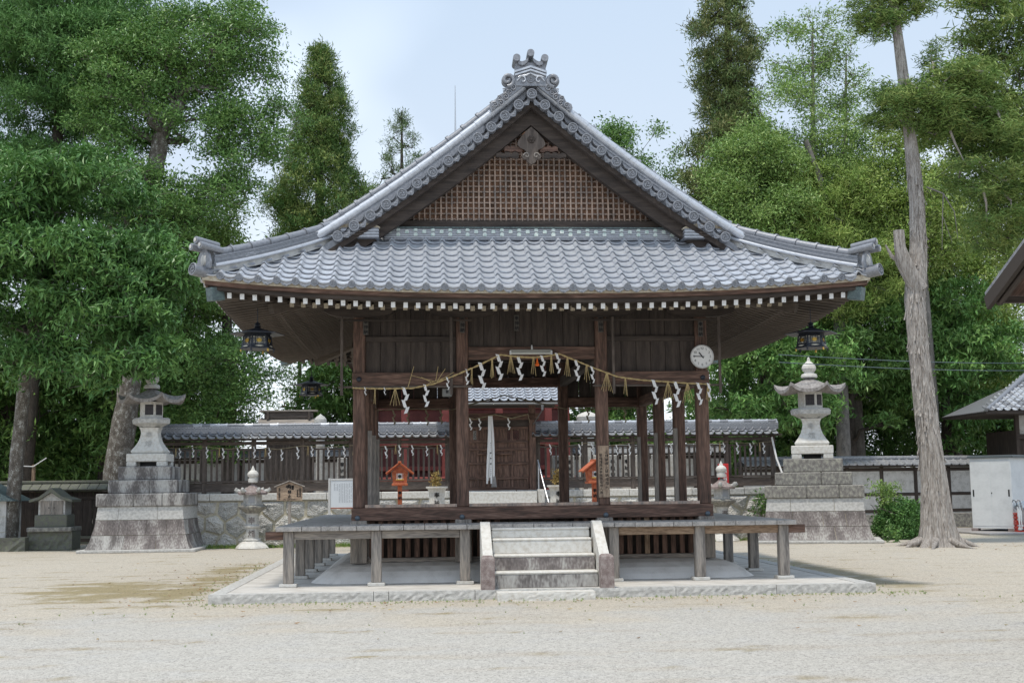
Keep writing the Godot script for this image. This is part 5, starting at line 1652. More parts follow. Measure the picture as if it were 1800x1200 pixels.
func gate() -> void:
	var gx := 0.30
	var z := -16.5
	var t := thing("wooden_gate", "wooden gate with panelled door and small tiled roof between the two fences", "gate", Vector3(gx, 1.54, z))
	for sx in [-1, 1]:
		pbox(t, "post", Vector3(sx * 1.13, 1.33, 0), Vector3(0.20, 2.66, 0.20), M.wood_y, 0.012)
		var d := Node3D.new()
		d.name = numbered(t, "door")
		t.add_child(d)
		d.position = Vector3(sx * 0.51, 0, 0.02)
		pbox(d, "panel", Vector3(0, 0.95, -0.02), Vector3(0.98, 1.9, 0.03), M.wood_y, 0.0)
		for q in [-0.47, 0.0, 0.47]: pbox(d, "stile", Vector3(q, 0.95, 0.005), Vector3(0.075, 1.9, 0.04), M.wood_y, 0.005)
		for q in [0.06, 0.36, 0.80, 1.22, 1.44, 1.86]: pbox(d, "cross_rail", Vector3(0, q, 0.01), Vector3(0.98, 0.075, 0.046), M.wood_x, 0.005)
		pbox(d, "light_backing", Vector3(-0.06 if sx < 0 else 0.05, 1.65, 0.0), Vector3(0.15 if sx < 0 else 0.34, 0.26, 0.01), M.plaster_white if sx < 0 else M.red_wall, 0.0)  # west door: pale colour stands in for bright sky behind the lattice
		var dl := MB.new()
		var wl := 0.15 if sx < 0 else 0.34
		var cx := -0.06 if sx < 0 else 0.05
		var st := -wl
		while st < wl * 0.5 + 0.27:
			for s in [-1, 1]:
				var a := Vector2(cx + s * (st - wl * 0.5 + 0.0), 1.52)
				var e := a + Vector2(s * 0.26 * 0.62, 0.26)
				# cut to the opening
				var lo := cx - wl * 0.5
				var hi := cx + wl * 0.5
				var t0 := 0.0
				var t1 := 1.0
				var dxx := e.x - a.x
				for lim in [[lo, 1], [hi, -1]]:
					var tc: float = (lim[0] - a.x) / dxx
					if dxx * lim[1] > 0: t0 = max(t0, tc)
					else: t1 = min(t1, tc)
				if t1 > t0 + 0.05: dl.bar(Vector3(a.lerp(e, t0).x, a.lerp(e, t0).y, 0.016), Vector3(a.lerp(e, t1).x, a.lerp(e, t1).y, 0.016), 0.008, 0.011)
			st += 0.05
		if dl.v.size() > 0: put(d, "light_lattice", dl.mesh(), M.board_x)
	pbox(t, "bar", Vector3(0.0, 1.08, 0.075), Vector3(1.05, 0.05, 0.05), M.wood_x, 0.006)
	pbox(t, "lintel", Vector3(0, 2.2, 0.02), Vector3(2.7, 0.20, 0.16), M.wood_x, 0.01)
	pbox(t, "transom", Vector3(0, 2.0, 0.0), Vector3(2.06, 0.2, 0.05), M.board_x, 0.0)
	pbox(t, "sill", Vector3(0, -0.01, 0.03), Vector3(2.3, 0.10, 0.2), M.wood_x, 0.008)
	# roof
	var rb := MB.new()
	for s in [-1, 1]:
		var tr := Transform3D(Basis(Vector3.RIGHT, s * 0.42), Vector3(0, 2.86, s * 0.62))
		rb.box(tr, Vector3(3.9, 0.05, 1.5))
	var r := put(t, "roof", rb.mesh(), M.board_x)
	var tm := tile_shape(0.262, 0.30, 0.022, 10, 0.05)
	for row in 6:
		for i in 16:
			var p := Vector3(-1.9 + (i + 0.5) * 0.25 - 0.05, 2.58 + 0.098 * row, 1.32 - 0.22 * row)
			put(r, "roof_tile", tm, [M.tile, M.tile3, M.tile][rng.randi() % 3], tile_frame(p, Vector3.RIGHT, Vector3(0, -0.445, 1)))
	pbox(r, "ridge", Vector3(0, 3.28, 0.0), Vector3(3.9, 0.2, 0.22), M.tile2, 0.01)
	var gb := MB.new()
	gb.tube([Vector3(-2.0, 2.50, 1.38), Vector3(2.0, 2.49, 1.38)], [0.035, 0.035], 8)
	gb.tube([Vector3(1.32, 2.48, 1.38), Vector3(1.32, 2.30, 1.38)], [0.05, 0.035], 8)
	put(r, "gutter", gb.mesh(), M.steel_dull)
	gb = MB.new()
	gb.tube([Vector3(1.32, 2.30, 1.38), Vector3(1.15, 1.95, 0.2)], [0.016, 0.016], 8)
	put(r, "down_pipe", gb.mesh(), M.steel_dull)
	for i in 12: pbox(r, "rafter", Vector3(-1.8 + i * 0.327, 2.56, 0.9), Vector3(0.05, 0.06, 0.8), M.board_z, 0.0)
	# bell rope of pale cloth strips
	var bt := thing("bell_rope", "bell rope of long pale cloth strips hanging before the gate door", "rope", Vector3(gx - 0.14, 1.62, z + 0.32))
	for k in 7:
		var b := MB.new()
		var xo := (k - 3) * 0.028
		var p := []
		var rr := []
		for i in 9:
			var u := i / 8.0
			p.append(Vector3(xo * (0.5 + 0.75 * u) + 0.012 * sin(u * 5.0 + k), 2.12 - u * (2.0 - 0.09 * (k % 3)), 0.02 * cos(k * 2.0)))
			rr.append(0.028 + 0.010 * sin(u * PI))
		b.tube(p, rr, 6)
		put(bt, "cloth_strip", b.mesh(), M.paper if k % 3 != 1 else M.cloth)
	var b := MB.new()
	for k in 3: glyph(b, "kami", Vector3(-0.03, 1.0 - k * 0.16, 0.055), 0.05, Basis(), 0.14)
	for k in 18: b.bx(Vector3(0.0, 1.32 - k * 0.055, 0.05), Vector3(0.018, 0.022, 0.004))
	put(bt, "writing", b.mesh(), M.ink)
	b = MB.new()
	for k in 16:
		var a := TAU * k / 16
		b.tube([Vector3(0.09 + cos(a) * 0.035, 0.34, sin(a) * 0.035), Vector3(0.09 + cos(a) * 0.075, 0.02, sin(a) * 0.07)], [0.012, 0.010], 5)
	put(bt, "tassel", b.mesh(), M.cloth_grey)
	# rope on the gate lintel
	var rt := thing("sacred_rope", "short straw rope with two streamers looped over the gate door", "rope")
	rope_on(rt, [Vector3(gx - 1.05, 3.78, z + 0.16), Vector3(gx - 0.6, 3.66, z + 0.16), Vector3(gx, 3.80, z + 0.16), Vector3(gx + 0.5, 3.68, z + 0.16), Vector3(gx + 1.0, 3.80, z + 0.16), Vector3(gx + 1.05, 3.55, z + 0.16)], 0.016, M.straw_old)
	for q in [-0.72, -0.45, 0.42]: put(rt, "paper_streamer", shide(0.34), M.paper, Transform3D(Basis(), Vector3(gx + q, 3.68, z + 0.175)))
	# steps before the gate
	var s := thing("gate_steps", "two pale granite steps up to the wooden gate", "steps", Vector3(gx, 0, WZ + 0.5))
	var tops := [1.16, 1.51]
	pbox(s, "step", Vector3(0, 0.58, 0.35), Vector3(2.5, 1.16, 0.9), M.granite_pale, 0.015)
	pbox(s, "step", Vector3(0, 1.335, 0.1), Vector3(2.32, 0.34, 0.8), M.granite_pale, 0.015)
	pbox(s, "side_block", Vector3(1.30, 1.36, 0.1), Vector3(0.2, 0.40, 0.5), M.granite_pale, 0.015)
	var hr := thing("handrail", "bright steel handrail beside the gate steps", "handrail", Vector3(gx + 1.36, 0.7, WZ + 0.6))
	b = MB.new()
	b.tube([Vector3(-0.12, 1.72, -0.2), Vector3(0.0, 1.0, 0.35), Vector3(0.10, 0.45, 0.8)], [0.024, 0.024, 0.024], 8)
	put(hr, "rail", b.mesh(), M.steel)
	b = MB.new()
	b.tube([Vector3(0.10, -0.7, 0.8), Vector3(0.10, 0.5, 0.8)], [0.022, 0.022], 8)
	b.tube([Vector3(-0.1, 0.6, -0.18), Vector3(-0.1, 1.62, -0.18)], [0.022, 0.022], 8)
	put(hr, "upright", b.mesh(), M.steel)

func build_sanctuary() -> void:
	# the red building behind the gate
	var t := thing("red_sanctuary", "red painted wooden sanctuary standing behind the fence", "shrine building", Vector3(-0.2, 1.4, -20.6))
	pbox(t, "wall", Vector3(0, 2.2, -1.6), Vector3(6.6, 4.4, 0.12), M.red_wall, 0.0)
	for sx in [-1, 1]: pbox(t, "wall", Vector3(sx * 3.3, 2.2, -3.2), Vector3(0.12, 4.4, 3.2), M.red_wall, 0.0)
	for x in [-3.3, -2.25, -0.9, 0.9, 2.55, 3.3]:
		pbox(t, "pillar", Vector3(x, 2.2, -1.5 if abs(x) > 3 else -0.2), Vector3(0.24, 4.4, 0.24), M.red_post, 0.02)
	for y in [0.9, 1.75, 3.0]: pbox(t, "beam", Vector3(0, y, -1.45), Vector3(6.6, 0.15, 0.12), M.red_post, 0.01)
	pbox(t, "beam", Vector3(0, 4.3, -0.2), Vector3(7.0, 0.24, 0.2), M.red_post, 0.01)
	pbox(t, "floor", Vector3(0, 0.5, -0.8), Vector3(6.8, 0.2, 1.9), M.red_post, 0.01)
	pbox(t, "gold_panel", Vector3(2.0, 1.9, -1.3), Vector3(0.6, 0.25, 0.06), flat(lin(0.6, 0.38, 0.03), 0.5), 0.01)
	var rb := MB.new()
	rb.prism([Vector2(0.9, 4.45), Vector2(1.0, 4.6), Vector2(-2.6, 6.3), Vector2(-6.2, 4.6), Vector2(-6.1, 4.45)], -4.2, 4.2, Transform3D(Basis(Vector3.UP, -PI * 0.5), Vector3.ZERO))
	put(t, "roof", rb.mesh(), M.board_x)
	# a sub-shrine's ridge and an onion-shaped finial peep over the fence
	t = thing("subsidiary_shrine", "small wooden shrine roof with boxed ridge showing above the fence roof", "shrine", Vector3(-6.15, 1.4, -19.6))
	pbox(t, "body", Vector3(0, 0.9, 0), Vector3(1.3, 1.8, 1.0), M.wood_g, 0.01)
	rb = MB.new()
	for s in [-1, 1]: rb.box(Transform3D(Basis(Vector3.RIGHT, s * 0.6), Vector3(0, 2.2, s * 0.42)), Vector3(1.9, 0.07, 1.05))
	var r := put(t, "roof", rb.mesh(), M.grey_x)
	pbox(r, "ridge_box", Vector3(0, 2.62, 0), Vector3(1.55, 0.2, 0.2), M.wood_gx, 0.006)
	pbox(r, "ridge_board", Vector3(0, 2.75, 0), Vector3(1.85, 0.05, 0.3), M.grey_x, 0.006)
	for sx in [-1, 1]: pbox(r, "ridge_block", Vector3(sx * 0.66, 2.6, 0.13), Vector3(0.07, 0.26, 0.08), M.wood_g, 0.004)
	t = thing("stone_finial_post", "grey stone post with onion-shaped finial showing above the fence roof", "post", Vector3(-5.06, 1.4, -18.6))
	var b := MB.new()
	b.lathe([Vector2(0.14, 0), Vector2(0.14, 2.06), Vector2(0.20, 2.07), Vector2(0.21, 2.14), Vector2(0.17, 2.19), Vector2(0.19, 2.23), Vector2(0.205, 2.32), Vector2(0.19, 2.42), Vector2(0.13, 2.50), Vector2(0.05, 2.55), Vector2(0.0, 2.60)], 16)
	put(t, "post", b.mesh(), M.granite)
	# white stone jar finial of a lantern, seen through the hall
	t = thing("pale_stone_lantern", "pale rounded stone lantern top showing above the fence through the hall", "stone lantern", Vector3(3.42, 1.4, -18.8))
	b = MB.new()
	b.lathe([Vector2(0.25, 0), Vector2(0.2, 1.9), Vector2(0.30, 2.0), Vector2(0.36, 2.12), Vector2(0.34, 2.22), Vector2(0.24, 2.26), Vector2(0.34, 2.32), Vector2(0.36, 2.44), Vector2(0.30, 2.52), Vector2(0.1, 2.6), Vector2(0, 2.62)], 18)
	put(t, "shaft", b.mesh(), M.granite_pale)
	# inscribed stone fence tablets behind the slats
	for i in 12:
		var x := [-4.35, -3.55, 2.35, 2.75, 3.2, 3.65, 4.1, 4.55, 5.0, 5.5, 6.1, 7.0][i] as float
		var st := thing("stone_tablet", "upright inscribed stone tablet standing behind the slatted fence", "tablet", Vector3(x, 1.4, -18.2), 0.0, "stone tablets behind the fences")
		pbox(st, "slab", Vector3(0, 0.6, 0), Vector3(0.30, 1.2, 0.16), M.granite_pale if i % 3 else M.granite, 0.02)
		b = MB.new()
		for k in 4: glyph(b, ["hou", "nou", "kami", "hou"][k], Vector3(-0.07, 0.92 - k * 0.2, 0.083), 0.14, Basis(), 0.1)
		put(st, "writing", b.mesh(), M.ink)
	# plastered wall far behind the terrace
	plaster_wall(Vector3(-11.0, 1.0, -25.0), Vector3(9.5, 1.0, -25.0), 1.75, "plastered wall with dark timbers behind the fenced terrace", M.tile_old)

func plaster_wall(a: Vector3, c: Vector3, hgt: float, label: String, roofm: Material) -> Node3D:
	var len := a.distance_to(c)
	var t := thing("plastered_wall", label, "wall", (a + c) * 0.5, -atan2(c.z - a.z, c.x - a.x))
	pbox(t, "stone_footing", Vector3(0, -0.25, 0), Vector3(len, 0.5, 0.5), M.stone_lichen, 0.02)
	pbox(t, "plaster", Vector3(0, hgt * 0.5, 0), Vector3(len, hgt, 0.16), M.plaster_white, 0.0)
	var n := int(len / 1.25)
	for i in n + 1: pbox(t, "timber_post", Vector3(-len * 0.5 + i * len / n, hgt * 0.5, 0.05), Vector3(0.13, hgt, 0.12), M.board_y, 0.006)
	for y in [0.1, hgt * 0.42, hgt - 0.08]:
		for i in n: pbox(t, "timber_rail", Vector3(-len * 0.5 + (i + 0.5) * len / n, y, 0.05), Vector3(len / n - 0.132, 0.11, 0.10), M.board_x, 0.006)
	var r := pbox(t, "roof_board", Vector3(0, hgt + 0.04, 0), Vector3(len, 0.05, 0.8), M.board_x, 0.0)
	var tm := MB.new()
	for k in 6:
		var u0 := -0.15 + k * 0.05
		var y := [0.0, 0.0, 0.0, 0.0, 0.045, 0.0, 0.0]
		tm.quad(Vector3(u0, y[k], 0.46), Vector3(u0 + 0.05, y[k + 1], 0.46), Vector3(u0 + 0.05, y[k + 1] + 0.2, 0.0), Vector3(u0, y[k] + 0.2, 0.0))
		tm.quad(Vector3(u0, y[k] - 0.03, 0.46), Vector3(u0 + 0.05, y[k + 1] - 0.03, 0.46), Vector3(u0 + 0.05, y[k + 1], 0.46), Vector3(u0, y[k], 0.46))
		tm.quad(Vector3(u0 + 0.05, y[k + 1], -0.46), Vector3(u0, y[k], -0.46), Vector3(u0, y[k] + 0.2, 0.0), Vector3(u0 + 0.05, y[k + 1] + 0.2, 0.0))
	var me := tm.mesh()
	var m := int(len / 0.3)
	for i in min(m, 290): put(r, "roof_tile", me, roofm, Transform3D(Basis(), Vector3(-len * 0.5 + (i + 0.5) * len / m, 0.05, 0)))
	var cb := MB.new()
	cb.tube([Vector3(-len * 0.5, 0.27, 0), Vector3(len * 0.5, 0.27, 0)], [0.09, 0.09], 10)
	put(r, "ridge", cb.mesh(), roofm)
	return t

# ================================================================ stone lanterns and the yard's furniture
func course(half0: float, half1: float, y0: float, y1: float, bulge := 0.0) -> ArrayMesh:   # a square course of stone whose faces flare in a hollow curve
	var b := MB.new()
	var prof := []
	for i in 5:
		var u := i / 4.0
		prof.append(Vector2((lerpf(half0, half1, u) - bulge * sin(PI * u)) * 1.41421, lerpf(y0, y1, u)))
	b.lathe([Vector2(0.0, y0)] + prof + [Vector2(0.0, y1)], 4, Transform3D(), true, PI * 0.25)
	return b.mesh()

func flared_course(p: Node3D, h0: float, h1: float, y0: float, y1: float, bulge: float, mats: Array, cuts: Array) -> void:
	# blocks of one course: the four faces are divided at the joints
	var core := put(p, "core", course(h0 - 0.03, h1 - 0.03, y0, y1, bulge), M.mortar)
	for f in 4:
		var prev := -1.0
		for c in cuts + [1.0]:
			var b := MB.new()
			var n := 4
			for i in n:
				var u0 := i / float(n)
				var u1 := (i + 1) / float(n)
				var r0 := lerpf(h0, h1, u0) - bulge * sin(PI * u0)
				var r1 := lerpf(h0, h1, u1) - bulge * sin(PI * u1)
				var ya := lerpf(y0, y1, u0) + (0.006 if i == 0 else 0.0)
				var yb := lerpf(y0, y1, u1) - (0.006 if i == n - 1 else 0.0)
				var g := 0.006
				var a0 := Vector3(r0 * prev + (g if prev > -1 else 0.0), ya, r0)
				var a1 := Vector3(r0 * c - (g if c < 1 else 0.0), ya, r0)
				var c0 := Vector3(r1 * prev + (g if prev > -1 else 0.0), yb, r1)
				var c1 := Vector3(r1 * c - (g if c < 1 else 0.0), yb, r1)
				b.quad(a0, a1, c1, c0)
				var dz := Vector3(0, 0, -0.05)
				if prev > -1: b.quad(a0 + dz, a0, c0, c0 + dz)
				if c < 1: b.quad(a1, a1 + dz, c1 + dz, c1)
				if i == n - 1: b.quad(c0, c1, c1 + dz, c0 + dz)
				if i == 0: b.quad(a0 + dz, a1 + dz, a1, a0)
			put(p, "block", b.mesh(), mats[rng.randi() % mats.size()], Transform3D(Basis(Vector3.UP, f * PI * 0.5), Vector3.ZERO))
			prev = c

func slab_course(p: Node3D, half: float, y0: float, y1: float, mats: Array, cuts: Array) -> void:
	var xs := [-half]
	for c in cuts: xs.append(c * half)
	xs.append(half)
	for i in xs.size() - 1:
		pbox(p, "slab", Vector3((xs[i] + xs[i + 1]) * 0.5, (y0 + y1) * 0.5, 0), Vector3(xs[i + 1] - xs[i] - 0.006, y1 - y0, half * 2), mats[rng.randi() % mats.size()], 0.025)

func great_lantern(at: Vector3, ped_label: String, lan_label: String, weather: Array, k := 1.0, turn := 0.0) -> void:
	var p := thing("lantern_pedestal", ped_label, "pedestal", at, turn, "stepped pedestals of the great stone lanterns")
	pbox(p, "footing", Vector3(0, 0.03, 0.0), Vector3(3.6, 0.08, 3.6), M.granite, 0.015)
	flared_course(p, 1.60, 1.44, 0.07, 0.45, 0.022, weather[0], [-0.3, 0.35])
	flared_course(p, 1.44, 1.345, 0.452, 0.86, 0.014, weather[0], [-0.45, 0.15, 0.6])
	flared_course(p, 1.345, 1.30, 0.862, 1.225, 0.0, weather[1], [-0.5, 0.4])
	slab_course(p, 1.36, 1.228, 1.58, weather[2], [-0.15, 0.5])
	slab_course(p, 1.07, 1.582, 1.95, weather[2], [0.2])
	slab_course(p, 0.83, 1.952, 2.33, weather[2], [])
	p.scale = Vector3(k, 1, k)
	var t := thing("stone_lantern", lan_label, "stone lantern", at + Vector3(0, 2.332, 0), turn, "great stone lanterns on stepped pedestals")
	t.scale = Vector3(1.0, 1.0, 1.0) * (0.5 + 0.5 * k)
	# footed plinth: a block with arched cut-outs
	var b := MB.new()
	b.bx(Vector3(0, 0.26, 0), Vector3(1.18, 0.24, 1.18), 0.02)
	var pl := put(t, "plinth", b.mesh(), M.granite_pale)
	for sx in [-1, 1]:
		for sz in [-1, 1]: pbox(pl, "plinth_foot", Vector3(sx * 0.44, 0.07, sz * 0.44), Vector3(0.28, 0.14, 0.28), M.granite_pale, 0.02)
	pbox(pl, "core", Vector3(0, 0.07, 0), Vector3(0.5, 0.14, 0.5), M.black, 0.0)
	b = MB.new()
	var q := []
	for e in [[0.47, 0.38], [0.52, 0.42], [0.53, 0.46], [0.50, 0.50], [0.42, 0.60], [0.335, 0.74], [0.285, 0.88], [0.265, 1.0], [0.28, 1.10], [0.315, 1.17]]: q.append(Vector2(e[0] * 1.30, e[1]))
	b.lathe(q, 4, Transform3D(), true, PI * 0.25)
	var sh := put(t, "shaft", b.mesh(), M.granite_pale)
	b = MB.new()
	var lean := Basis(Vector3.RIGHT, -0.42)
	glyph(b, "hou", Vector3(-0.10, 0.86, 0.29), 0.19, Basis(Vector3.RIGHT, -0.2), 0.08)
	glyph(b, "tou", Vector3(-0.11, 0.58, 0.40), 0.21, lean, 0.08)
	put(sh, "carved_writing", b.mesh(), M.granite)
	b = MB.new()
	b.lathe([Vector2(0.30, 1.17), Vector2(0.40, 1.23), Vector2(0.56, 1.30), Vector2(0.575, 1.42), Vector2(0.52, 1.47), Vector2(0, 1.48)], 6, Transform3D(), true, 0.5)
	put(t, "platform", b.mesh(), M.granite)
	b = MB.new()
	b.lathe([Vector2(0.345, 1.48), Vector2(0.345, 1.95), Vector2(0, 1.95)], 6, Transform3D(), true, 0.5)
	var fb := put(t, "fire_box", b.mesh(), M.granite_pale)
	for i in [0, 3, 5]:
		var tr := Transform3D(Basis(Vector3.UP, 0.5 + PI / 6 + TAU * i / 6.0), Vector3.ZERO) * Transform3D(Basis(), Vector3(0, 1.71, 0.30))
		var w := pbox(fb, "window", Vector3.ZERO, Vector3(0.25, 0.31, 0.012), M.black, 0.0)
		w.transform = tr
		var lb := MB.new()
		for k2 in 6: lb.bx(Vector3(-0.1 + 0.04 * k2, 0, 0.012), Vector3(0.009, 0.29, 0.01))
		for k2 in 7: lb.bx(Vector3(0, -0.12 + 0.04 * k2, 0.011), Vector3(0.24, 0.009, 0.01))
		put(w, "grille", lb.mesh(), flat(lin(0.10, 0.09, 0.10), 0.7))
	b = MB.new()
	umbrella(b, 6, 1.02, 0.42, 0.20, Vector3(0, 2.0, 0), 0.5, 0.10, 1.5)
	put(t, "roof", b.mesh(), M.stone_lantern_roof)
	b = MB.new()
	b.lathe([Vector2(0.22, 2.36), Vector2(0.24, 2.40), Vector2(0.22, 2.47), Vector2(0.15, 2.50), Vector2(0.14, 2.53), Vector2(0.18, 2.57), Vector2(0.21, 2.64), Vector2(0.19, 2.72), Vector2(0.12, 2.80), Vector2(0.05, 2.86), Vector2(0.035, 2.95), Vector2(0, 2.98)], 18)
	put(t, "jewel", b.mesh(), M.granite_pale)

func small_lantern(label: String, at: Vector3) -> Node3D:
	var t := thing("small_stone_lantern", label, "stone lantern", at, 0.0, "small stone lanterns before the terrace wall")
	var b := MB.new()
	b.lathe([Vector2(0.50, 0.0), Vector2(0.46, 0.06), Vector2(0.34, 0.16), Vector2(0.24, 0.2)], 6, Transform3D(), true, 0.3)
	put(t, "base", b.mesh(), M.granite_pale)
	b = MB.new()
	b.lathe([Vector2(0.24, 0.19), Vector2(0.25, 0.23), Vector2(0.185, 0.27), Vector2(0.178, 0.56), Vector2(0.225, 0.59), Vector2(0.225, 0.63), Vector2(0.178, 0.66), Vector2(0.175, 0.93), Vector2(0.20, 0.98)], 20)
	var s := put(t, "shaft", b.mesh(), M.granite)
	b = MB.new()
	glyph(b, "hou", Vector3(-0.10, 0.68, 0.178), 0.2, Basis(), 0.1)
	glyph(b, "tou", Vector3(-0.10, 0.31, 0.182), 0.2, Basis(), 0.1)
	put(s, "carved_writing", b.mesh(), M.stone_dark)
	b = MB.new()
	b.lathe([Vector2(0.20, 0.98), Vector2(0.24, 1.02), Vector2(0.40, 1.13), Vector2(0.41, 1.17), Vector2(0.30, 1.21), Vector2(0, 1.22)], 8, Transform3D(), true, 0.1)
	put(t, "platform", b.mesh(), M.stone_lichen)
	b = MB.new()
	b.lathe([Vector2(0.26, 1.21), Vector2(0.26, 1.55), Vector2(0.0, 1.55)], 6, Transform3D(), true, 0.52)
	var f := put(t, "fire_box", b.mesh(), M.granite)
	pbox(f, "window", Vector3(0, 1.38, 0.226), Vector3(0.17, 0.2, 0.02), flat(lin(0.33, 0.34, 0.36), 0.5), 0.004)
	b = MB.new()
	umbrella(b, 6, 0.44, 0.30, 0.06, Vector3(0, 1.56, 0), 0.52, 0.06, 1.5)
	put(t, "roof", b.mesh(), M.stone_red)
	for k in 6:
		b = MB.new()
		var d := Vector3(sin(0.52 + TAU * k / 6.0), 0, cos(0.52 + TAU * k / 6.0))
		b.tube([d * 0.34 + Vector3(0, 1.60, 0), d * 0.43 + Vector3(0, 1.61, 0), d * 0.47 + Vector3(0, 1.645, 0), d * 0.44 + Vector3(0, 1.69, 0)], [0.05, 0.065, 0.06, 0.045], 8)
		put(t, "roof_curl", b.mesh(), M.granite)
	b = MB.new()
	b.lathe([Vector2(0.12, 1.84), Vector2(0.135, 1.87), Vector2(0.135, 1.95), Vector2(0.11, 1.97), Vector2(0.115, 2.0), Vector2(0.15, 2.03), Vector2(0.16, 2.09), Vector2(0.13, 2.15), Vector2(0.06, 2.20), Vector2(0.03, 2.28), Vector2(0, 2.34)], 16)
	put(t, "jewel", b.mesh(), M.granite_pale)
	return t

func offering_lantern(label: String, at: Vector3) -> Node3D:
	var t := thing("red_wooden_lantern", label, "lantern", at, 0.0, "red wooden lanterns on posts behind the hall")
	pbox(t, "post", Vector3(0, 0.85, 0), Vector3(0.11, 1.7, 0.11), M.vermilion, 0.006)
	var b := MB.new()
	b.prism([Vector2(-0.17, 0.0), Vector2(0.17, 0.0), Vector2(0.20, 0.28), Vector2(0.0, 0.44), Vector2(-0.20, 0.28)], -0.15, 0.15)
	var bx := put(t, "box", b.mesh(), M.vermilion, Transform3D(Basis(), Vector3(0, 1.76, 0)))
	pbox(t, "box_base", Vector3(0, 1.725, 0), Vector3(0.40, 0.06, 0.36), M.vermilion, 0.01)
	pbox(bx, "window", Vector3(0, 0.17, 0.153), Vector3(0.17, 0.15, 0.01), M.white, 0.0)
	b = MB.new()
	b.lathe([Vector2(0.045, 0), Vector2(0.04, 0.012), Vector2(0, 0.014)], 14, Transform3D(Basis(Vector3.RIGHT, PI * 0.5), Vector3.ZERO))
	put(bx, "round_crest", b.mesh(), M.ink, Transform3D(Basis(), Vector3(0.0, 0.17, 0.158)))
	for q in [[-0.065, 0.17], [0.065, 0.17]]: pbox(bx, "grille_bar", Vector3(q[0], q[1], 0.16), Vector3(0.016, 0.15, 0.012), M.vermilion, 0.0)
	pbox(bx, "grille_bar", Vector3(0, 0.085, 0.16), Vector3(0.2, 0.03, 0.012), M.gold, 0.004)
	for sx in [-1, 1]:
		b = MB.new()
		b.box(Transform3D(Basis(Vector3.BACK, -sx * 0.66), Vector3(sx * 0.165, 2.145, 0.0)), Vector3(0.47, 0.035, 0.46), 0.006)
		put(t, "roof_board", b.mesh(), M.vermilion)
		b = MB.new()
		b.box(Transform3D(Basis(Vector3.BACK, -sx * 0.66), Vector3(sx * 0.165, 2.11, 0.17)), Vector3(0.45, 0.03, 0.04), 0.004)
		put(t, "barge_strip", b.mesh(), M.vermilion)
	pbox(t, "ridge", Vector3(0, 2.285, 0), Vector3(0.08, 0.05, 0.50), M.vermilion, 0.008)
	b = MB.new()
	glyph(b, "hou", Vector3(-0.045, 1.47, 0.058), 0.09, Basis(), 0.12)
	put(t, "character", b.mesh(), M.ink)
	b = MB.new()
	glyph(b, "nou", Vector3(-0.045, 1.34, 0.058), 0.09, Basis(), 0.12)
	put(t, "character", b.mesh(), M.ink)
	return t

func stone_vase(label: String, at: Vector3) -> Node3D:
	var t := thing("stone_vase", label, "vase", at, 0.0, "white stone vases behind the hall")
	var b := MB.new()
	var pr := []
	for q in [[0.30, 0], [0.30, 0.85], [0.245, 0.90], [0.22, 1.05], [0.205, 1.25], [0.21, 1.45], [0.24, 1.53], [0.29, 1.56], [0.29, 1.60], [0.0, 1.60]]: pr.append(Vector2(q[0], q[1]))
	b.lathe(pr, 16, Transform3D(), true)
	var v := put(t, "body", b.mesh(), M.granite_pale)
	b = MB.new()
	glyph(b, "hou", Vector3(-0.075, 1.30, 0.213), 0.14, Basis(), 0.11)
	glyph(b, "nou", Vector3(-0.075, 1.10, 0.222), 0.14, Basis(), 0.11)
	put(v, "writing", b.mesh(), M.ink)
	var d := thing("dried_bouquet", label.replace("white stone vase", "dry sprigs in the stone vase"), "bouquet", at + Vector3(0, 1.6, 0), 0.0, "dry sprigs in the stone vases")
	b = MB.new()
	for k in 7:
		var e := Vector3(rng.randf_range(-0.14, 0.14), rng.randf_range(0.25, 0.42), rng.randf_range(-0.1, 0.1))
		b.tube([Vector3(0, -0.05, 0), e * 0.5, e], [0.01, 0.008, 0.004], 5)
	put(d, "stems", b.mesh(), M.bark_dark)
	leaves(d, "leaves", 30, func() -> Transform3D: return Transform3D(rand_basis() * Basis().scaled(Vector3.ONE * 0.36), Vector3(rng.randfn() * 0.05, rng.randf_range(0.04, 0.36), rng.randfn() * 0.05)), clump_mesh("broad"), M.leaf, [Color(0.34, 0.23, 0.07), Color(0.45, 0.34, 0.12), Color(0.20, 0.13, 0.05)])
	return t

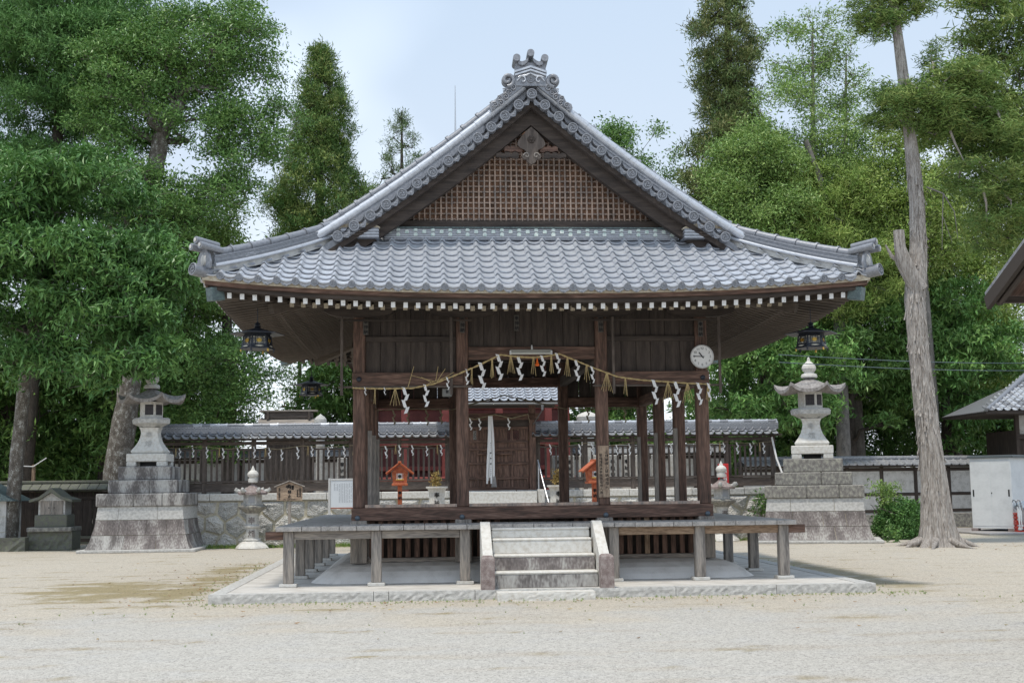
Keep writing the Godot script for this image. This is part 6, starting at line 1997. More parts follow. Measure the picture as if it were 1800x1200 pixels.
func build_yard() -> void:
	great_lantern(Vector3(-9.6, 0, -15.4), "stepped stone pedestal with flared foot and black streaks under the tree crown", "great stone lantern whose roof is half hidden by overhanging leaves", [[M.stone_stained, M.stone_dark], [M.granite], [M.stone_stained]], 0.88)
	great_lantern(Vector3(9.45, 0, -14.75), "stepped stone pedestal with flared foot and lichen spots beside the round bush", "great stone lantern standing free with upturned roof and jewel top", [[M.stone_dark], [M.granite], [M.stone_lichen]], 1.0, -0.30)
	small_lantern("small stone lantern with carved writing before the fitted stone wall by the no smoking sign", Vector3(-6.7, 0, -15.35))
	var l2: Node3D = copy_of(get_node("small_stone_lantern"), "small stone lantern with tall jewel before the wall beneath the red box", Vector3(6.95, 0.0, -15.6), 0.2)
	offering_lantern("red wooden roofed lantern on a post left of the bell rope, whole box visible".replace("left of the bell rope, ", ""), Vector3(-2.43, 0.0, -11.0))
	var o2 := copy_of(get_node("red_wooden_lantern"), "red wooden roofed lantern on a post half hidden behind the pillar with the inscribed board", Vector3(2.53, 0.0, -11.0), 0.12)
	stone_vase("white stone vase between red lantern and front pillar", Vector3(-1.48, 0.07, -12.5))
	stone_vase("white stone vase close to the steel handrail by the gate", Vector3(1.75, 0.07, -12.5))
	# no smoking board
	var t := thing("no_smoking_sign", "wooden house-shaped no smoking sign on a post", "sign", Vector3(-5.62, 0, -15.0))
	pbox(t, "post", Vector3(0, 0.65, -0.04), Vector3(0.09, 1.3, 0.06), M.grey_y, 0.005)
	var b := MB.new()
	b.prism([Vector2(-0.36, 0), Vector2(0.36, 0), Vector2(0.36, 0.38), Vector2(0, 0.52), Vector2(-0.36, 0.38)], -0.015, 0.015)
	var bd := put(t, "board", b.mesh(), M.sign_wood, Transform3D(Basis(), Vector3(0, 1.33, 0.0)))
	for sx in [-1, 1]:
		b = MB.new()
		b.box(Transform3D(Basis(Vector3.BACK, -sx * 0.37), Vector3(sx * 0.21, 1.80, 0.02)), Vector3(0.47, 0.03, 0.10), 0.005)
		put(t, "roof_strip", b.mesh(), M.grey_x)
	b = MB.new()
	var gl := ["kitsu", "en", "kin", "shi"]
	glyph(b, "kitsu", Vector3(-0.10, 0.33, 0.018), 0.12, Basis(), 0.15)
	glyph(b, "en", Vector3(0.0, 0.30, 0.018), 0.12, Basis(), 0.15)
	glyph(b, "kin", Vector3(-0.05, 0.19, 0.018), 0.10, Basis(), 0.15)
	glyph(b, "shi", Vector3(-0.05, 0.075, 0.018), 0.10, Basis(), 0.15)
	column_of(b, Vector3(-0.31, 0.36, 0.018), 6, 0.05, Basis(), 0.12)
	column_of(b, Vector3(0.27, 0.38, 0.018), 5, 0.05, Basis(), 0.12)
	column_of(b, Vector3(0.20, 0.30, 0.018), 4, 0.045, Basis(), 0.12)
	put(bd, "brush_writing", b.mesh(), M.ink)
	var font := SystemFont.new()
	font.font_names = PackedStringArray(["Droid Sans"])
	var tm := TextMesh.new()
	tm.text = "NO SMOKING"
	tm.font = font
	tm.font_size = 16
	tm.pixel_size = 0.0034
	tm.depth = 0.003
	put(bd, "latin_writing", tm, M.ink, Transform3D(Basis(), Vector3(-0.0, 0.035, 0.018)))
	# white notice board with rows of fine print
	t = thing("notice_board", "white notice board with columns of fine print on two posts behind the veranda", "notice board", Vector3(-3.95, 0, -13.0))
	pbox(t, "panel", Vector3(0, 1.5, 0), Vector3(0.74, 0.72, 0.03), flat(lin(0.60, 0.64, 0.68), 0.35), 0.004)
	for sx in [-1, 1]: pbox(t, "post", Vector3(sx * 0.40, 0.96, 0), Vector3(0.06, 1.92, 0.06), M.steel_pale, 0.005)
	pbox(t, "top_rail", Vector3(0, 1.885, 0), Vector3(0.74, 0.05, 0.05), M.steel_pale, 0.005)
	pbox(t, "bottom_rail", Vector3(0, 1.125, 0), Vector3(0.74, 0.035, 0.05), flat(lin(0.28, 0.10, 0.06), 0.6), 0.005)
	b = MB.new()
	for i in 13:
		var len := 0.52 if i > 2 else 0.2
		for k in int(len / 0.02): if rng.randf() < 0.9: b.bx(Vector3(-0.27 + i * 0.045, 1.78 - k * 0.02, 0.016), Vector3(0.013, 0.013, 0.003))
	put(t, "print", b.mesh(), flat(lin(0.22, 0.24, 0.27), 0.8))
	# fire extinguisher box
	t = thing("extinguisher_box", "bright red fire extinguisher box on the terrace before the fence", "box", Vector3(7.22, 1.54, -16.45))
	pbox(t, "case", Vector3(0, 0.42, 0), Vector3(0.30, 0.60, 0.16), M.red, 0.012)
	pbox(t, "stand", Vector3(0, 0.06, 0), Vector3(0.26, 0.12, 0.14), M.red, 0.006)
	b = MB.new()
	for k in 3: glyph(b, ["shou", "ka", "ki"][k], Vector3(-0.02, 0.44 - k * 0.125, 0.083), 0.11, Basis(), 0.13)
	put(t, "writing", b.mesh(), M.white)
	# white downpipe at the terrace end
	b = MB.new()
	b.tube([Vector3(8.78, 3.05, -16.55), Vector3(8.86, 2.4, -16.4), Vector3(8.98, 1.9, -16.2), Vector3(8.9, 1.72, -16.05), Vector3(8.93, 1.2, -15.98), Vector3(8.99, 0.1, -15.95)], [0.03, 0.03, 0.03, 0.03, 0.03, 0.03], 8)
	var dp := thing("down_pipe", "thin white drain pipe down the end of the terrace fence", "pipe")
	put(dp, "pipe", b.mesh(), M.white)
	# --- west side: dark boarded wall, wayside shrines
	t = thing("boarded_wall", "dark boarded wall with mossy tile coping under the trees", "wall", Vector3(-15.0, 0, -20.2))
	var n := 38
	for i in n: pbox(t, "board", Vector3(-5.8 + i * 0.305, 0.83, 0.006 * (i % 2)), Vector3(0.298, 1.66, 0.03), M.board_y, 0.004)
	for y in [0.12, 1.45]: pbox(t, "rail", Vector3(0, y, 0.05), Vector3(11.7, 0.1, 0.06), M.board_x, 0.005)
	pbox(t, "footing", Vector3(0, 0.0, -0.05), Vector3(11.7, 0.5, 0.24), M.mossy, 0.02)
	var r := pbox(t, "coping_board", Vector3(0, 1.69, 0), Vector3(11.8, 0.05, 0.8), M.board_x, 0.0)
	b = MB.new()
	for i in 39:
		var me := boxm(Vector3(0.285, 0.04, 0.50), 0.008)
		for s in [-1, 1]: put(r, "coping_tile", me, M.mossy, Transform3D(Basis(Vector3.UP, 0.0 if s > 0 else PI) * Basis(Vector3.RIGHT, 0.42), Vector3(-5.75 + i * 0.3, 0.13, s * 0.22)))
	pbox(r, "ridge", Vector3(0, 0.28, 0), Vector3(11.8, 0.09, 0.18), M.mossy, 0.02)
	wayside_shrine(Vector3(-12.56, 0, -16.6))
	t = thing("low_shed", "low whitewashed block shed with green roof beside the mottled trunk", "shed", Vector3(-14.9, 0, -17.6))
	pbox(t, "wall", Vector3(0, 0.72, 0), Vector3(1.7, 1.44, 1.4), M.plaster_white, 0.01)
	for y in [0.5, 0.95]: pbox(t, "joint", Vector3(0, y, 0.003), Vector3(1.71, 0.015, 1.4), M.mortar, 0.0)
	b = MB.new()
	b.prism([Vector2(-1.15, 1.40), Vector2(1.15, 1.40), Vector2(0.15, 1.92), Vector2(-0.15, 1.92)], -0.9, 0.9)
	put(t, "roof", b.mesh(), M.copper)
	t = thing("mossy_kerb", "mossy stone kerb round the foot of the mottled trunk", "kerb", Vector3(-14.3, 0, -15.9))
	for i in 4: put(t, "kerb_stone", rough_block(Vector3(0.78, 0.42, 0.34), 0.07, 6), M.mossy, Transform3D(Basis(Vector3.UP, rng.randf_range(-0.06, 0.06)), Vector3(-1.6 + i * 0.8, 0.16, rng.randf_range(-0.04, 0.04))))
	pbox(t, "earth_fill", Vector3(-0.4, 0.14, -0.95), Vector3(3.0, 0.36, 1.6), M.mossy, 0.08)
	t = thing("timber_stake", "square timber stake with a white arm behind the dark boarded wall", "stake", Vector3(-14.7, 0, -21.5))
	pbox(t, "stake", Vector3(0, 1.28, 0), Vector3(0.1, 2.56, 0.1), M.tan_y, 0.006)
	pbar(t, "arm", Vector3(0.0, 2.5, 0.06), Vector3(0.42, 2.78, 0.06), 0.03, 0.03, M.white, 0.004)
	pbar(t, "arm", Vector3(0.0, 2.5, 0.06), Vector3(-0.36, 2.52, 0.06), 0.03, 0.03, M.white, 0.004)
	# --- east side: plastered wall, locker, crate, house
	plaster_wall(Vector3(8.9, 0.55, -21.0), Vector3(24.5, 0.55, -23.6), 1.62, "plastered wall with dark timbers and grey tile coping behind the cedar", M.tile_old)
	pbox(thing_struct("paving", "grey concrete paving round the white locker"), "slab", Vector3(18.6, 0.02, -19.0), Vector3(6.4, 0.06, 5.2), M.concrete_grey, 0.01)
	t = thing("storage_locker", "white steel storage locker with two sliding doors", "locker", Vector3(17.0, 0.06, -18.75), 0.72)
	pbox(t, "body", Vector3(0, 1.2, 0), Vector3(1.75, 2.25, 1.35), M.locker, 0.01)
	pbox(t, "roof_cap", Vector3(0, 2.36, 0.03), Vector3(1.85, 0.09, 1.5), flat(lin(0.10, 0.12, 0.13), 0.5), 0.012)
	for i in 2:
		var dr := pbox(t, "sliding_door", Vector3(-0.86 + 0.0, 1.2, 0.33 - 0.66 * i), Vector3(0.05, 2.1, 0.645), M.locker, 0.008)
		pbox(dr, "handle", Vector3(-0.028, 0.0, -0.25 if i == 1 else 0.25), Vector3(0.012, 0.22, 0.05), M.black, 0.004)
	pbox(t, "lock", Vector3(-0.89, 1.2, 0.02), Vector3(0.012, 0.05, 0.03), M.black, 0.003)
	for q in [[-0.8, 0.6], [-0.8, -0.6], [0.8, 0.6]]: pbox(t, "base_brick", Vector3(q[0], 0.035, q[1]), Vector3(0.22, 0.09, 0.22), M.stone_red, 0.006)
	t = thing("bottle_crate", "stacked red plastic bottle crate beside the locker", "crate", Vector3(16.98, 0.03, -17.5), -0.2)
	for k in 2:
		var y := 0.31 * k
		for sx in [-1, 1]:
			for q in [0.03, 0.15, 0.27]: pbox(t, "side_band", Vector3(sx * 0.22, y + q, 0), Vector3(0.02, 0.06, 0.36), M.crate_red, 0.006)
			for q in [0.03, 0.15, 0.27]: pbox(t, "end_band", Vector3(0, y + q, sx * 0.19), Vector3(0.46, 0.06, 0.02), M.crate_red, 0.006)
			for sz in [-1, 0, 1]: pbox(t, "corner_post", Vector3(sx * 0.21, y + 0.15, sz * 0.175), Vector3(0.04, 0.29, 0.035), M.crate_red, 0.006)
	pbox(t, "label_plate", Vector3(-0.13, 0.12, 0.204), Vector3(0.1, 0.09, 0.008), M.white, 0.002)
	t = thing("plastic_bag", "clear bluish plastic bag bulging on the red crate", "bag", Vector3(17.05, 0.66, -17.5))
	b = MB.new()
	var rows := []
	for j in 8:
		var row := []
		for i in 12:
			var a := TAU * i / 12
			var ph := PI * j / 7.0
			var rr := 0.20 * sin(ph) * (1.0 + 0.22 * sin(a * 3 + j) + rng.randf_range(-0.08, 0.08))
			row.append(Vector3(cos(a) * rr * 1.2, 0.17 - cos(ph) * 0.18, sin(a) * rr))
		rows.append(row)
	for j in 7:
		for i in 12: b.quad(rows[j][(i + 1) % 12], rows[j][i], rows[j + 1][i], rows[j + 1][(i + 1) % 12])
	put(t, "bag", b.mesh(), flat(lin(0.30, 0.36, 0.42), 0.25))
	for i in 3:
		var u := thing("umbrella", ["black hooked umbrella standing at the red crate", "white folded umbrella standing at the red crate", "striped folded umbrella leaning at the red crate"][i], "umbrella", Vector3(16.78 + 0.07 * i, 0.62, -17.3), 0.0, "umbrellas at the red crate")
		b = MB.new()
		b.tube([Vector3(0, 0.0, 0), Vector3(-0.05, 0.32, 0), Vector3(-0.08, 0.40, 0), Vector3(-0.15, 0.42, 0), Vector3(-0.18, 0.36, 0)], [0.012, 0.012, 0.014, 0.014, 0.012], 7)
		put(u, "hook", b.mesh(), [M.black, M.white, M.stone_red][i])
		b = MB.new()
		b.tube([Vector3(0.02, -0.5, 0), Vector3(0, 0.05, 0), Vector3(-0.03, 0.22, 0)], [0.01, 0.045, 0.015], 8)
		put(u, "canopy", b.mesh(), [M.white, M.white, M.cloth_grey][i])
	house()
	pavilion()
	# wires
	b = MB.new()
	for q in [[0.0, 5.30], [0.0, 5.08]]:
		var p := []
		var rr := []
		for i in 13:
			var u := i / 12.0
			p.append(Vector3(lerpf(8.4, 22.0, u), q[1] + (0.5 - u) * 0.06 - 0.25 * sin(PI * u), -13.2))
			rr.append(0.012)
		b.tube(p, rr, 5)
	var wr := thing("overhead_wires", "two thin overhead wires crossing behind the cedar trunk", "wire", Vector3(0, 0, -1.0))
	put(wr, "wire", b.mesh(), flat(lin(0.10, 0.14, 0.16), 0.5))
	b = MB.new()
	b.tube([Vector3(0, 0, 0), Vector3(0, 1.2, 0), Vector3(0.0, 3.0, 0)], [0.06, 0.04, 0.02], 6)
	tag(put(self, "antenna_mast", b.mesh(), M.steel, Transform3D(Basis(), Vector3(-0.18, 18.8, -40.0))), "thin metal mast rising behind the roof against the sky", "mast")
	b = MB.new()
	b.tube([Vector3(0, 0, 0), Vector3(0, 18.85, 0)], [0.22, 0.08], 8)
	tag(put(self, "utility_pole", b.mesh(), M.granite, Transform3D(Basis(), Vector3(-0.18, 0, -40.0))), "tall concrete pole hidden behind the hall roof", "pole")

func thing_struct(called: String, label: String) -> Node3D:
	var o := thing(called, label, "paving")
	o.set_meta("kind", "structure")
	return o

func wayside_shrine(at: Vector3) -> void:
	var t := thing("wayside_shrine", "little old stone shrine with gabled roof and two doors under the trees", "shrine", at)
	for i in 3: put(t, "base_stone", rough_block(Vector3(0.42, 0.52, 0.9), 0.06, 5), M.mossy, Transform3D(Basis(), Vector3(-0.42 + 0.42 * i, 0.26, 0)))
	pbox(t, "slab", Vector3(0, 0.58, 0), Vector3(1.26, 0.13, 1.1), M.stone_lichen, 0.02)
	pbox(t, "plinth", Vector3(0, 0.82, 0), Vector3(0.92, 0.35, 0.8), M.mossy, 0.02)
	pbox(t, "body", Vector3(0, 1.2, 0), Vector3(0.76, 0.42, 0.66), M.granite, 0.01)
	for sx in [-1, 1]:
		var d := pbox(t, "door", Vector3(sx * 0.165, 1.2, 0.34), Vector3(0.31, 0.40, 0.03), M.grey_y, 0.005)
		pbox(d, "knob", Vector3(-sx * 0.09, 0.0, 0.018), Vector3(0.03, 0.03, 0.02), M.black, 0.004)
	var b := MB.new()
	b.prism([Vector2(-0.36, 1.40), Vector2(0.36, 1.40), Vector2(0, 1.66)], -0.36, 0.36)
	put(t, "gable", b.mesh(), M.granite)
	for sx in [-1, 1]:
		b = MB.new()
		b.prism([Vector2(0, 1.64), Vector2(sx * 0.30, 1.44), Vector2(sx * 0.60, 1.36), Vector2(sx * 0.61, 1.43), Vector2(sx * 0.32, 1.52), Vector2(0, 1.77)], -0.5, 0.5)
		put(t, "roof", b.mesh(), M.mossy)

func house() -> void:
	var t := thing("plaster_house", "low house with grey tiled roof behind the white locker", "house", Vector3(17.4, -0.1, -21.0))
	# wall and boarding; the roof's near eave runs east
	pbox(t, "wall", Vector3(4.4, 1.75, -1.5), Vector3(6.0, 3.5, 2.2), M.board_y, 0.0)
	pbox(t, "plaster_panel", Vector3(1.98, 3.72, -0.36), Vector3(0.95, 0.72, 0.05), M.plaster_white, 0.0)
	pbox(t, "plaster_panel", Vector3(3.2, 3.72, -0.36), Vector3(1.2, 0.72, 0.05), M.plaster_white, 0.0)
	for x in [1.45, 2.52, 3.9]: pbox(t, "post", Vector3(x, 2.05, -0.3), Vector3(0.14, 4.1, 0.14), M.board_y, 0.006)
	pbox(t, "beam", Vector3(4.0, 3.28, -0.3), Vector3(5.2, 0.16, 0.16), M.board_x, 0.006)
	# hipped tiled roof: front slope as rows of tiles
	var b := MB.new()
	b.prism([Vector2(-0.1, 4.02), Vector2(9.5, 4.02), Vector2(9.5, 4.12), Vector2(-0.1, 4.12)], -2.9, 0.75)
	var r := put(t, "eave_board", b.mesh(), M.board_x)
	var tm := tile_shape(0.29, 0.36, 0.025, 8, 0.055)
	for k in 11:
		var y := 4.13 + k * 0.125
		var z := 0.78 - k * 0.27
		var xs := -0.1 + k * 0.27
		var i := 0
		while xs + i * 0.275 < 5.2:
			put(r, "roof_tile", tm, [M.tile, M.tile3, M.tile2][rng.randi() % 3], tile_frame(Vector3(xs + i * 0.275 + 0.14, y, z), Vector3.RIGHT, Vector3(0, -0.463, 1)))
			i += 1
	b = MB.new()
	for q in [[0.78, 0.0]]:
		b.quad(Vector3(-0.12, 4.10, 0.75), Vector3(9.5, 4.10, 0.75), Vector3(9.5, 5.5, -2.25), Vector3(2.9, 5.5, -2.25))
		b.quad(Vector3(-0.12, 4.10, -2.9), Vector3(-0.12, 4.10, 0.75), Vector3(2.9, 5.5, -2.2), Vector3(2.9, 5.5, -2.25))
	put(t, "roof_bed", b.mesh(), M.tile2)
	b = MB.new()
	b.tube([Vector3(-0.1, 4.16, 0.76), Vector3(2.85, 5.6, -2.2), Vector3(9.5, 5.62, -2.25)], [0.07, 0.12, 0.12], 8)
	put(t, "ridge", b.mesh(), M.tile2)
	pbox(t, "awning", Vector3(3.9, 3.05, 0.5), Vector3(3.0, 0.06, 1.0), flat(lin(0.06, 0.20, 0.17), 0.5), 0.01)

func pavilion() -> void:
	# an open pavilion beside the path; only the underside of one eave corner reaches into the view
	var o := Vector3(4.36, 0, 7.7)
	var t := thing("open_pavilion", "dark tiled eave corner of an open wooden pavilion beside the court", "pavilion", o)
	for q in [[1.0, 1.0], [3.6, 1.0], [1.0, 4.2], [3.6, 4.2]]: pbox(t, "post", Vector3(q[0], 1.75, q[1]), Vector3(0.18, 3.5, 0.18), M.wood_y, 0.01)
	var slope := 0.43
	var b := MB.new()
	# two slopes meeting at a ridge that runs east, boards pale below
	for s in 2:
		var z0 := 0.0 if s == 0 else 5.2
		var z1 := 2.6
		b.quad(Vector3(0.03, 3.63, z0), Vector3(4.6, 3.63, z0), Vector3(4.6, 3.63 + 2.6 * slope, z1), Vector3(0.03, 3.63 + 2.6 * slope, z1))
	put(t, "roof_boarding", b.mesh(), M.wood_z)
	b = MB.new()
	for s in [-1, 1]: b.box(Transform3D(Basis(Vector3.RIGHT, -atan(slope) * -s if false else s * atan(slope)), Vector3(2.3, 3.63 + 1.3 * slope + 0.05, 2.6 + s * 1.3)), Vector3(4.58, 0.06, 2.96))
	put(t, "tile_layer", b.mesh(), M.tile_old)
	for i in 9:
		var x := 0.12 + i * 0.52
		pbar(t, "rafter", Vector3(x, 3.565, 0.02), Vector3(x, 3.565 + 2.55 * slope, 2.57), 0.07, 0.09, M.board_z, 0.004)
		pbar(t, "rafter", Vector3(x, 3.565, 5.18), Vector3(x, 3.565 + 2.55 * slope, 2.63), 0.07, 0.09, M.board_z, 0.004)
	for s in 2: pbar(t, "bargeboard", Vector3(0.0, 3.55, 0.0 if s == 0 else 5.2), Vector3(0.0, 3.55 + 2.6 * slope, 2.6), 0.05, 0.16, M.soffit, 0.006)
	for q in [[0.06, 3.58], [5.14, 3.58]]: pbox(t, "eave_strip", Vector3(2.3, q[1], q[0]), Vector3(4.6, 0.07, 0.06), M.board_x, 0.004)
	for z in [1.0, 4.2]: pbox(t, "plate", Vector3(2.3, 3.55 + 1.0 * slope - 0.14, z), Vector3(4.3, 0.18, 0.16), M.board_x, 0.008)

# ================================================================ foliage
func rand_basis() -> Basis:
	return Basis(Quaternion(Vector3(rng.randfn(), rng.randfn(), rng.randfn()).normalized(), rng.randf() * TAU))

func leaf_quad(b: Array, root: Vector3, dir: Vector3, side: Vector3, l: float, w: float) -> void:
	var up := dir.cross(side).normalized()
	var p0 := root
	var p1 := root + dir * l * 0.45 + side * w * 0.5 + up * w * 0.18
	var p2 := root + dir * l - up * l * 0.08
	var p3 := root + dir * l * 0.45 - side * w * 0.5 + up * w * 0.18
	for t in [[p0, p1, p2], [p0, p2, p3]]:
		var n: Vector3 = (t[2] - t[0]).cross(t[1] - t[0]).normalized()
		for p in t:
			b[0].append(p); b[1].append(n)

func clump_mesh(kind: String) -> ArrayMesh:
	if box_cache.has("clump_" + kind): return box_cache["clump_" + kind]
	var key := kind
	var r2 := RandomNumberGenerator.new()
	r2.seed = kind.hash() % 100000
	var big := 1.0
	if kind.ends_with("_b"):
		kind = kind.trim_suffix("_b")
		big = 1.4
	var b := [PackedVector3Array(), PackedVector3Array()]
	var n := 18
	match kind:
		"broad": n = 16
		"small": n = 22
		"needle": n = 34
		"tuft": n = 7
		"fallen": n = 1
		"spray": n = 20
	if big > 1.0: n = int(n * 0.6)
	for i in n:
		var d := Vector3(r2.randfn(), r2.randfn() + 0.25, r2.randfn()).normalized()
		var s := d.cross(Vector3(r2.randfn(), r2.randfn(), r2.randfn())).normalized()
		match kind:
			"broad":   # drooping leathery leaves round a twig end
				d = (d + Vector3(0, -0.35, 0)).normalized()
				s = (Vector3(d.z, 0, -d.x) + Vector3(r2.randfn(), r2.randfn(), r2.randfn()) * 0.4)
				s = (s - d * s.dot(d)).normalized()
				leaf_quad(b, Vector3(r2.randfn(), r2.randfn() * 0.7, r2.randfn()) * 0.11 * big, d, s, r2.randf_range(0.15, 0.22) * big, r2.randf_range(0.05, 0.075))
			"small":
				leaf_quad(b, Vector3(r2.randfn(), r2.randfn() * 0.8, r2.randfn()) * 0.14 * big, d, s, r2.randf_range(0.09, 0.14) * big, r2.randf_range(0.04, 0.06))
			"needle":   # brushy shoots
				d = (d + Vector3(0, 0.35, 0)).normalized()
				s = d.cross(Vector3(r2.randfn(), r2.randfn(), r2.randfn())).normalized()
				leaf_quad(b, Vector3(r2.randfn(), r2.randfn(), r2.randfn()) * 0.10 * big, d, s, r2.randf_range(0.09, 0.17) * big, r2.randf_range(0.024, 0.038))
			"spray":   # long soft shoots hanging out
				d = (d + Vector3(0, -0.15, 0)).normalized()
				s = d.cross(Vector3(r2.randfn(), r2.randfn(), r2.randfn())).normalized()
				leaf_quad(b, Vector3(r2.randfn(), r2.randfn() * 0.6, r2.randfn()) * 0.14 * big, d, s, r2.randf_range(0.15, 0.26) * big, r2.randf_range(0.025, 0.045))
			"fallen":
				leaf_quad(b, Vector3.ZERO, Vector3(1, 0.05, 0).normalized(), Vector3.BACK, 0.08, 0.035)
			"tuft":
				d = (Vector3(r2.randfn() * 0.6, 1.0, r2.randfn() * 0.6)).normalized()
				s = d.cross(Vector3(r2.randfn(), 0, r2.randfn())).normalized()
				leaf_quad(b, Vector3(r2.randfn(), 0, r2.randfn()) * 0.02 * big, d, s, r2.randf_range(0.06, 0.15) * big, 0.012)
	var arr := []
	arr.resize(Mesh.ARRAY_MAX)
	arr[Mesh.ARRAY_VERTEX] = b[0]; arr[Mesh.ARRAY_NORMAL] = b[1]
	var m := ArrayMesh.new()
	m.add_surface_from_arrays(Mesh.PRIMITIVE_TRIANGLES, arr)
	box_cache["clump_" + key] = m
	return m

func leaves(parent: Node, called: String, n: int, place: Callable, mesh: Mesh, m: Material, cols: Array) -> MultiMeshInstance3D:
	var mm := MultiMesh.new()
	mm.transform_format = MultiMesh.TRANSFORM_3D
	mm.use_colors = true
	mm.mesh = mesh
	mm.instance_count = n
	for i in n:
		mm.set_instance_transform(i, place.call())
		var c: Color = cols[rng.randi() % cols.size()]
		mm.set_instance_color(i, c.lerp(cols[rng.randi() % cols.size()], rng.randf()) * rng.randf_range(0.8, 1.2))
	var o := MultiMeshInstance3D.new()
	o.name = numbered(parent, called)
	o.multimesh = mm
	o.material_override = m
	o.set_meta("kind", "stuff")
	parent.add_child(o)
	return o

func near_trunk(fine: Array, p: Vector3) -> float:
	var d := 1e9
	for q in fine: d = minf(d, q.distance_to(p))
	return d

# lobes: [centre, radius, flatness]; every lobe is a limb's end with its own leaves
func tree(called: String, label: String, group: String, base: Vector3, trunk: Array, rad: Array, lobes: Array, kind: String, per: float, cols: Array, bark: Material, mat: Material, size := 1.0, limb := 0.06) -> Node3D:
	var t := thing(called, label, "tree", base, 0.0, group)
	var b := MB.new()
	var tp := []
	for p in trunk: tp.append(p)
	# smooth the trunk line
	var fine := []
	var fr := []
	var steps := (tp.size() - 1) * 5
	for i in steps + 1:
		var u := float(i) / steps
		fine.append(lerp_path(tp, u) + Vector3(rng.randfn(), 0, rng.randfn()) * 0.02 * rad[0])
		var f := u * (rad.size() - 1)
		var k := clampi(int(f), 0, rad.size() - 2)
		fr.append(lerpf(rad[k], rad[k + 1], f - k))
	b.tube(fine, fr, 14, true, 0.12, rng)
	var spots := []
	# limbs grow from the nearest wood, trunk first, then from limb to limb
	var nodes := []
	for i in range(int(fine.size() * 0.3), fine.size()): nodes.append([fine[i], fr[i]])
	lobes.sort_custom(func(p, q): return near_trunk(fine, p[0]) < near_trunk(fine, q[0]))
	for l in lobes:
		var c: Vector3 = l[0]
		var r: float = l[1]
		var best: Array = nodes[0]
		var bd := 1e9
		for nd in nodes:
			var d: float = nd[0].distance_to(c) + 0.8 * maxf(0.0, nd[0].y - c.y + 0.2)
			if d < bd:
				bd = d
				best = nd
		var a: Vector3 = best[0]
		var r0: float = minf(best[1] * 0.7, limb * 1.5)
		var r1: float = maxf(r0 * 0.5, 0.012)
		var mid := a.lerp(c, 0.5) + Vector3(rng.randfn(), rng.randf_range(-0.3, 0.7), rng.randfn()) * a.distance_to(c) * 0.14
		b.tube([a, a.lerp(mid, 0.5) + Vector3(rng.randfn(), rng.randfn(), rng.randfn()) * 0.05, mid, mid.lerp(c, 0.6) + Vector3(rng.randfn(), rng.randfn(), rng.randfn()) * 0.05, c], [r0, r0 * 0.9, (r0 + r1) * 0.5, r1 * 1.15, r1], 6, false)
		nodes.append([mid, (r0 + r1) * 0.5])
		nodes.append([c, r1])
		for k in 4:
			var e := c + Vector3(rng.randfn(), rng.randfn() * 0.6 + 0.2, rng.randfn()) * r * 0.5
			b.tube([mid.lerp(c, 0.7), c.lerp(e, 0.5) + Vector3(rng.randfn(), rng.randfn(), rng.randfn()) * 0.06, e], [r1 * 0.8, r1 * 0.5, 0.006], 5, false)
		var n := int(per * r * r)
		for k in n:
			var d := Vector3(rng.randfn(), rng.randfn(), rng.randfn()).normalized()
			if d.y < -0.1 and rng.randf() < 0.7: d.y = -d.y
			var q: float = pow(rng.randf(), 0.32)
			var p := c + Vector3(d.x, d.y * l[2], d.z) * r * q * (1.0 + 0.06 * rng.randfn())
			spots.append([p, Basis(Vector3.UP, rng.randf() * TAU) * Basis(Vector3.RIGHT, rng.randfn() * 0.45) * Basis(Vector3.BACK, rng.randfn() * 0.45)])
	put(t, "trunk", b.mesh(), bark)
	for half in 2:
		var mine := []
		for i in spots.size():
			if (i % 3 == 0) == (half == 1): mine.append(spots[i])
		var it := [0]
		leaves(t, "crown", mine.size(), func() -> Transform3D:
			var s: Array = mine[it[0]]
			it[0] += 1
			return Transform3D(s[1].scaled(Vector3.ONE * size * rng.randf_range(0.6, 1.35)), s[0]), clump_mesh(kind if half == 0 else kind + "_b"), mat, cols)
	return t

func lobes_in(c: Vector3, r: Vector3, n: int, lr: float, flat := 0.7, inner := 0.35) -> Array:
	n = int(n * 1.5)
	lr *= 0.8
	flat *= 0.82
	var out := []
	var tries := 0
	while out.size() < n and tries < n * 30:
		tries += 1
		var d := Vector3(rng.randfn(), rng.randfn(), rng.randfn()).normalized()
		var q := lerpf(inner, 1.0, pow(rng.randf(), 0.6))
		var p := c + Vector3(d.x * r.x, d.y * r.y, d.z * r.z) * q
		var ok := true
		for o in out:
			if o[0].distance_to(p) < lr * 0.75: ok = false
		if ok: out.append([p, lr * rng.randf_range(0.75, 1.25), flat])
	return out

func cone_lobes(y0: float, y1: float, r0: float, r1: float, n: int, lr: float, flat := 0.6, jag := 0.25) -> Array:
	var out := []
	for i in n:
		var u := float(i) / n
		var y := lerpf(y0, y1, u)
		var r := lerpf(r0, r1, pow(u, 1.9)) * (1.0 + jag * sin(u * 17.0) * 0.5)
		var a := i * 2.4 + rng.randf() * 0.8
		var q := rng.randf_range(0.55, 1.0)
		out.append([Vector3(cos(a) * r * q, y - 0.15 * r * q, sin(a) * r * q), lr * lerpf(1.1, 0.55, u) * rng.randf_range(0.8, 1.2), flat])
	for k in 3: out.append([Vector3(0, y1 - 0.35 * k, 0), lr * 0.4, 1.6])
	return out

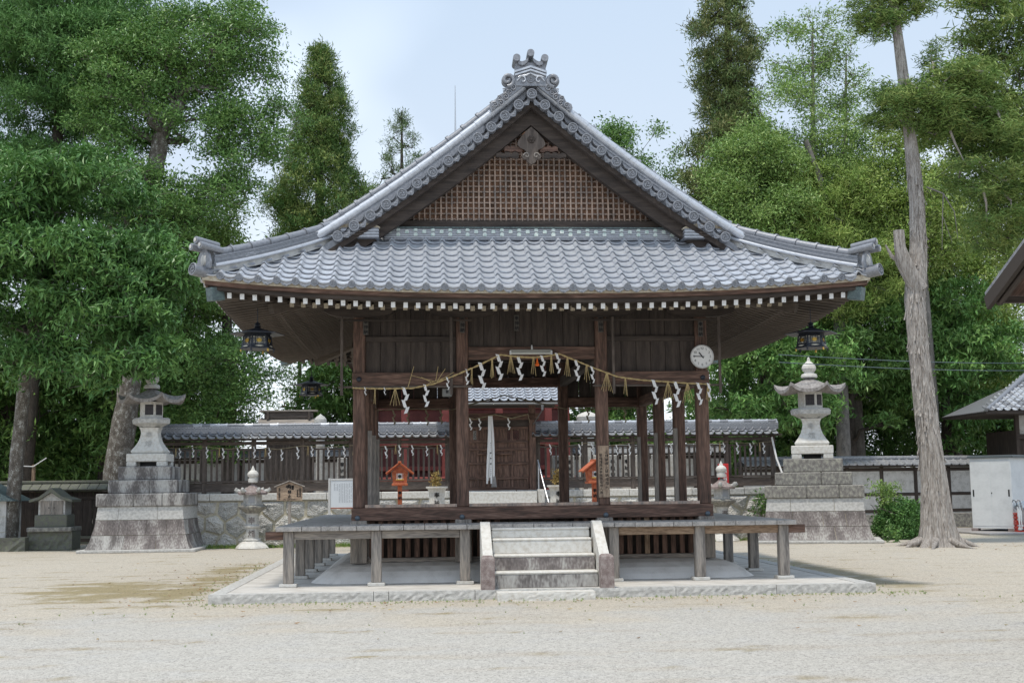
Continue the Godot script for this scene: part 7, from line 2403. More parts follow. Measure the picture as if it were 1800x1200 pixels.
func build_trees() -> void:
	var gW := "trees over the dark boarded wall"
	var gE := "trees behind the plastered wall"
	var dark := [Color(0.085, 0.19, 0.055), Color(0.11, 0.235, 0.066), Color(0.15, 0.285, 0.08)]
	var mid := [Color(0.10, 0.21, 0.055), Color(0.14, 0.265, 0.07), Color(0.19, 0.315, 0.085)]
	var light := [Color(0.17, 0.29, 0.08), Color(0.23, 0.35, 0.095), Color(0.29, 0.40, 0.12)]
	var olive := [Color(0.19, 0.30, 0.065), Color(0.255, 0.36, 0.085), Color(0.33, 0.41, 0.115)]
	var sugi := [Color(0.11, 0.175, 0.06), Color(0.16, 0.215, 0.07), Color(0.23, 0.235, 0.09)]
	var cyp := [Color(0.09, 0.19, 0.05), Color(0.145, 0.24, 0.06), Color(0.235, 0.285, 0.08)]
	# ---- west
	tree("evergreen_oak", "evergreen oak with mottled leaning trunk and dense dark glossy crown by the wayside shrine", gW, Vector3(-14.2, 0.1, -17.3), [Vector3(0, 0, 0), Vector3(0.25, 1.5, 0.1), Vector3(0.5, 4.6, 0.3), Vector3(0.9, 7.0, 0.7), Vector3(1.2, 9.0, 0.8)], [0.36, 0.21, 0.18, 0.15, 0.06],
		lobes_in(Vector3(1.9, 8.4, 1.6), Vector3(3.0, 3.4, 2.4), 46, 1.05, 0.75, 0.4) + lobes_in(Vector3(4.4, 7.0, 2.2), Vector3(1.3, 2.2, 1.2), 11, 0.8, 0.7) + [[Vector3(4.9, 5.3, 2.7), 0.6, 0.6], [Vector3(4.3, 4.9, 2.9), 0.65, 0.6], [Vector3(3.4, 4.8, 2.8), 0.75, 0.6], [Vector3(2.2, 4.9, 2.4), 0.8, 0.7], [Vector3(0.8, 5.2, 2.2), 0.9, 0.7], [Vector3(-0.6, 5.8, 2.2), 0.9, 0.7], [Vector3(-1.2, 7.6, 2.0), 1.0, 0.7], [Vector3(-1.4, 9.4, 1.2), 1.0, 0.7], [Vector3(-0.6, 11.2, 1.2), 1.0, 0.7], [Vector3(4.5, 5.0, 3.3), 0.75, 0.6], [Vector3(5.3, 5.4, 2.7), 0.7, 0.6], [Vector3(3.5, 4.85, 3.5), 0.8, 0.6], [Vector3(5.0, 4.85, 3.1), 0.55, 0.6], [Vector3(4.4, 6.4, 3.4), 0.9, 0.6], [Vector3(3.0, 6.2, 3.6), 0.9, 0.6]], "broad", 66.0, dark, M.bark_pale, M.leaf, 1.05, 0.07)
	tree("spreading_oak", "tall spreading tree with bare gnarled grey limbs showing in its crown", gW, Vector3(-12.3, 0.0, -22.4), [Vector3(0, 0, 0), Vector3(0.08, 2.3, 0), Vector3(0.45, 5.2, 0), Vector3(0.8, 8.7, 0), Vector3(1.05, 12.3, 0), Vector3(1.35, 14.2, 0), Vector3(1.9, 15.1, 0), Vector3(2.0, 16.4, 0), Vector3(3.0, 16.8, 0)], [0.56, 0.43, 0.38, 0.35, 0.32, 0.28, 0.22, 0.16, 0.07],
		lobes_in(Vector3(3.0, 17.2, -0.2), Vector3(2.5, 1.9, 1.8), 34, 0.9, 0.65, 0.4) + lobes_in(Vector3(4.5, 14.3, 0), Vector3(1.2, 1.5, 1.0), 12, 0.75, 0.55, 0.3) + lobes_in(Vector3(0.2, 15.2, 0.0), Vector3(1.7, 2.6, 1.4), 22, 0.95, 0.6, 0.3) + lobes_in(Vector3(2.6, 14.6, 0.2), Vector3(1.2, 1.0, 1.2), 7, 0.7, 0.5, 0.3) + lobes_in(Vector3(3.3, 13.0, 0.1), Vector3(1.3, 1.0, 1.0), 6, 0.6, 0.5, 0.3) + lobes_in(Vector3(3.7, 12.0, 0.3), Vector3(1.1, 0.9, 1.0), 8, 0.7, 0.5, 0.3) + lobes_in(Vector3(1.2, 11.2, 0.3), Vector3(1.9, 1.6, 1.3), 20, 0.9, 0.55, 0.3) + lobes_in(Vector3(0.8, 8.5, -1.5), Vector3(2.0, 1.6, 0.8), 14, 1.0, 0.6, 0.3) + [[Vector3(5.6, 15.0, 0.3), 0.55, 0.5], [Vector3(6.1, 14.6, 0.3), 0.45, 0.5], [Vector3(5.2, 15.3, 0.3), 0.55, 0.5]], "small", 58.0, mid, M.bark_pale, M.leaf, 1.05, 0.2)
	tree("hemlock", "tall dark feathery conifer rising over the boarded wall", gW, Vector3(-16.4, 0, -25.6), [Vector3(0, 0, 0), Vector3(0.3, 6, 0), Vector3(0.8, 12, 0), Vector3(1.2, 21, 0)], [0.3, 0.28, 0.24, 0.1],
		lobes_in(Vector3(1.4, 17.6, 0.5), Vector3(3.6, 3.6, 2.6), 58, 1.1, 0.55, 0.3) + lobes_in(Vector3(-0.2, 13.4, 0.3), Vector3(3.2, 1.4, 1.6), 16, 1.0, 0.55, 0.3), "needle", 60.0, dark, M.bark_dark, M.needle, 1.25, 0.08)
	tree("broadleaf_tree", "bushy light green tree between the roof corner and the gnarled tree", gW, Vector3(-8.9, 0, -25.5), [Vector3(0, 0, 0), Vector3(-0.1, 4, 0), Vector3(-0.2, 8, 0), Vector3(-0.2, 11.5, 0)], [0.3, 0.24, 0.18, 0.06],
		lobes_in(Vector3(-1.0, 11.4, 0), Vector3(1.5, 1.6, 1.5), 18, 0.85, 0.55, 0.3) + lobes_in(Vector3(-1.1, 9.0, 0), Vector3(1.8, 1.5, 1.2), 15, 0.95, 0.6, 0.3), "small", 66.0, light, M.bark_dark, M.leaf, 1.05)
	for q in [[-17.6, -27.5, 4.4, 2.8, "shaded tree whose crown fills the gap over the low shed"], [-14.2, -28.5, 4.6, 2.6, "shaded tree behind the timber stake"], [-11.2, -27.0, 4.9, 2.6, "shaded tree behind the great lantern under leaves"], [-20.5, -22.5, 6.6, 3.4, "shaded tree at the end of the boarded wall"]]:
		tree("shade_tree", q[4], gW, Vector3(q[0], 0, q[1]), [Vector3(0, 0, 0), Vector3(0.1, q[2], 0), Vector3(0.2, q[2] + 2.5, 0)], [0.3, 0.22, 0.08], lobes_in(Vector3(0, q[2] + 0.8, 0), Vector3(q[3], 4.2, 2.2), 40, 1.1, 0.7, 0.2), "broad", 44.0, mid, M.bark_dark, M.leaf, 1.2)
	tree("broadleaf_tree", "leafy green tree with open sky gaps under the hall eave near the hung lantern", gW, Vector3(-8.8, 0, -24.0), [Vector3(0, 0, 0), Vector3(0.1, 3.2, 0), Vector3(0.2, 6.6, 0)], [0.24, 0.2, 0.07], lobes_in(Vector3(-0.1, 5.2, 0), Vector3(1.7, 2.3, 1.5), 20, 0.85, 0.6, 0.3), "small", 62.0, mid, M.bark_dark, M.leaf, 1.05)
	for q in [[-21.0, -33.0, "low dark tree far behind the low shed"], [-17.0, -33.5, "low dark tree far behind the mottled trunk"], [-13.2, -33.0, "low dark tree far behind the great lantern under leaves"], [23.0, -31.5, "low green tree behind the ridge of the tiled house"]]:
		tree("shade_tree", q[2], gW if q[0] < 0.0 else gE, Vector3(q[0], 0, q[1]), [Vector3(0, 0, 0), Vector3(0.1, 2.0, 0), Vector3(0.2, 4.5, 0)], [0.25, 0.2, 0.08], lobes_in(Vector3(0, 3.2, 0), Vector3(2.8, 3.0, 1.4), 26, 1.15, 0.8, 0.1) + lobes_in(Vector3(0, 6.5, 0), Vector3(2.4, 2.4, 1.2), 14, 1.1, 0.8, 0.1), "broad", 40.0, mid, M.bark_dark, M.leaf, 1.3)
	tree("slender_tree", "slender tree with thin bare twigs seen against the sky under the eave", gW, Vector3(-6.6, 0, -29.0), [Vector3(0, 0, 0), Vector3(-0.2, 4, 0), Vector3(-0.1, 8, 0)], [0.16, 0.12, 0.04], lobes_in(Vector3(-0.1, 5.0, 0), Vector3(1.3, 2.4, 1.1), 8, 0.7, 0.5, 0.2), "small", 36.0, mid, M.bark_dark, M.leaf, 0.9)
	for q in [[-4.3, -28.0, 4.2, 2.6, "dense dark tree behind the small wooden shrine roof"], [-2.0, -29.5, 4.0, 2.4, "dense dark tree behind the red sanctuary beside the small shrine"]]:
		tree("shade_tree", q[4], gW, Vector3(q[0], 0, q[1]), [Vector3(0, 0, 0), Vector3(0.1, q[2], 0), Vector3(0.2, q[2] + 2.5, 0)], [0.42, 0.34, 0.1], lobes_in(Vector3(0, q[2] + 0.7, 0), Vector3(q[3], 3.2, 2.0), 28, 1.1, 0.7, 0.2), "broad", 44.0, mid, M.bark_dark, M.leaf, 1.2)
	# ---- the conifers behind the roof
	tree("cypress", "broad conical cypress with olive tufts standing clear against the sky", gW, Vector3(-6.3, 0, -33.0), [Vector3(0, 0, 0), Vector3(0.0, 10, 0), Vector3(-0.1, 20.8, 0)], [0.45, 0.3, 0.04],
		cone_lobes(9.4, 20.9, 2.35, 0.25, 105, 0.85, 0.75, 0.4), "needle", 84.0, cyp, M.bark_dark, M.needle, 1.15, 0.06)
	tree("young_conifer", "small sparse pointed conifer beside the roof slope", gW, Vector3(-2.9, 0, -42.0), [Vector3(0, 0, 0), Vector3(0, 12, 0), Vector3(0, 21.1, 0)], [0.3, 0.2, 0.03],
		cone_lobes(13.0, 20.9, 2.2, 0.15, 60, 0.6, 0.7, 0.4), "needle", 42.0, [Color(0.11, 0.18, 0.065), Color(0.155, 0.22, 0.085)], M.bark_dark, M.needle, 1.0, 0.045)
	tree("broadleaf_tree", "rounded green tree top with one bare branch beyond the roof slope", gE, Vector3(7.2, 0, -34.0), [Vector3(0, 0, 0), Vector3(0, 8, 0), Vector3(-0.3, 16, 0)], [0.4, 0.3, 0.08],
		lobes_in(Vector3(-0.9, 16.2, 0), Vector3(2.0, 1.7, 1.6), 26, 0.8, 0.6, 0.3) + [[Vector3(2.5, 16.7, 0), 0.45, 0.5], [Vector3(1.7, 17.8, 0), 0.45, 0.5], [Vector3(2.2, 15.7, 0), 0.55, 0.5], [Vector3(1.5, 14.8, 0), 0.6, 0.5]], "small", 64.0, mid, M.bark_dark, M.leaf, 1.15, 0.07)
	# ---- east
	tree("cedar", "tall dark brownish cedar at the edge of the open sky", gE, Vector3(11.5, 0, -31.0), [Vector3(0, 0, 0), Vector3(0, 12, 0), Vector3(0.1, 24.5, 0)], [0.5, 0.36, 0.08],
		cone_lobes(8.0, 24.0, 2.0, 0.7, 84, 0.95, 0.7, 0.7), "needle", 74.0, sugi, M.bark_dark, M.needle, 1.3, 0.07)
	tree("slender_tree", "tall thin pale-limbed tree with sparse bright leaves against the sky", gE, Vector3(13.4, 0, -26.5), [Vector3(0, 0, 0), Vector3(0.1, 6, 0), Vector3(0.2, 12, 0), Vector3(0.5, 20.0, 0)], [0.28, 0.22, 0.16, 0.03],
		lobes_in(Vector3(-0.3, 14.4, 0.5), Vector3(2.1, 3.8, 1.8), 40, 0.75, 0.7, 0.3) + lobes_in(Vector3(0.4, 19.0, 0), Vector3(1.9, 1.5, 1.3), 24, 0.5, 0.7, 0.3), "small", 50.0, light, M.bark_grey, M.leaf, 1.0, 0.05)
	tree("slender_tree", "pale-limbed sparse tree with bright leaves beside the bare leaning stem", gE, Vector3(15.4, 0, -27.5), [Vector3(0, 0, 0), Vector3(0, 6, 0), Vector3(-0.2, 12, 0), Vector3(0.2, 19.2, 0)], [0.26, 0.2, 0.14, 0.03],
		lobes_in(Vector3(-0.1, 17.6, 0), Vector3(1.7, 2.0, 1.4), 18, 0.5, 0.7, 0.3) + lobes_in(Vector3(0.2, 13.4, 0), Vector3(2.2, 2.6, 1.6), 26, 0.8, 0.7, 0.3), "small", 50.0, light, M.bark_grey, M.leaf, 1.0, 0.05)
	tree("mixed_broadleaf", "dense yellow-green tree above the roof corner beside the dark cedar", gE, Vector3(10.8, 0, -24.5), [Vector3(0, 0, 0), Vector3(0, 5, 0), Vector3(0.2, 12.0, 0)], [0.3, 0.24, 0.07],
		lobes_in(Vector3(-0.1, 11.6, 0), Vector3(1.9, 3.6, 1.8), 52, 0.9, 0.65, 0.3), "small", 62.0, light, M.bark_dark, M.leaf, 1.05, 0.06)
	tree("yew", "olive-tufted conifer with a bare leaning broken stem beside the slender trees", gE, Vector3(13.7, 0, -24.6), [Vector3(0, 0, 0), Vector3(0.1, 5, 0), Vector3(0.1, 10.4, 0), Vector3(-0.5, 13.2, 0.2), Vector3(-1.0, 14.6, 0.3)], [0.3, 0.24, 0.17, 0.12, 0.1],
		lobes_in(Vector3(-0.3, 12.2, -0.3), Vector3(2.2, 1.9, 1.4), 32, 0.75, 0.5, 0.3) + lobes_in(Vector3(0.0, 9.4, 0), Vector3(2.3, 1.8, 1.7), 32, 0.85, 0.5, 0.3), "needle", 68.0, olive, M.bark_grey, M.needle, 1.15, 0.05)
	tree("mixed_broadleaf", "bright leafy tree whose crown hangs over the terrace fence beside the great free-standing lantern", gE, Vector3(9.9, 0, -21.6), [Vector3(0, 0, 0), Vector3(0, 2.6, 0), Vector3(0.1, 5.6, 0)], [0.26, 0.2, 0.07],
		lobes_in(Vector3(0.3, 5.3, 0.2), Vector3(2.9, 2.2, 1.9), 48, 0.85, 0.65, 0.25), "broad", 66.0, [Color(0.11, 0.25, 0.065), Color(0.15, 0.30, 0.078), Color(0.21, 0.35, 0.10)], M.bark_dark, M.leaf, 0.95)
	tree("mixed_broadleaf", "bright leafy tree standing behind the plastered wall and great lantern", gE, Vector3(14.6, 0, -26.2), [Vector3(0, 0, 0), Vector3(0, 3.2, 0), Vector3(0.1, 7.4, 0)], [0.28, 0.22, 0.08],
		lobes_in(Vector3(0.0, 6.4, 0.2), Vector3(3.3, 3.0, 1.9), 50, 0.95, 0.65, 0.25), "broad", 58.0, mid, M.bark_dark, M.leaf, 1.05)
	tree("mixed_broadleaf", "bright leafy tree between the cedar trunk and the tiled house", gE, Vector3(18.6, 0, -26.6), [Vector3(0, 0, 0), Vector3(0, 3.2, 0), Vector3(0.1, 7.6, 0)], [0.28, 0.22, 0.08],
		lobes_in(Vector3(0.0, 6.2, 0.2), Vector3(2.8, 3.4, 1.9), 48, 0.95, 0.65, 0.25), "broad", 58.0, [Color(0.11, 0.25, 0.065), Color(0.15, 0.30, 0.078), Color(0.21, 0.35, 0.10)], M.bark_dark, M.leaf, 1.05)
	tree("mixed_broadleaf", "yellowish leafy tree rising behind the tiled house", gE, Vector3(20.2, 0, -29.5), [Vector3(0, 0, 0), Vector3(0, 5, 0), Vector3(0.1, 11.0, 0)], [0.3, 0.24, 0.08],
		lobes_in(Vector3(0.0, 9.4, 0.2), Vector3(3.2, 4.6, 1.9), 60, 1.05, 0.6, 0.3), "small", 52.0, olive, M.bark_dark, M.leaf, 1.2)
	tree("broadleaf_tree", "tall green tree filling the space behind the big cedar trunk", gE, Vector3(15.8, 0, -30.5), [Vector3(0, 0, 0), Vector3(0, 6, 0), Vector3(0.1, 14.0, 0)], [0.34, 0.26, 0.08],
		lobes_in(Vector3(0.8, 10.4, 0), Vector3(4.2, 5.0, 1.8), 72, 1.1, 0.65, 0.2), "small", 48.0, mid, M.bark_dark, M.leaf, 1.25)
	for q in [[10.6, -29.0, "shaded tree low behind the terrace fence with the red box"], [13.6, -30.0, "shaded tree low behind the plastered wall beside the great lantern"], [17.6, -30.5, "shaded tree low behind the plastered wall near the locker"], [5.2, -28.5, "leafy tree behind the terrace seen through the hall"]]:
		tree("shade_tree", q[2], gE, Vector3(q[0], 0, q[1]), [Vector3(0, 0, 0), Vector3(0.1, 3.0, 0), Vector3(0.2, 5.5, 0)], [0.28, 0.2, 0.08], lobes_in(Vector3(0, 3.6, 0), Vector3(2.4, 2.6, 1.7), 28, 1.05, 0.7, 0.2), "broad", 44.0, mid, M.bark_dark, M.leaf, 1.15)
	tree("mixed_broadleaf", "yellow-green tree whose top fills the sky behind the tall cedar trunk", gE, Vector3(17.4, 0, -25.0), [Vector3(0, 0, 0), Vector3(0, 5, 0), Vector3(-0.1, 12.5, 0)], [0.3, 0.24, 0.08],
		lobes_in(Vector3(-0.2, 12.4, 0.0), Vector3(2.8, 3.4, 1.8), 46, 0.95, 0.6, 0.3), "small", 56.0, olive, M.bark_grey, M.leaf, 1.1, 0.06)
	big_cedar()
	# conifer at the edge of the view
	tree("fir", "large soft-needled conifer with drooping fans over the pavilion corner", gE, Vector3(16.6, 0, -12.0), [Vector3(0, 0, 0), Vector3(-0.2, 8, 0), Vector3(-0.4, 17, 0)], [0.4, 0.34, 0.1],
		lobes_in(Vector3(-1.6, 13.0, 0), Vector3(1.8, 4.4, 1.7), 54, 0.8, 0.45, 0.3) + lobes_in(Vector3(-2.0, 8.8, 0), Vector3(1.5, 1.5, 1.2), 18, 0.65, 0.45, 0.3), "spray", 62.0, [Color(0.13, 0.225, 0.06), Color(0.19, 0.28, 0.07), Color(0.27, 0.33, 0.095)], M.bark_dark, M.needle, 1.0, 0.05)
	# ---- shrubs and weeds
	var t := thing("round_bush", "low dense dark green bush between the lichened pedestal and the cedar", "bush", Vector3(12.2, 0, -15.2))
	var b := MB.new()
	for k in 10: b.tube([Vector3(rng.randfn() * 0.1, 0, rng.randfn() * 0.1), Vector3(rng.randfn() * 0.3, 0.5, rng.randfn() * 0.3), Vector3(rng.randfn() * 0.5, 1.0, rng.randfn() * 0.4)], [0.03, 0.02, 0.006], 5)
	put(t, "stems", b.mesh(), M.bark_dark)
	leaves(t, "foliage", 900, func() -> Transform3D:
		var d := Vector3(rng.randfn(), rng.randfn(), rng.randfn()).normalized() * pow(rng.randf(), 0.3)
		d.y = abs(d.y) if rng.randf() < 0.8 else d.y * 0.3
		return Transform3D(rand_basis().scaled(Vector3.ONE * rng.randf_range(0.45, 0.7)), Vector3(d.x * 0.85, 0.18 + d.y * 0.95, d.z * 0.7)), clump_mesh("broad"), M.leaf, dark)
	leaves(t, "young_shoots", 60, func() -> Transform3D:
		var y := rng.randf_range(1.0, 1.62)
		return Transform3D(rand_basis().scaled(Vector3.ONE * rng.randf_range(0.4, 0.65)), Vector3(-0.45 + rng.randfn() * 0.22, y, rng.randfn() * 0.2)), clump_mesh("broad"), M.leaf, light)
	for q in [[Vector3(8.35, 1.02, -16.22), "fern tuft growing from the joints of the retaining wall beside the drain pipe", 16, 0.28], [Vector3(11.1, 0.25, -13.2), "small weed sprouting at the foot of the lichened pedestal", 10, 0.18]]:
		var f := thing("wall_fern", q[1], "fern", q[0])
		leaves(f, "fronds", q[2], func() -> Transform3D: return Transform3D(rand_basis().scaled(Vector3.ONE * rng.randf_range(0.5, 0.9)), Vector3(rng.randfn(), rng.randfn() * 0.9, abs(rng.randfn()) * 0.5) * q[3] * 0.6), clump_mesh("broad"), M.leaf, mid)
	var gr := leaves(self, "grass", 2200, func() -> Transform3D:
		var k := rng.randf()
		var p := Vector3.ZERO
		if k < 0.42: p = Vector3(rng.randf_range(-8.4, -3.2), 0, -16.05 + abs(rng.randfn()) * 0.32)
		elif k < 0.55: p = Vector3(rng.randf_range(4.8, 8.2), 0, -16.05 + abs(rng.randfn()) * 0.3)
		elif k < 0.72: p = Vector3(rng.randf_range(-5.2, 5.6), 0, 2.42 + abs(rng.randfn()) * 0.25)
		elif k < 0.84: p = Vector3((-1.0 if rng.randf() < 0.6 else 1.0) * (5.05 + abs(rng.randfn()) * 0.25), 0, rng.randf_range(-8.0, 2.3))
		elif k < 0.89: p = Vector3(rng.randf_range(-8.0, 8.0), 0, 2.5 + abs(rng.randfn()) * 1.6)
		else: p = Vector3(rng.randf_range(-8.4, -3.2), 0, -16.0 + abs(rng.randfn()) * 0.2)
		var s := rng.randf_range(0.4, 1.1) * (1.0 if k < 0.55 else 0.36)
		return Transform3D(Basis(Vector3.UP, rng.randf() * TAU).scaled(Vector3.ONE * s), p - Vector3(0, 0.012, 0)), clump_mesh("tuft"), M.grass, [Color(0.20, 0.30, 0.07), Color(0.30, 0.36, 0.12), Color(0.16, 0.26, 0.06)])
	var lt := leaves(self, "leaf_litter", 420, func() -> Transform3D:
		var k := rng.randf()
		var p := Vector3(rng.randf_range(-9.0, 9.0), 0.004, rng.randf_range(-12.0, 7.5))
		if k < 0.45: p = Vector3(-5.05 - abs(rng.randfn()) * 0.8, 0.004, rng.randf_range(-8.0, 2.6))
		elif k < 0.6: p = Vector3(rng.randf_range(9.0, 14.0), 0.004, -9.8 + rng.randfn() * 1.2)
		if abs(p.x) < 5.0 and p.z < 2.5: p.z = 2.5 + abs(rng.randfn())
		return Transform3D((Basis(Vector3.UP, rng.randf() * TAU) * Basis(Vector3.RIGHT, rng.randfn() * 0.2)).scaled(Vector3.ONE * rng.randf_range(0.5, 1.1)), p), clump_mesh("fallen"), M.grass, [Color(0.24, 0.13, 0.06), Color(0.34, 0.22, 0.10), Color(0.16, 0.10, 0.06), Color(0.30, 0.27, 0.12)])
	tag(lt, "dry fallen leaves scattered over the sand of the court", "leaves", "", "stuff")
	tag(gr, "sparse grass tufts along the kerbs and wall foot", "grass", "", "stuff")

func big_cedar() -> void:
	var base := Vector3(11.25, 0, -10.4)
	var t := thing("big_cedar", "tall cedar with pale shaggy bark, leaning trunk and a broken stub", "tree", base)
	var b := MB.new()
	# fluted trunk: root flare below, narrowing upwards
	var ctr := [[0.0, 0.0, 0.56], [0.02, 0.25, 0.46], [0.0, 0.6, 0.39], [-0.02, 1.6, 0.32], [-0.12, 3.0, 0.275], [-0.26, 5.0, 0.24], [-0.29, 6.4, 0.245], [-0.22, 7.0, 0.25], [-0.13, 7.8, 0.21], [-0.10, 9.0, 0.185], [-0.18, 10.6, 0.155], [-0.30, 12.4, 0.135], [-0.46, 14.4, 0.11], [-0.48, 15.6, 0.06]]
	var seg := 72
	var ridge := FastNoiseLite.new()
	ridge.seed = 31; ridge.frequency = 1.0; ridge.fractal_octaves = 3
	var rings := []
	for c in ctr.size() * 4 - 3:
		var f := c / 4.0
		var i := mini(int(f), ctr.size() - 2)
		var u := f - i
		var x := lerpf(ctr[i][0], ctr[i + 1][0], u)
		var y := lerpf(ctr[i][1], ctr[i + 1][1], u)
		var r := lerpf(ctr[i][2], ctr[i + 1][2], u)
		var row := []
		for k in seg:
			var a := TAU * k / seg
			var flute := 0.05 * sin(a * 5 + y * 0.12) + 0.15 * ridge.get_noise_3d(cos(a) * 2.4, y * 0.22, sin(a) * 2.4) + 0.09 * ridge.get_noise_3d(cos(a) * 6.0, y * 0.5 + 40.0, sin(a) * 6.0)
			var root: float = exp(-y * 4.0) * (0.40 * pow(max(0.0, sin(a * 3.0 + 0.5)), 2.0) + 0.25 * pow(max(0.0, sin(a * 5.0 + 2.0)), 2.0))
			row.append(Vector3(x + cos(a) * r * (1 + flute + root), y - 0.04, sin(a) * r * (1 + flute + root)))
		rings.append(row)
	for i in rings.size() - 1:
		for k in seg:
			var k2 := (k + 1) % seg
			b.quad(rings[i][k2], rings[i][k], rings[i + 1][k], rings[i + 1][k2])
	put(t, "trunk", b.mesh(), M.bark_cedar)
	b = MB.new()
	for q in 7:
		var a: float = q * 0.9 + 0.3
		var d := Vector3(cos(a), 0, sin(a))
		b.tube([d * 0.45 + Vector3(0, 0.16, 0), d * 0.8 + Vector3(0, 0.05, 0), d * (0.95 + 0.22 * (q % 3)) + Vector3(0, -0.02, 0.1)], [0.11, 0.06, 0.02], 8, true, 0.2, rng)
	put(t, "roots", b.mesh(), M.bark_cedar)
	b = MB.new()
	b.tube([Vector3(-0.2, 6.6, 0.05), Vector3(-0.42, 7.0, 0.12), Vector3(-0.60, 7.35, 0.15), Vector3(-0.68, 7.7, 0.15), Vector3(-0.70, 8.15, 0.15)], [0.24, 0.22, 0.20, 0.155, 0.135], 14, true, 0.25, rng)
	b.tube([Vector3(-0.5, 7.2, 0.1), Vector3(-0.85, 7.5, 0.0), Vector3(-1.0, 7.8, 0.0)], [0.08, 0.05, 0.02], 7, true, 0.2, rng)
	put(t, "broken_stub", b.mesh(), M.bark_cedar)
	# strips of peeling bark
	b = MB.new()
	for k in 320:
		var y := rng.randf_range(0.3, 10.0)
		var a := rng.randf_range(-0.3, PI + 0.3)
		var i := 0
		while i < ctr.size() - 2 and ctr[i + 1][1] < y: i += 1
		var u := clampf((y - ctr[i][1]) / (ctr[i + 1][1] - ctr[i][1]), 0, 1)
		var r := lerpf(ctr[i][2], ctr[i + 1][2], u)
		var x := lerpf(ctr[i][0], ctr[i + 1][0], u)
		var o := Vector3(cos(a), 0, sin(a))
		var s := Vector3(-sin(a), 0, cos(a)) * rng.randf_range(0.012, 0.03)
		var p := Vector3(x, y, 0) + o * r * 0.98
		var l := rng.randf_range(0.1, 0.32)
		var out := o * rng.randf_range(0.02, 0.06)
		b.quad(p - s, p + s, p + s * 0.5 + out - Vector3(rng.randfn() * 0.02, l, 0), p - s * 0.5 + out - Vector3(0, l, 0))
	put(t, "bark_strips", b.mesh(), M.bark_cedar).set_meta("kind", "stuff")
	# a hanging dead twig
	b = MB.new()
	b.tube([Vector3(0.1, 9.3, 0.2), Vector3(0.5, 9.1, 0.3), Vector3(0.75, 8.6, 0.35), Vector3(0.8, 7.9, 0.35)], [0.025, 0.02, 0.014, 0.006], 5)
	b.tube([Vector3(0.5, 9.1, 0.3), Vector3(0.42, 8.5, 0.35), Vector3(0.36, 7.6, 0.35)], [0.018, 0.012, 0.005], 5)
	b.tube([Vector3(0.42, 8.5, 0.35), Vector3(0.55, 8.1, 0.35), Vector3(0.62, 7.8, 0.4)], [0.01, 0.008, 0.004], 5)
	put(t, "dead_twig", b.mesh(), M.bark_grey)
	var cols := [Color(0.12, 0.215, 0.055), Color(0.17, 0.265, 0.065), Color(0.25, 0.315, 0.09)]
	var lobes := lobes_in(Vector3(0.5, 11.7, -0.1), Vector3(1.6, 1.1, 1.4), 26, 0.55, 0.5, 0.3) + lobes_in(Vector3(0.0, 11.4, 0.55), Vector3(1.1, 0.8, 0.4), 7, 0.5, 0.5, 0.2) + lobes_in(Vector3(2.0, 10.4, 0.0), Vector3(1.3, 2.0, 1.0), 26, 0.55, 0.5, 0.3) + lobes_in(Vector3(-0.9, 14.1, 0), Vector3(0.75, 0.5, 0.6), 9, 0.42, 0.5, 0.3) + lobes_in(Vector3(0.05, 14.5, 0), Vector3(0.4, 0.4, 0.5), 4, 0.35, 0.5, 0.4) + [[Vector3(0.55, 13.1, 0), 0.22, 1.4], [Vector3(0.55, 12.7, 0), 0.36, 0.8], [Vector3(1.5, 12.5, 0), 0.42, 0.8], [Vector3(-0.95, 13.5, 0.1), 0.4, 0.5]]
	var lb := MB.new()
	var spots := []
	var nodes := []
	for c in ctr:
		if c[1] > 8.5: nodes.append(Vector3(c[0], c[1], 0))
	lobes.sort_custom(func(p, q): return absf(p[0].x) < absf(q[0].x))
	for l in lobes:
		var c: Vector3 = l[0]
		var a: Vector3 = nodes[0]
		for nd in nodes:
			if nd.distance_to(c) < a.distance_to(c): a = nd
		nodes.append(c)
		lb.tube([a, a.lerp(c, 0.5) + Vector3(rng.randfn(), rng.randfn(), rng.randfn()) * 0.08, c], [0.04, 0.028, 0.012], 6, false)
		for k in int(80.0 * l[1] * l[1]) + 8:
			var d := Vector3(rng.randfn(), rng.randfn(), rng.randfn()).normalized() * pow(rng.randf(), 0.45)
			spots.append(c + Vector3(d.x, d.y * l[2], d.z) * l[1])
	put(t, "limbs", lb.mesh(), M.bark_cedar)
	var it := [0]
	leaves(t, "crown", spots.size(), func() -> Transform3D:
		it[0] += 1
		return Transform3D(Basis(Vector3.UP, rng.randf() * TAU) * Basis(Vector3.RIGHT, rng.randfn() * 0.4).scaled(Vector3.ONE * rng.randf_range(0.6, 1.0)), spots[it[0] - 1]), clump_mesh("spray"), M.needle, cols)

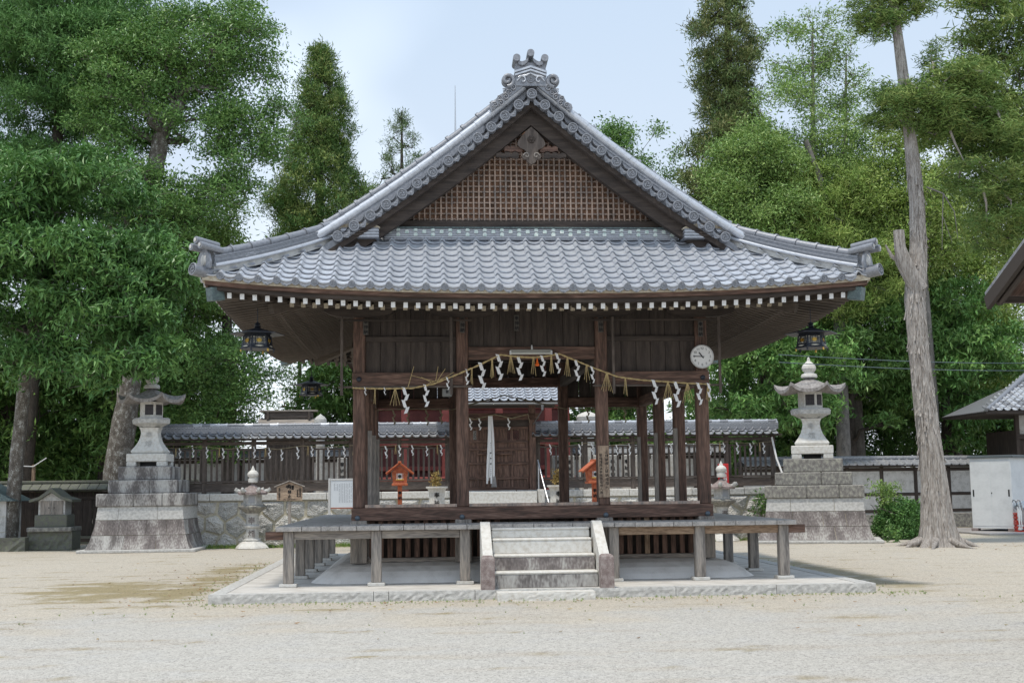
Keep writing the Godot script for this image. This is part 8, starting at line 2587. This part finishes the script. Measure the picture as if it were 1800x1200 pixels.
# ================================================================ assembly
func _ready() -> void:
	rng.seed = 4711
	var cam := Camera3D.new()
	cam.name = "camera"
	cam.fov = 30.72
	cam.near = 0.1
	cam.far = 600.0
	cam.position = Vector3(-1.8207, 1.6, 20.7944)
	cam.basis = Basis(Vector3.UP, -0.0717) * Basis(Vector3.RIGHT, 0.1175) * Basis(Vector3.BACK, -0.0121)
	add_child(cam)
	cam.current = true
	var env := Environment.new()
	env.background_mode = Environment.BG_SKY
	var sm := ProceduralSkyMaterial.new()
	sm.sky_top_color = Color(0.65, 0.74, 0.845)
	sm.sky_horizon_color = Color(0.865, 0.89, 0.912)
	sm.sky_curve = 0.22
	sm.ground_bottom_color = Color(0.45, 0.42, 0.38)
	sm.ground_horizon_color = Color(0.75, 0.75, 0.74)
	sm.sun_angle_max = 0.0
	sm.sky_energy_multiplier = 1.0
	sm.sky_cover = sky_cover()
	sm.sky_cover_modulate = Color(1, 1, 1, 0.32)
	var sky := Sky.new()
	sky.sky_material = sm
	env.sky = sky
	env.tonemap_mode = Environment.TONE_MAPPER_LINEAR
	env.tonemap_exposure = 1.32
	env.sdfgi_enabled = true
	env.ssao_enabled = true
	env.ssil_enabled = true
	var we := WorldEnvironment.new()
	we.name = "world_environment"
	we.environment = env
	add_child(we)
	var sun := DirectionalLight3D.new()
	sun.name = "sun"
	sun.light_energy = 0.74
	sun.light_color = Color(1.0, 0.965, 0.91)
	sun.light_angular_distance = 5.0
	sun.shadow_enabled = true
	var to_sun := Vector3(-0.20, 1.0, 0.26).normalized()
	sun.basis = Basis.looking_at(-to_sun, Vector3.FORWARD)
	add_child(sun)
	make_materials()
	more_materials()
	build_ground()
	build_platform()
	build_hall()
	build_steps()
	build_terrace()
	build_sanctuary()
	build_hall_things()
	build_yard()
	build_trees()

func sky_cover() -> ImageTexture:   # thin veils of high cloud
	var f := FastNoiseLite.new()
	f.seed = 77
	f.frequency = 0.006
	f.fractal_octaves = 5
	var w := 1024
	var h := 512
	var im := Image.create(w, h, false, Image.FORMAT_RGBA8)
	for y in h:
		for x in w:
			var a := TAU * x / w
			var v := f.get_noise_3d(cos(a) * 160.0, y * 1.6, sin(a) * 160.0)
			im.set_pixel(x, y, Color(1, 1, 1, clampf(0.3 + v * 2.6, 0.0, 1.0) if y < h / 2 else 0.0))
	return ImageTexture.create_from_image(im)

func more_materials() -> void:
	M.soffit = flat(lin(0.045, 0.035, 0.028), 0.9)  # extra dark, shade of the gaps between rafters put into the colour
	M.sign_wood_y = M.sign_wood.duplicate()
	M.sign_wood_y.uv1_scale = Vector3(2, 0.5, 2)
	M.board_pale = flat(lin(0.10, 0.09, 0.08), 0.8)
	# greyed dark timber of the terrace fences
	var wg := ramp_tex(512, 0.012, 0.05, 0.45, [[0.15, lin(0.055, 0.043, 0.037)], [0.5, lin(0.10, 0.08, 0.068)], [0.85, lin(0.17, 0.14, 0.12)]], 151)
	M.wood_g = tmat(wg, Vector3(1.5, 0.2, 1.5), 0.85)
	M.wood_gx = tmat(wg, Vector3(0.2, 1.5, 1.5), 0.85)
	M.steel_dull = flat(lin(0.16, 0.16, 0.16), 0.5, 0.3)
	M.steel_pale = flat(lin(0.50, 0.50, 0.49), 0.5)
	M.concrete_grey = tmat(M.concrete.albedo_texture, Vector3(0.3, 0.3, 0.3), 0.9)
	M.concrete_grey.albedo_color = Color(0.8, 0.8, 0.82)
	M.crate_red = flat(lin(0.42, 0.03, 0.015), 0.4)
	M.stone_lantern_roof = tmat(ramp_tex(512, 0.02, 0.2, 0.4, [[0.2, lin(0.16, 0.145, 0.14)], [0.5, lin(0.27, 0.25, 0.24)], [0.8, lin(0.40, 0.385, 0.37)]], 155), Vector3(0.9, 0.5, 0.9), 0.85)
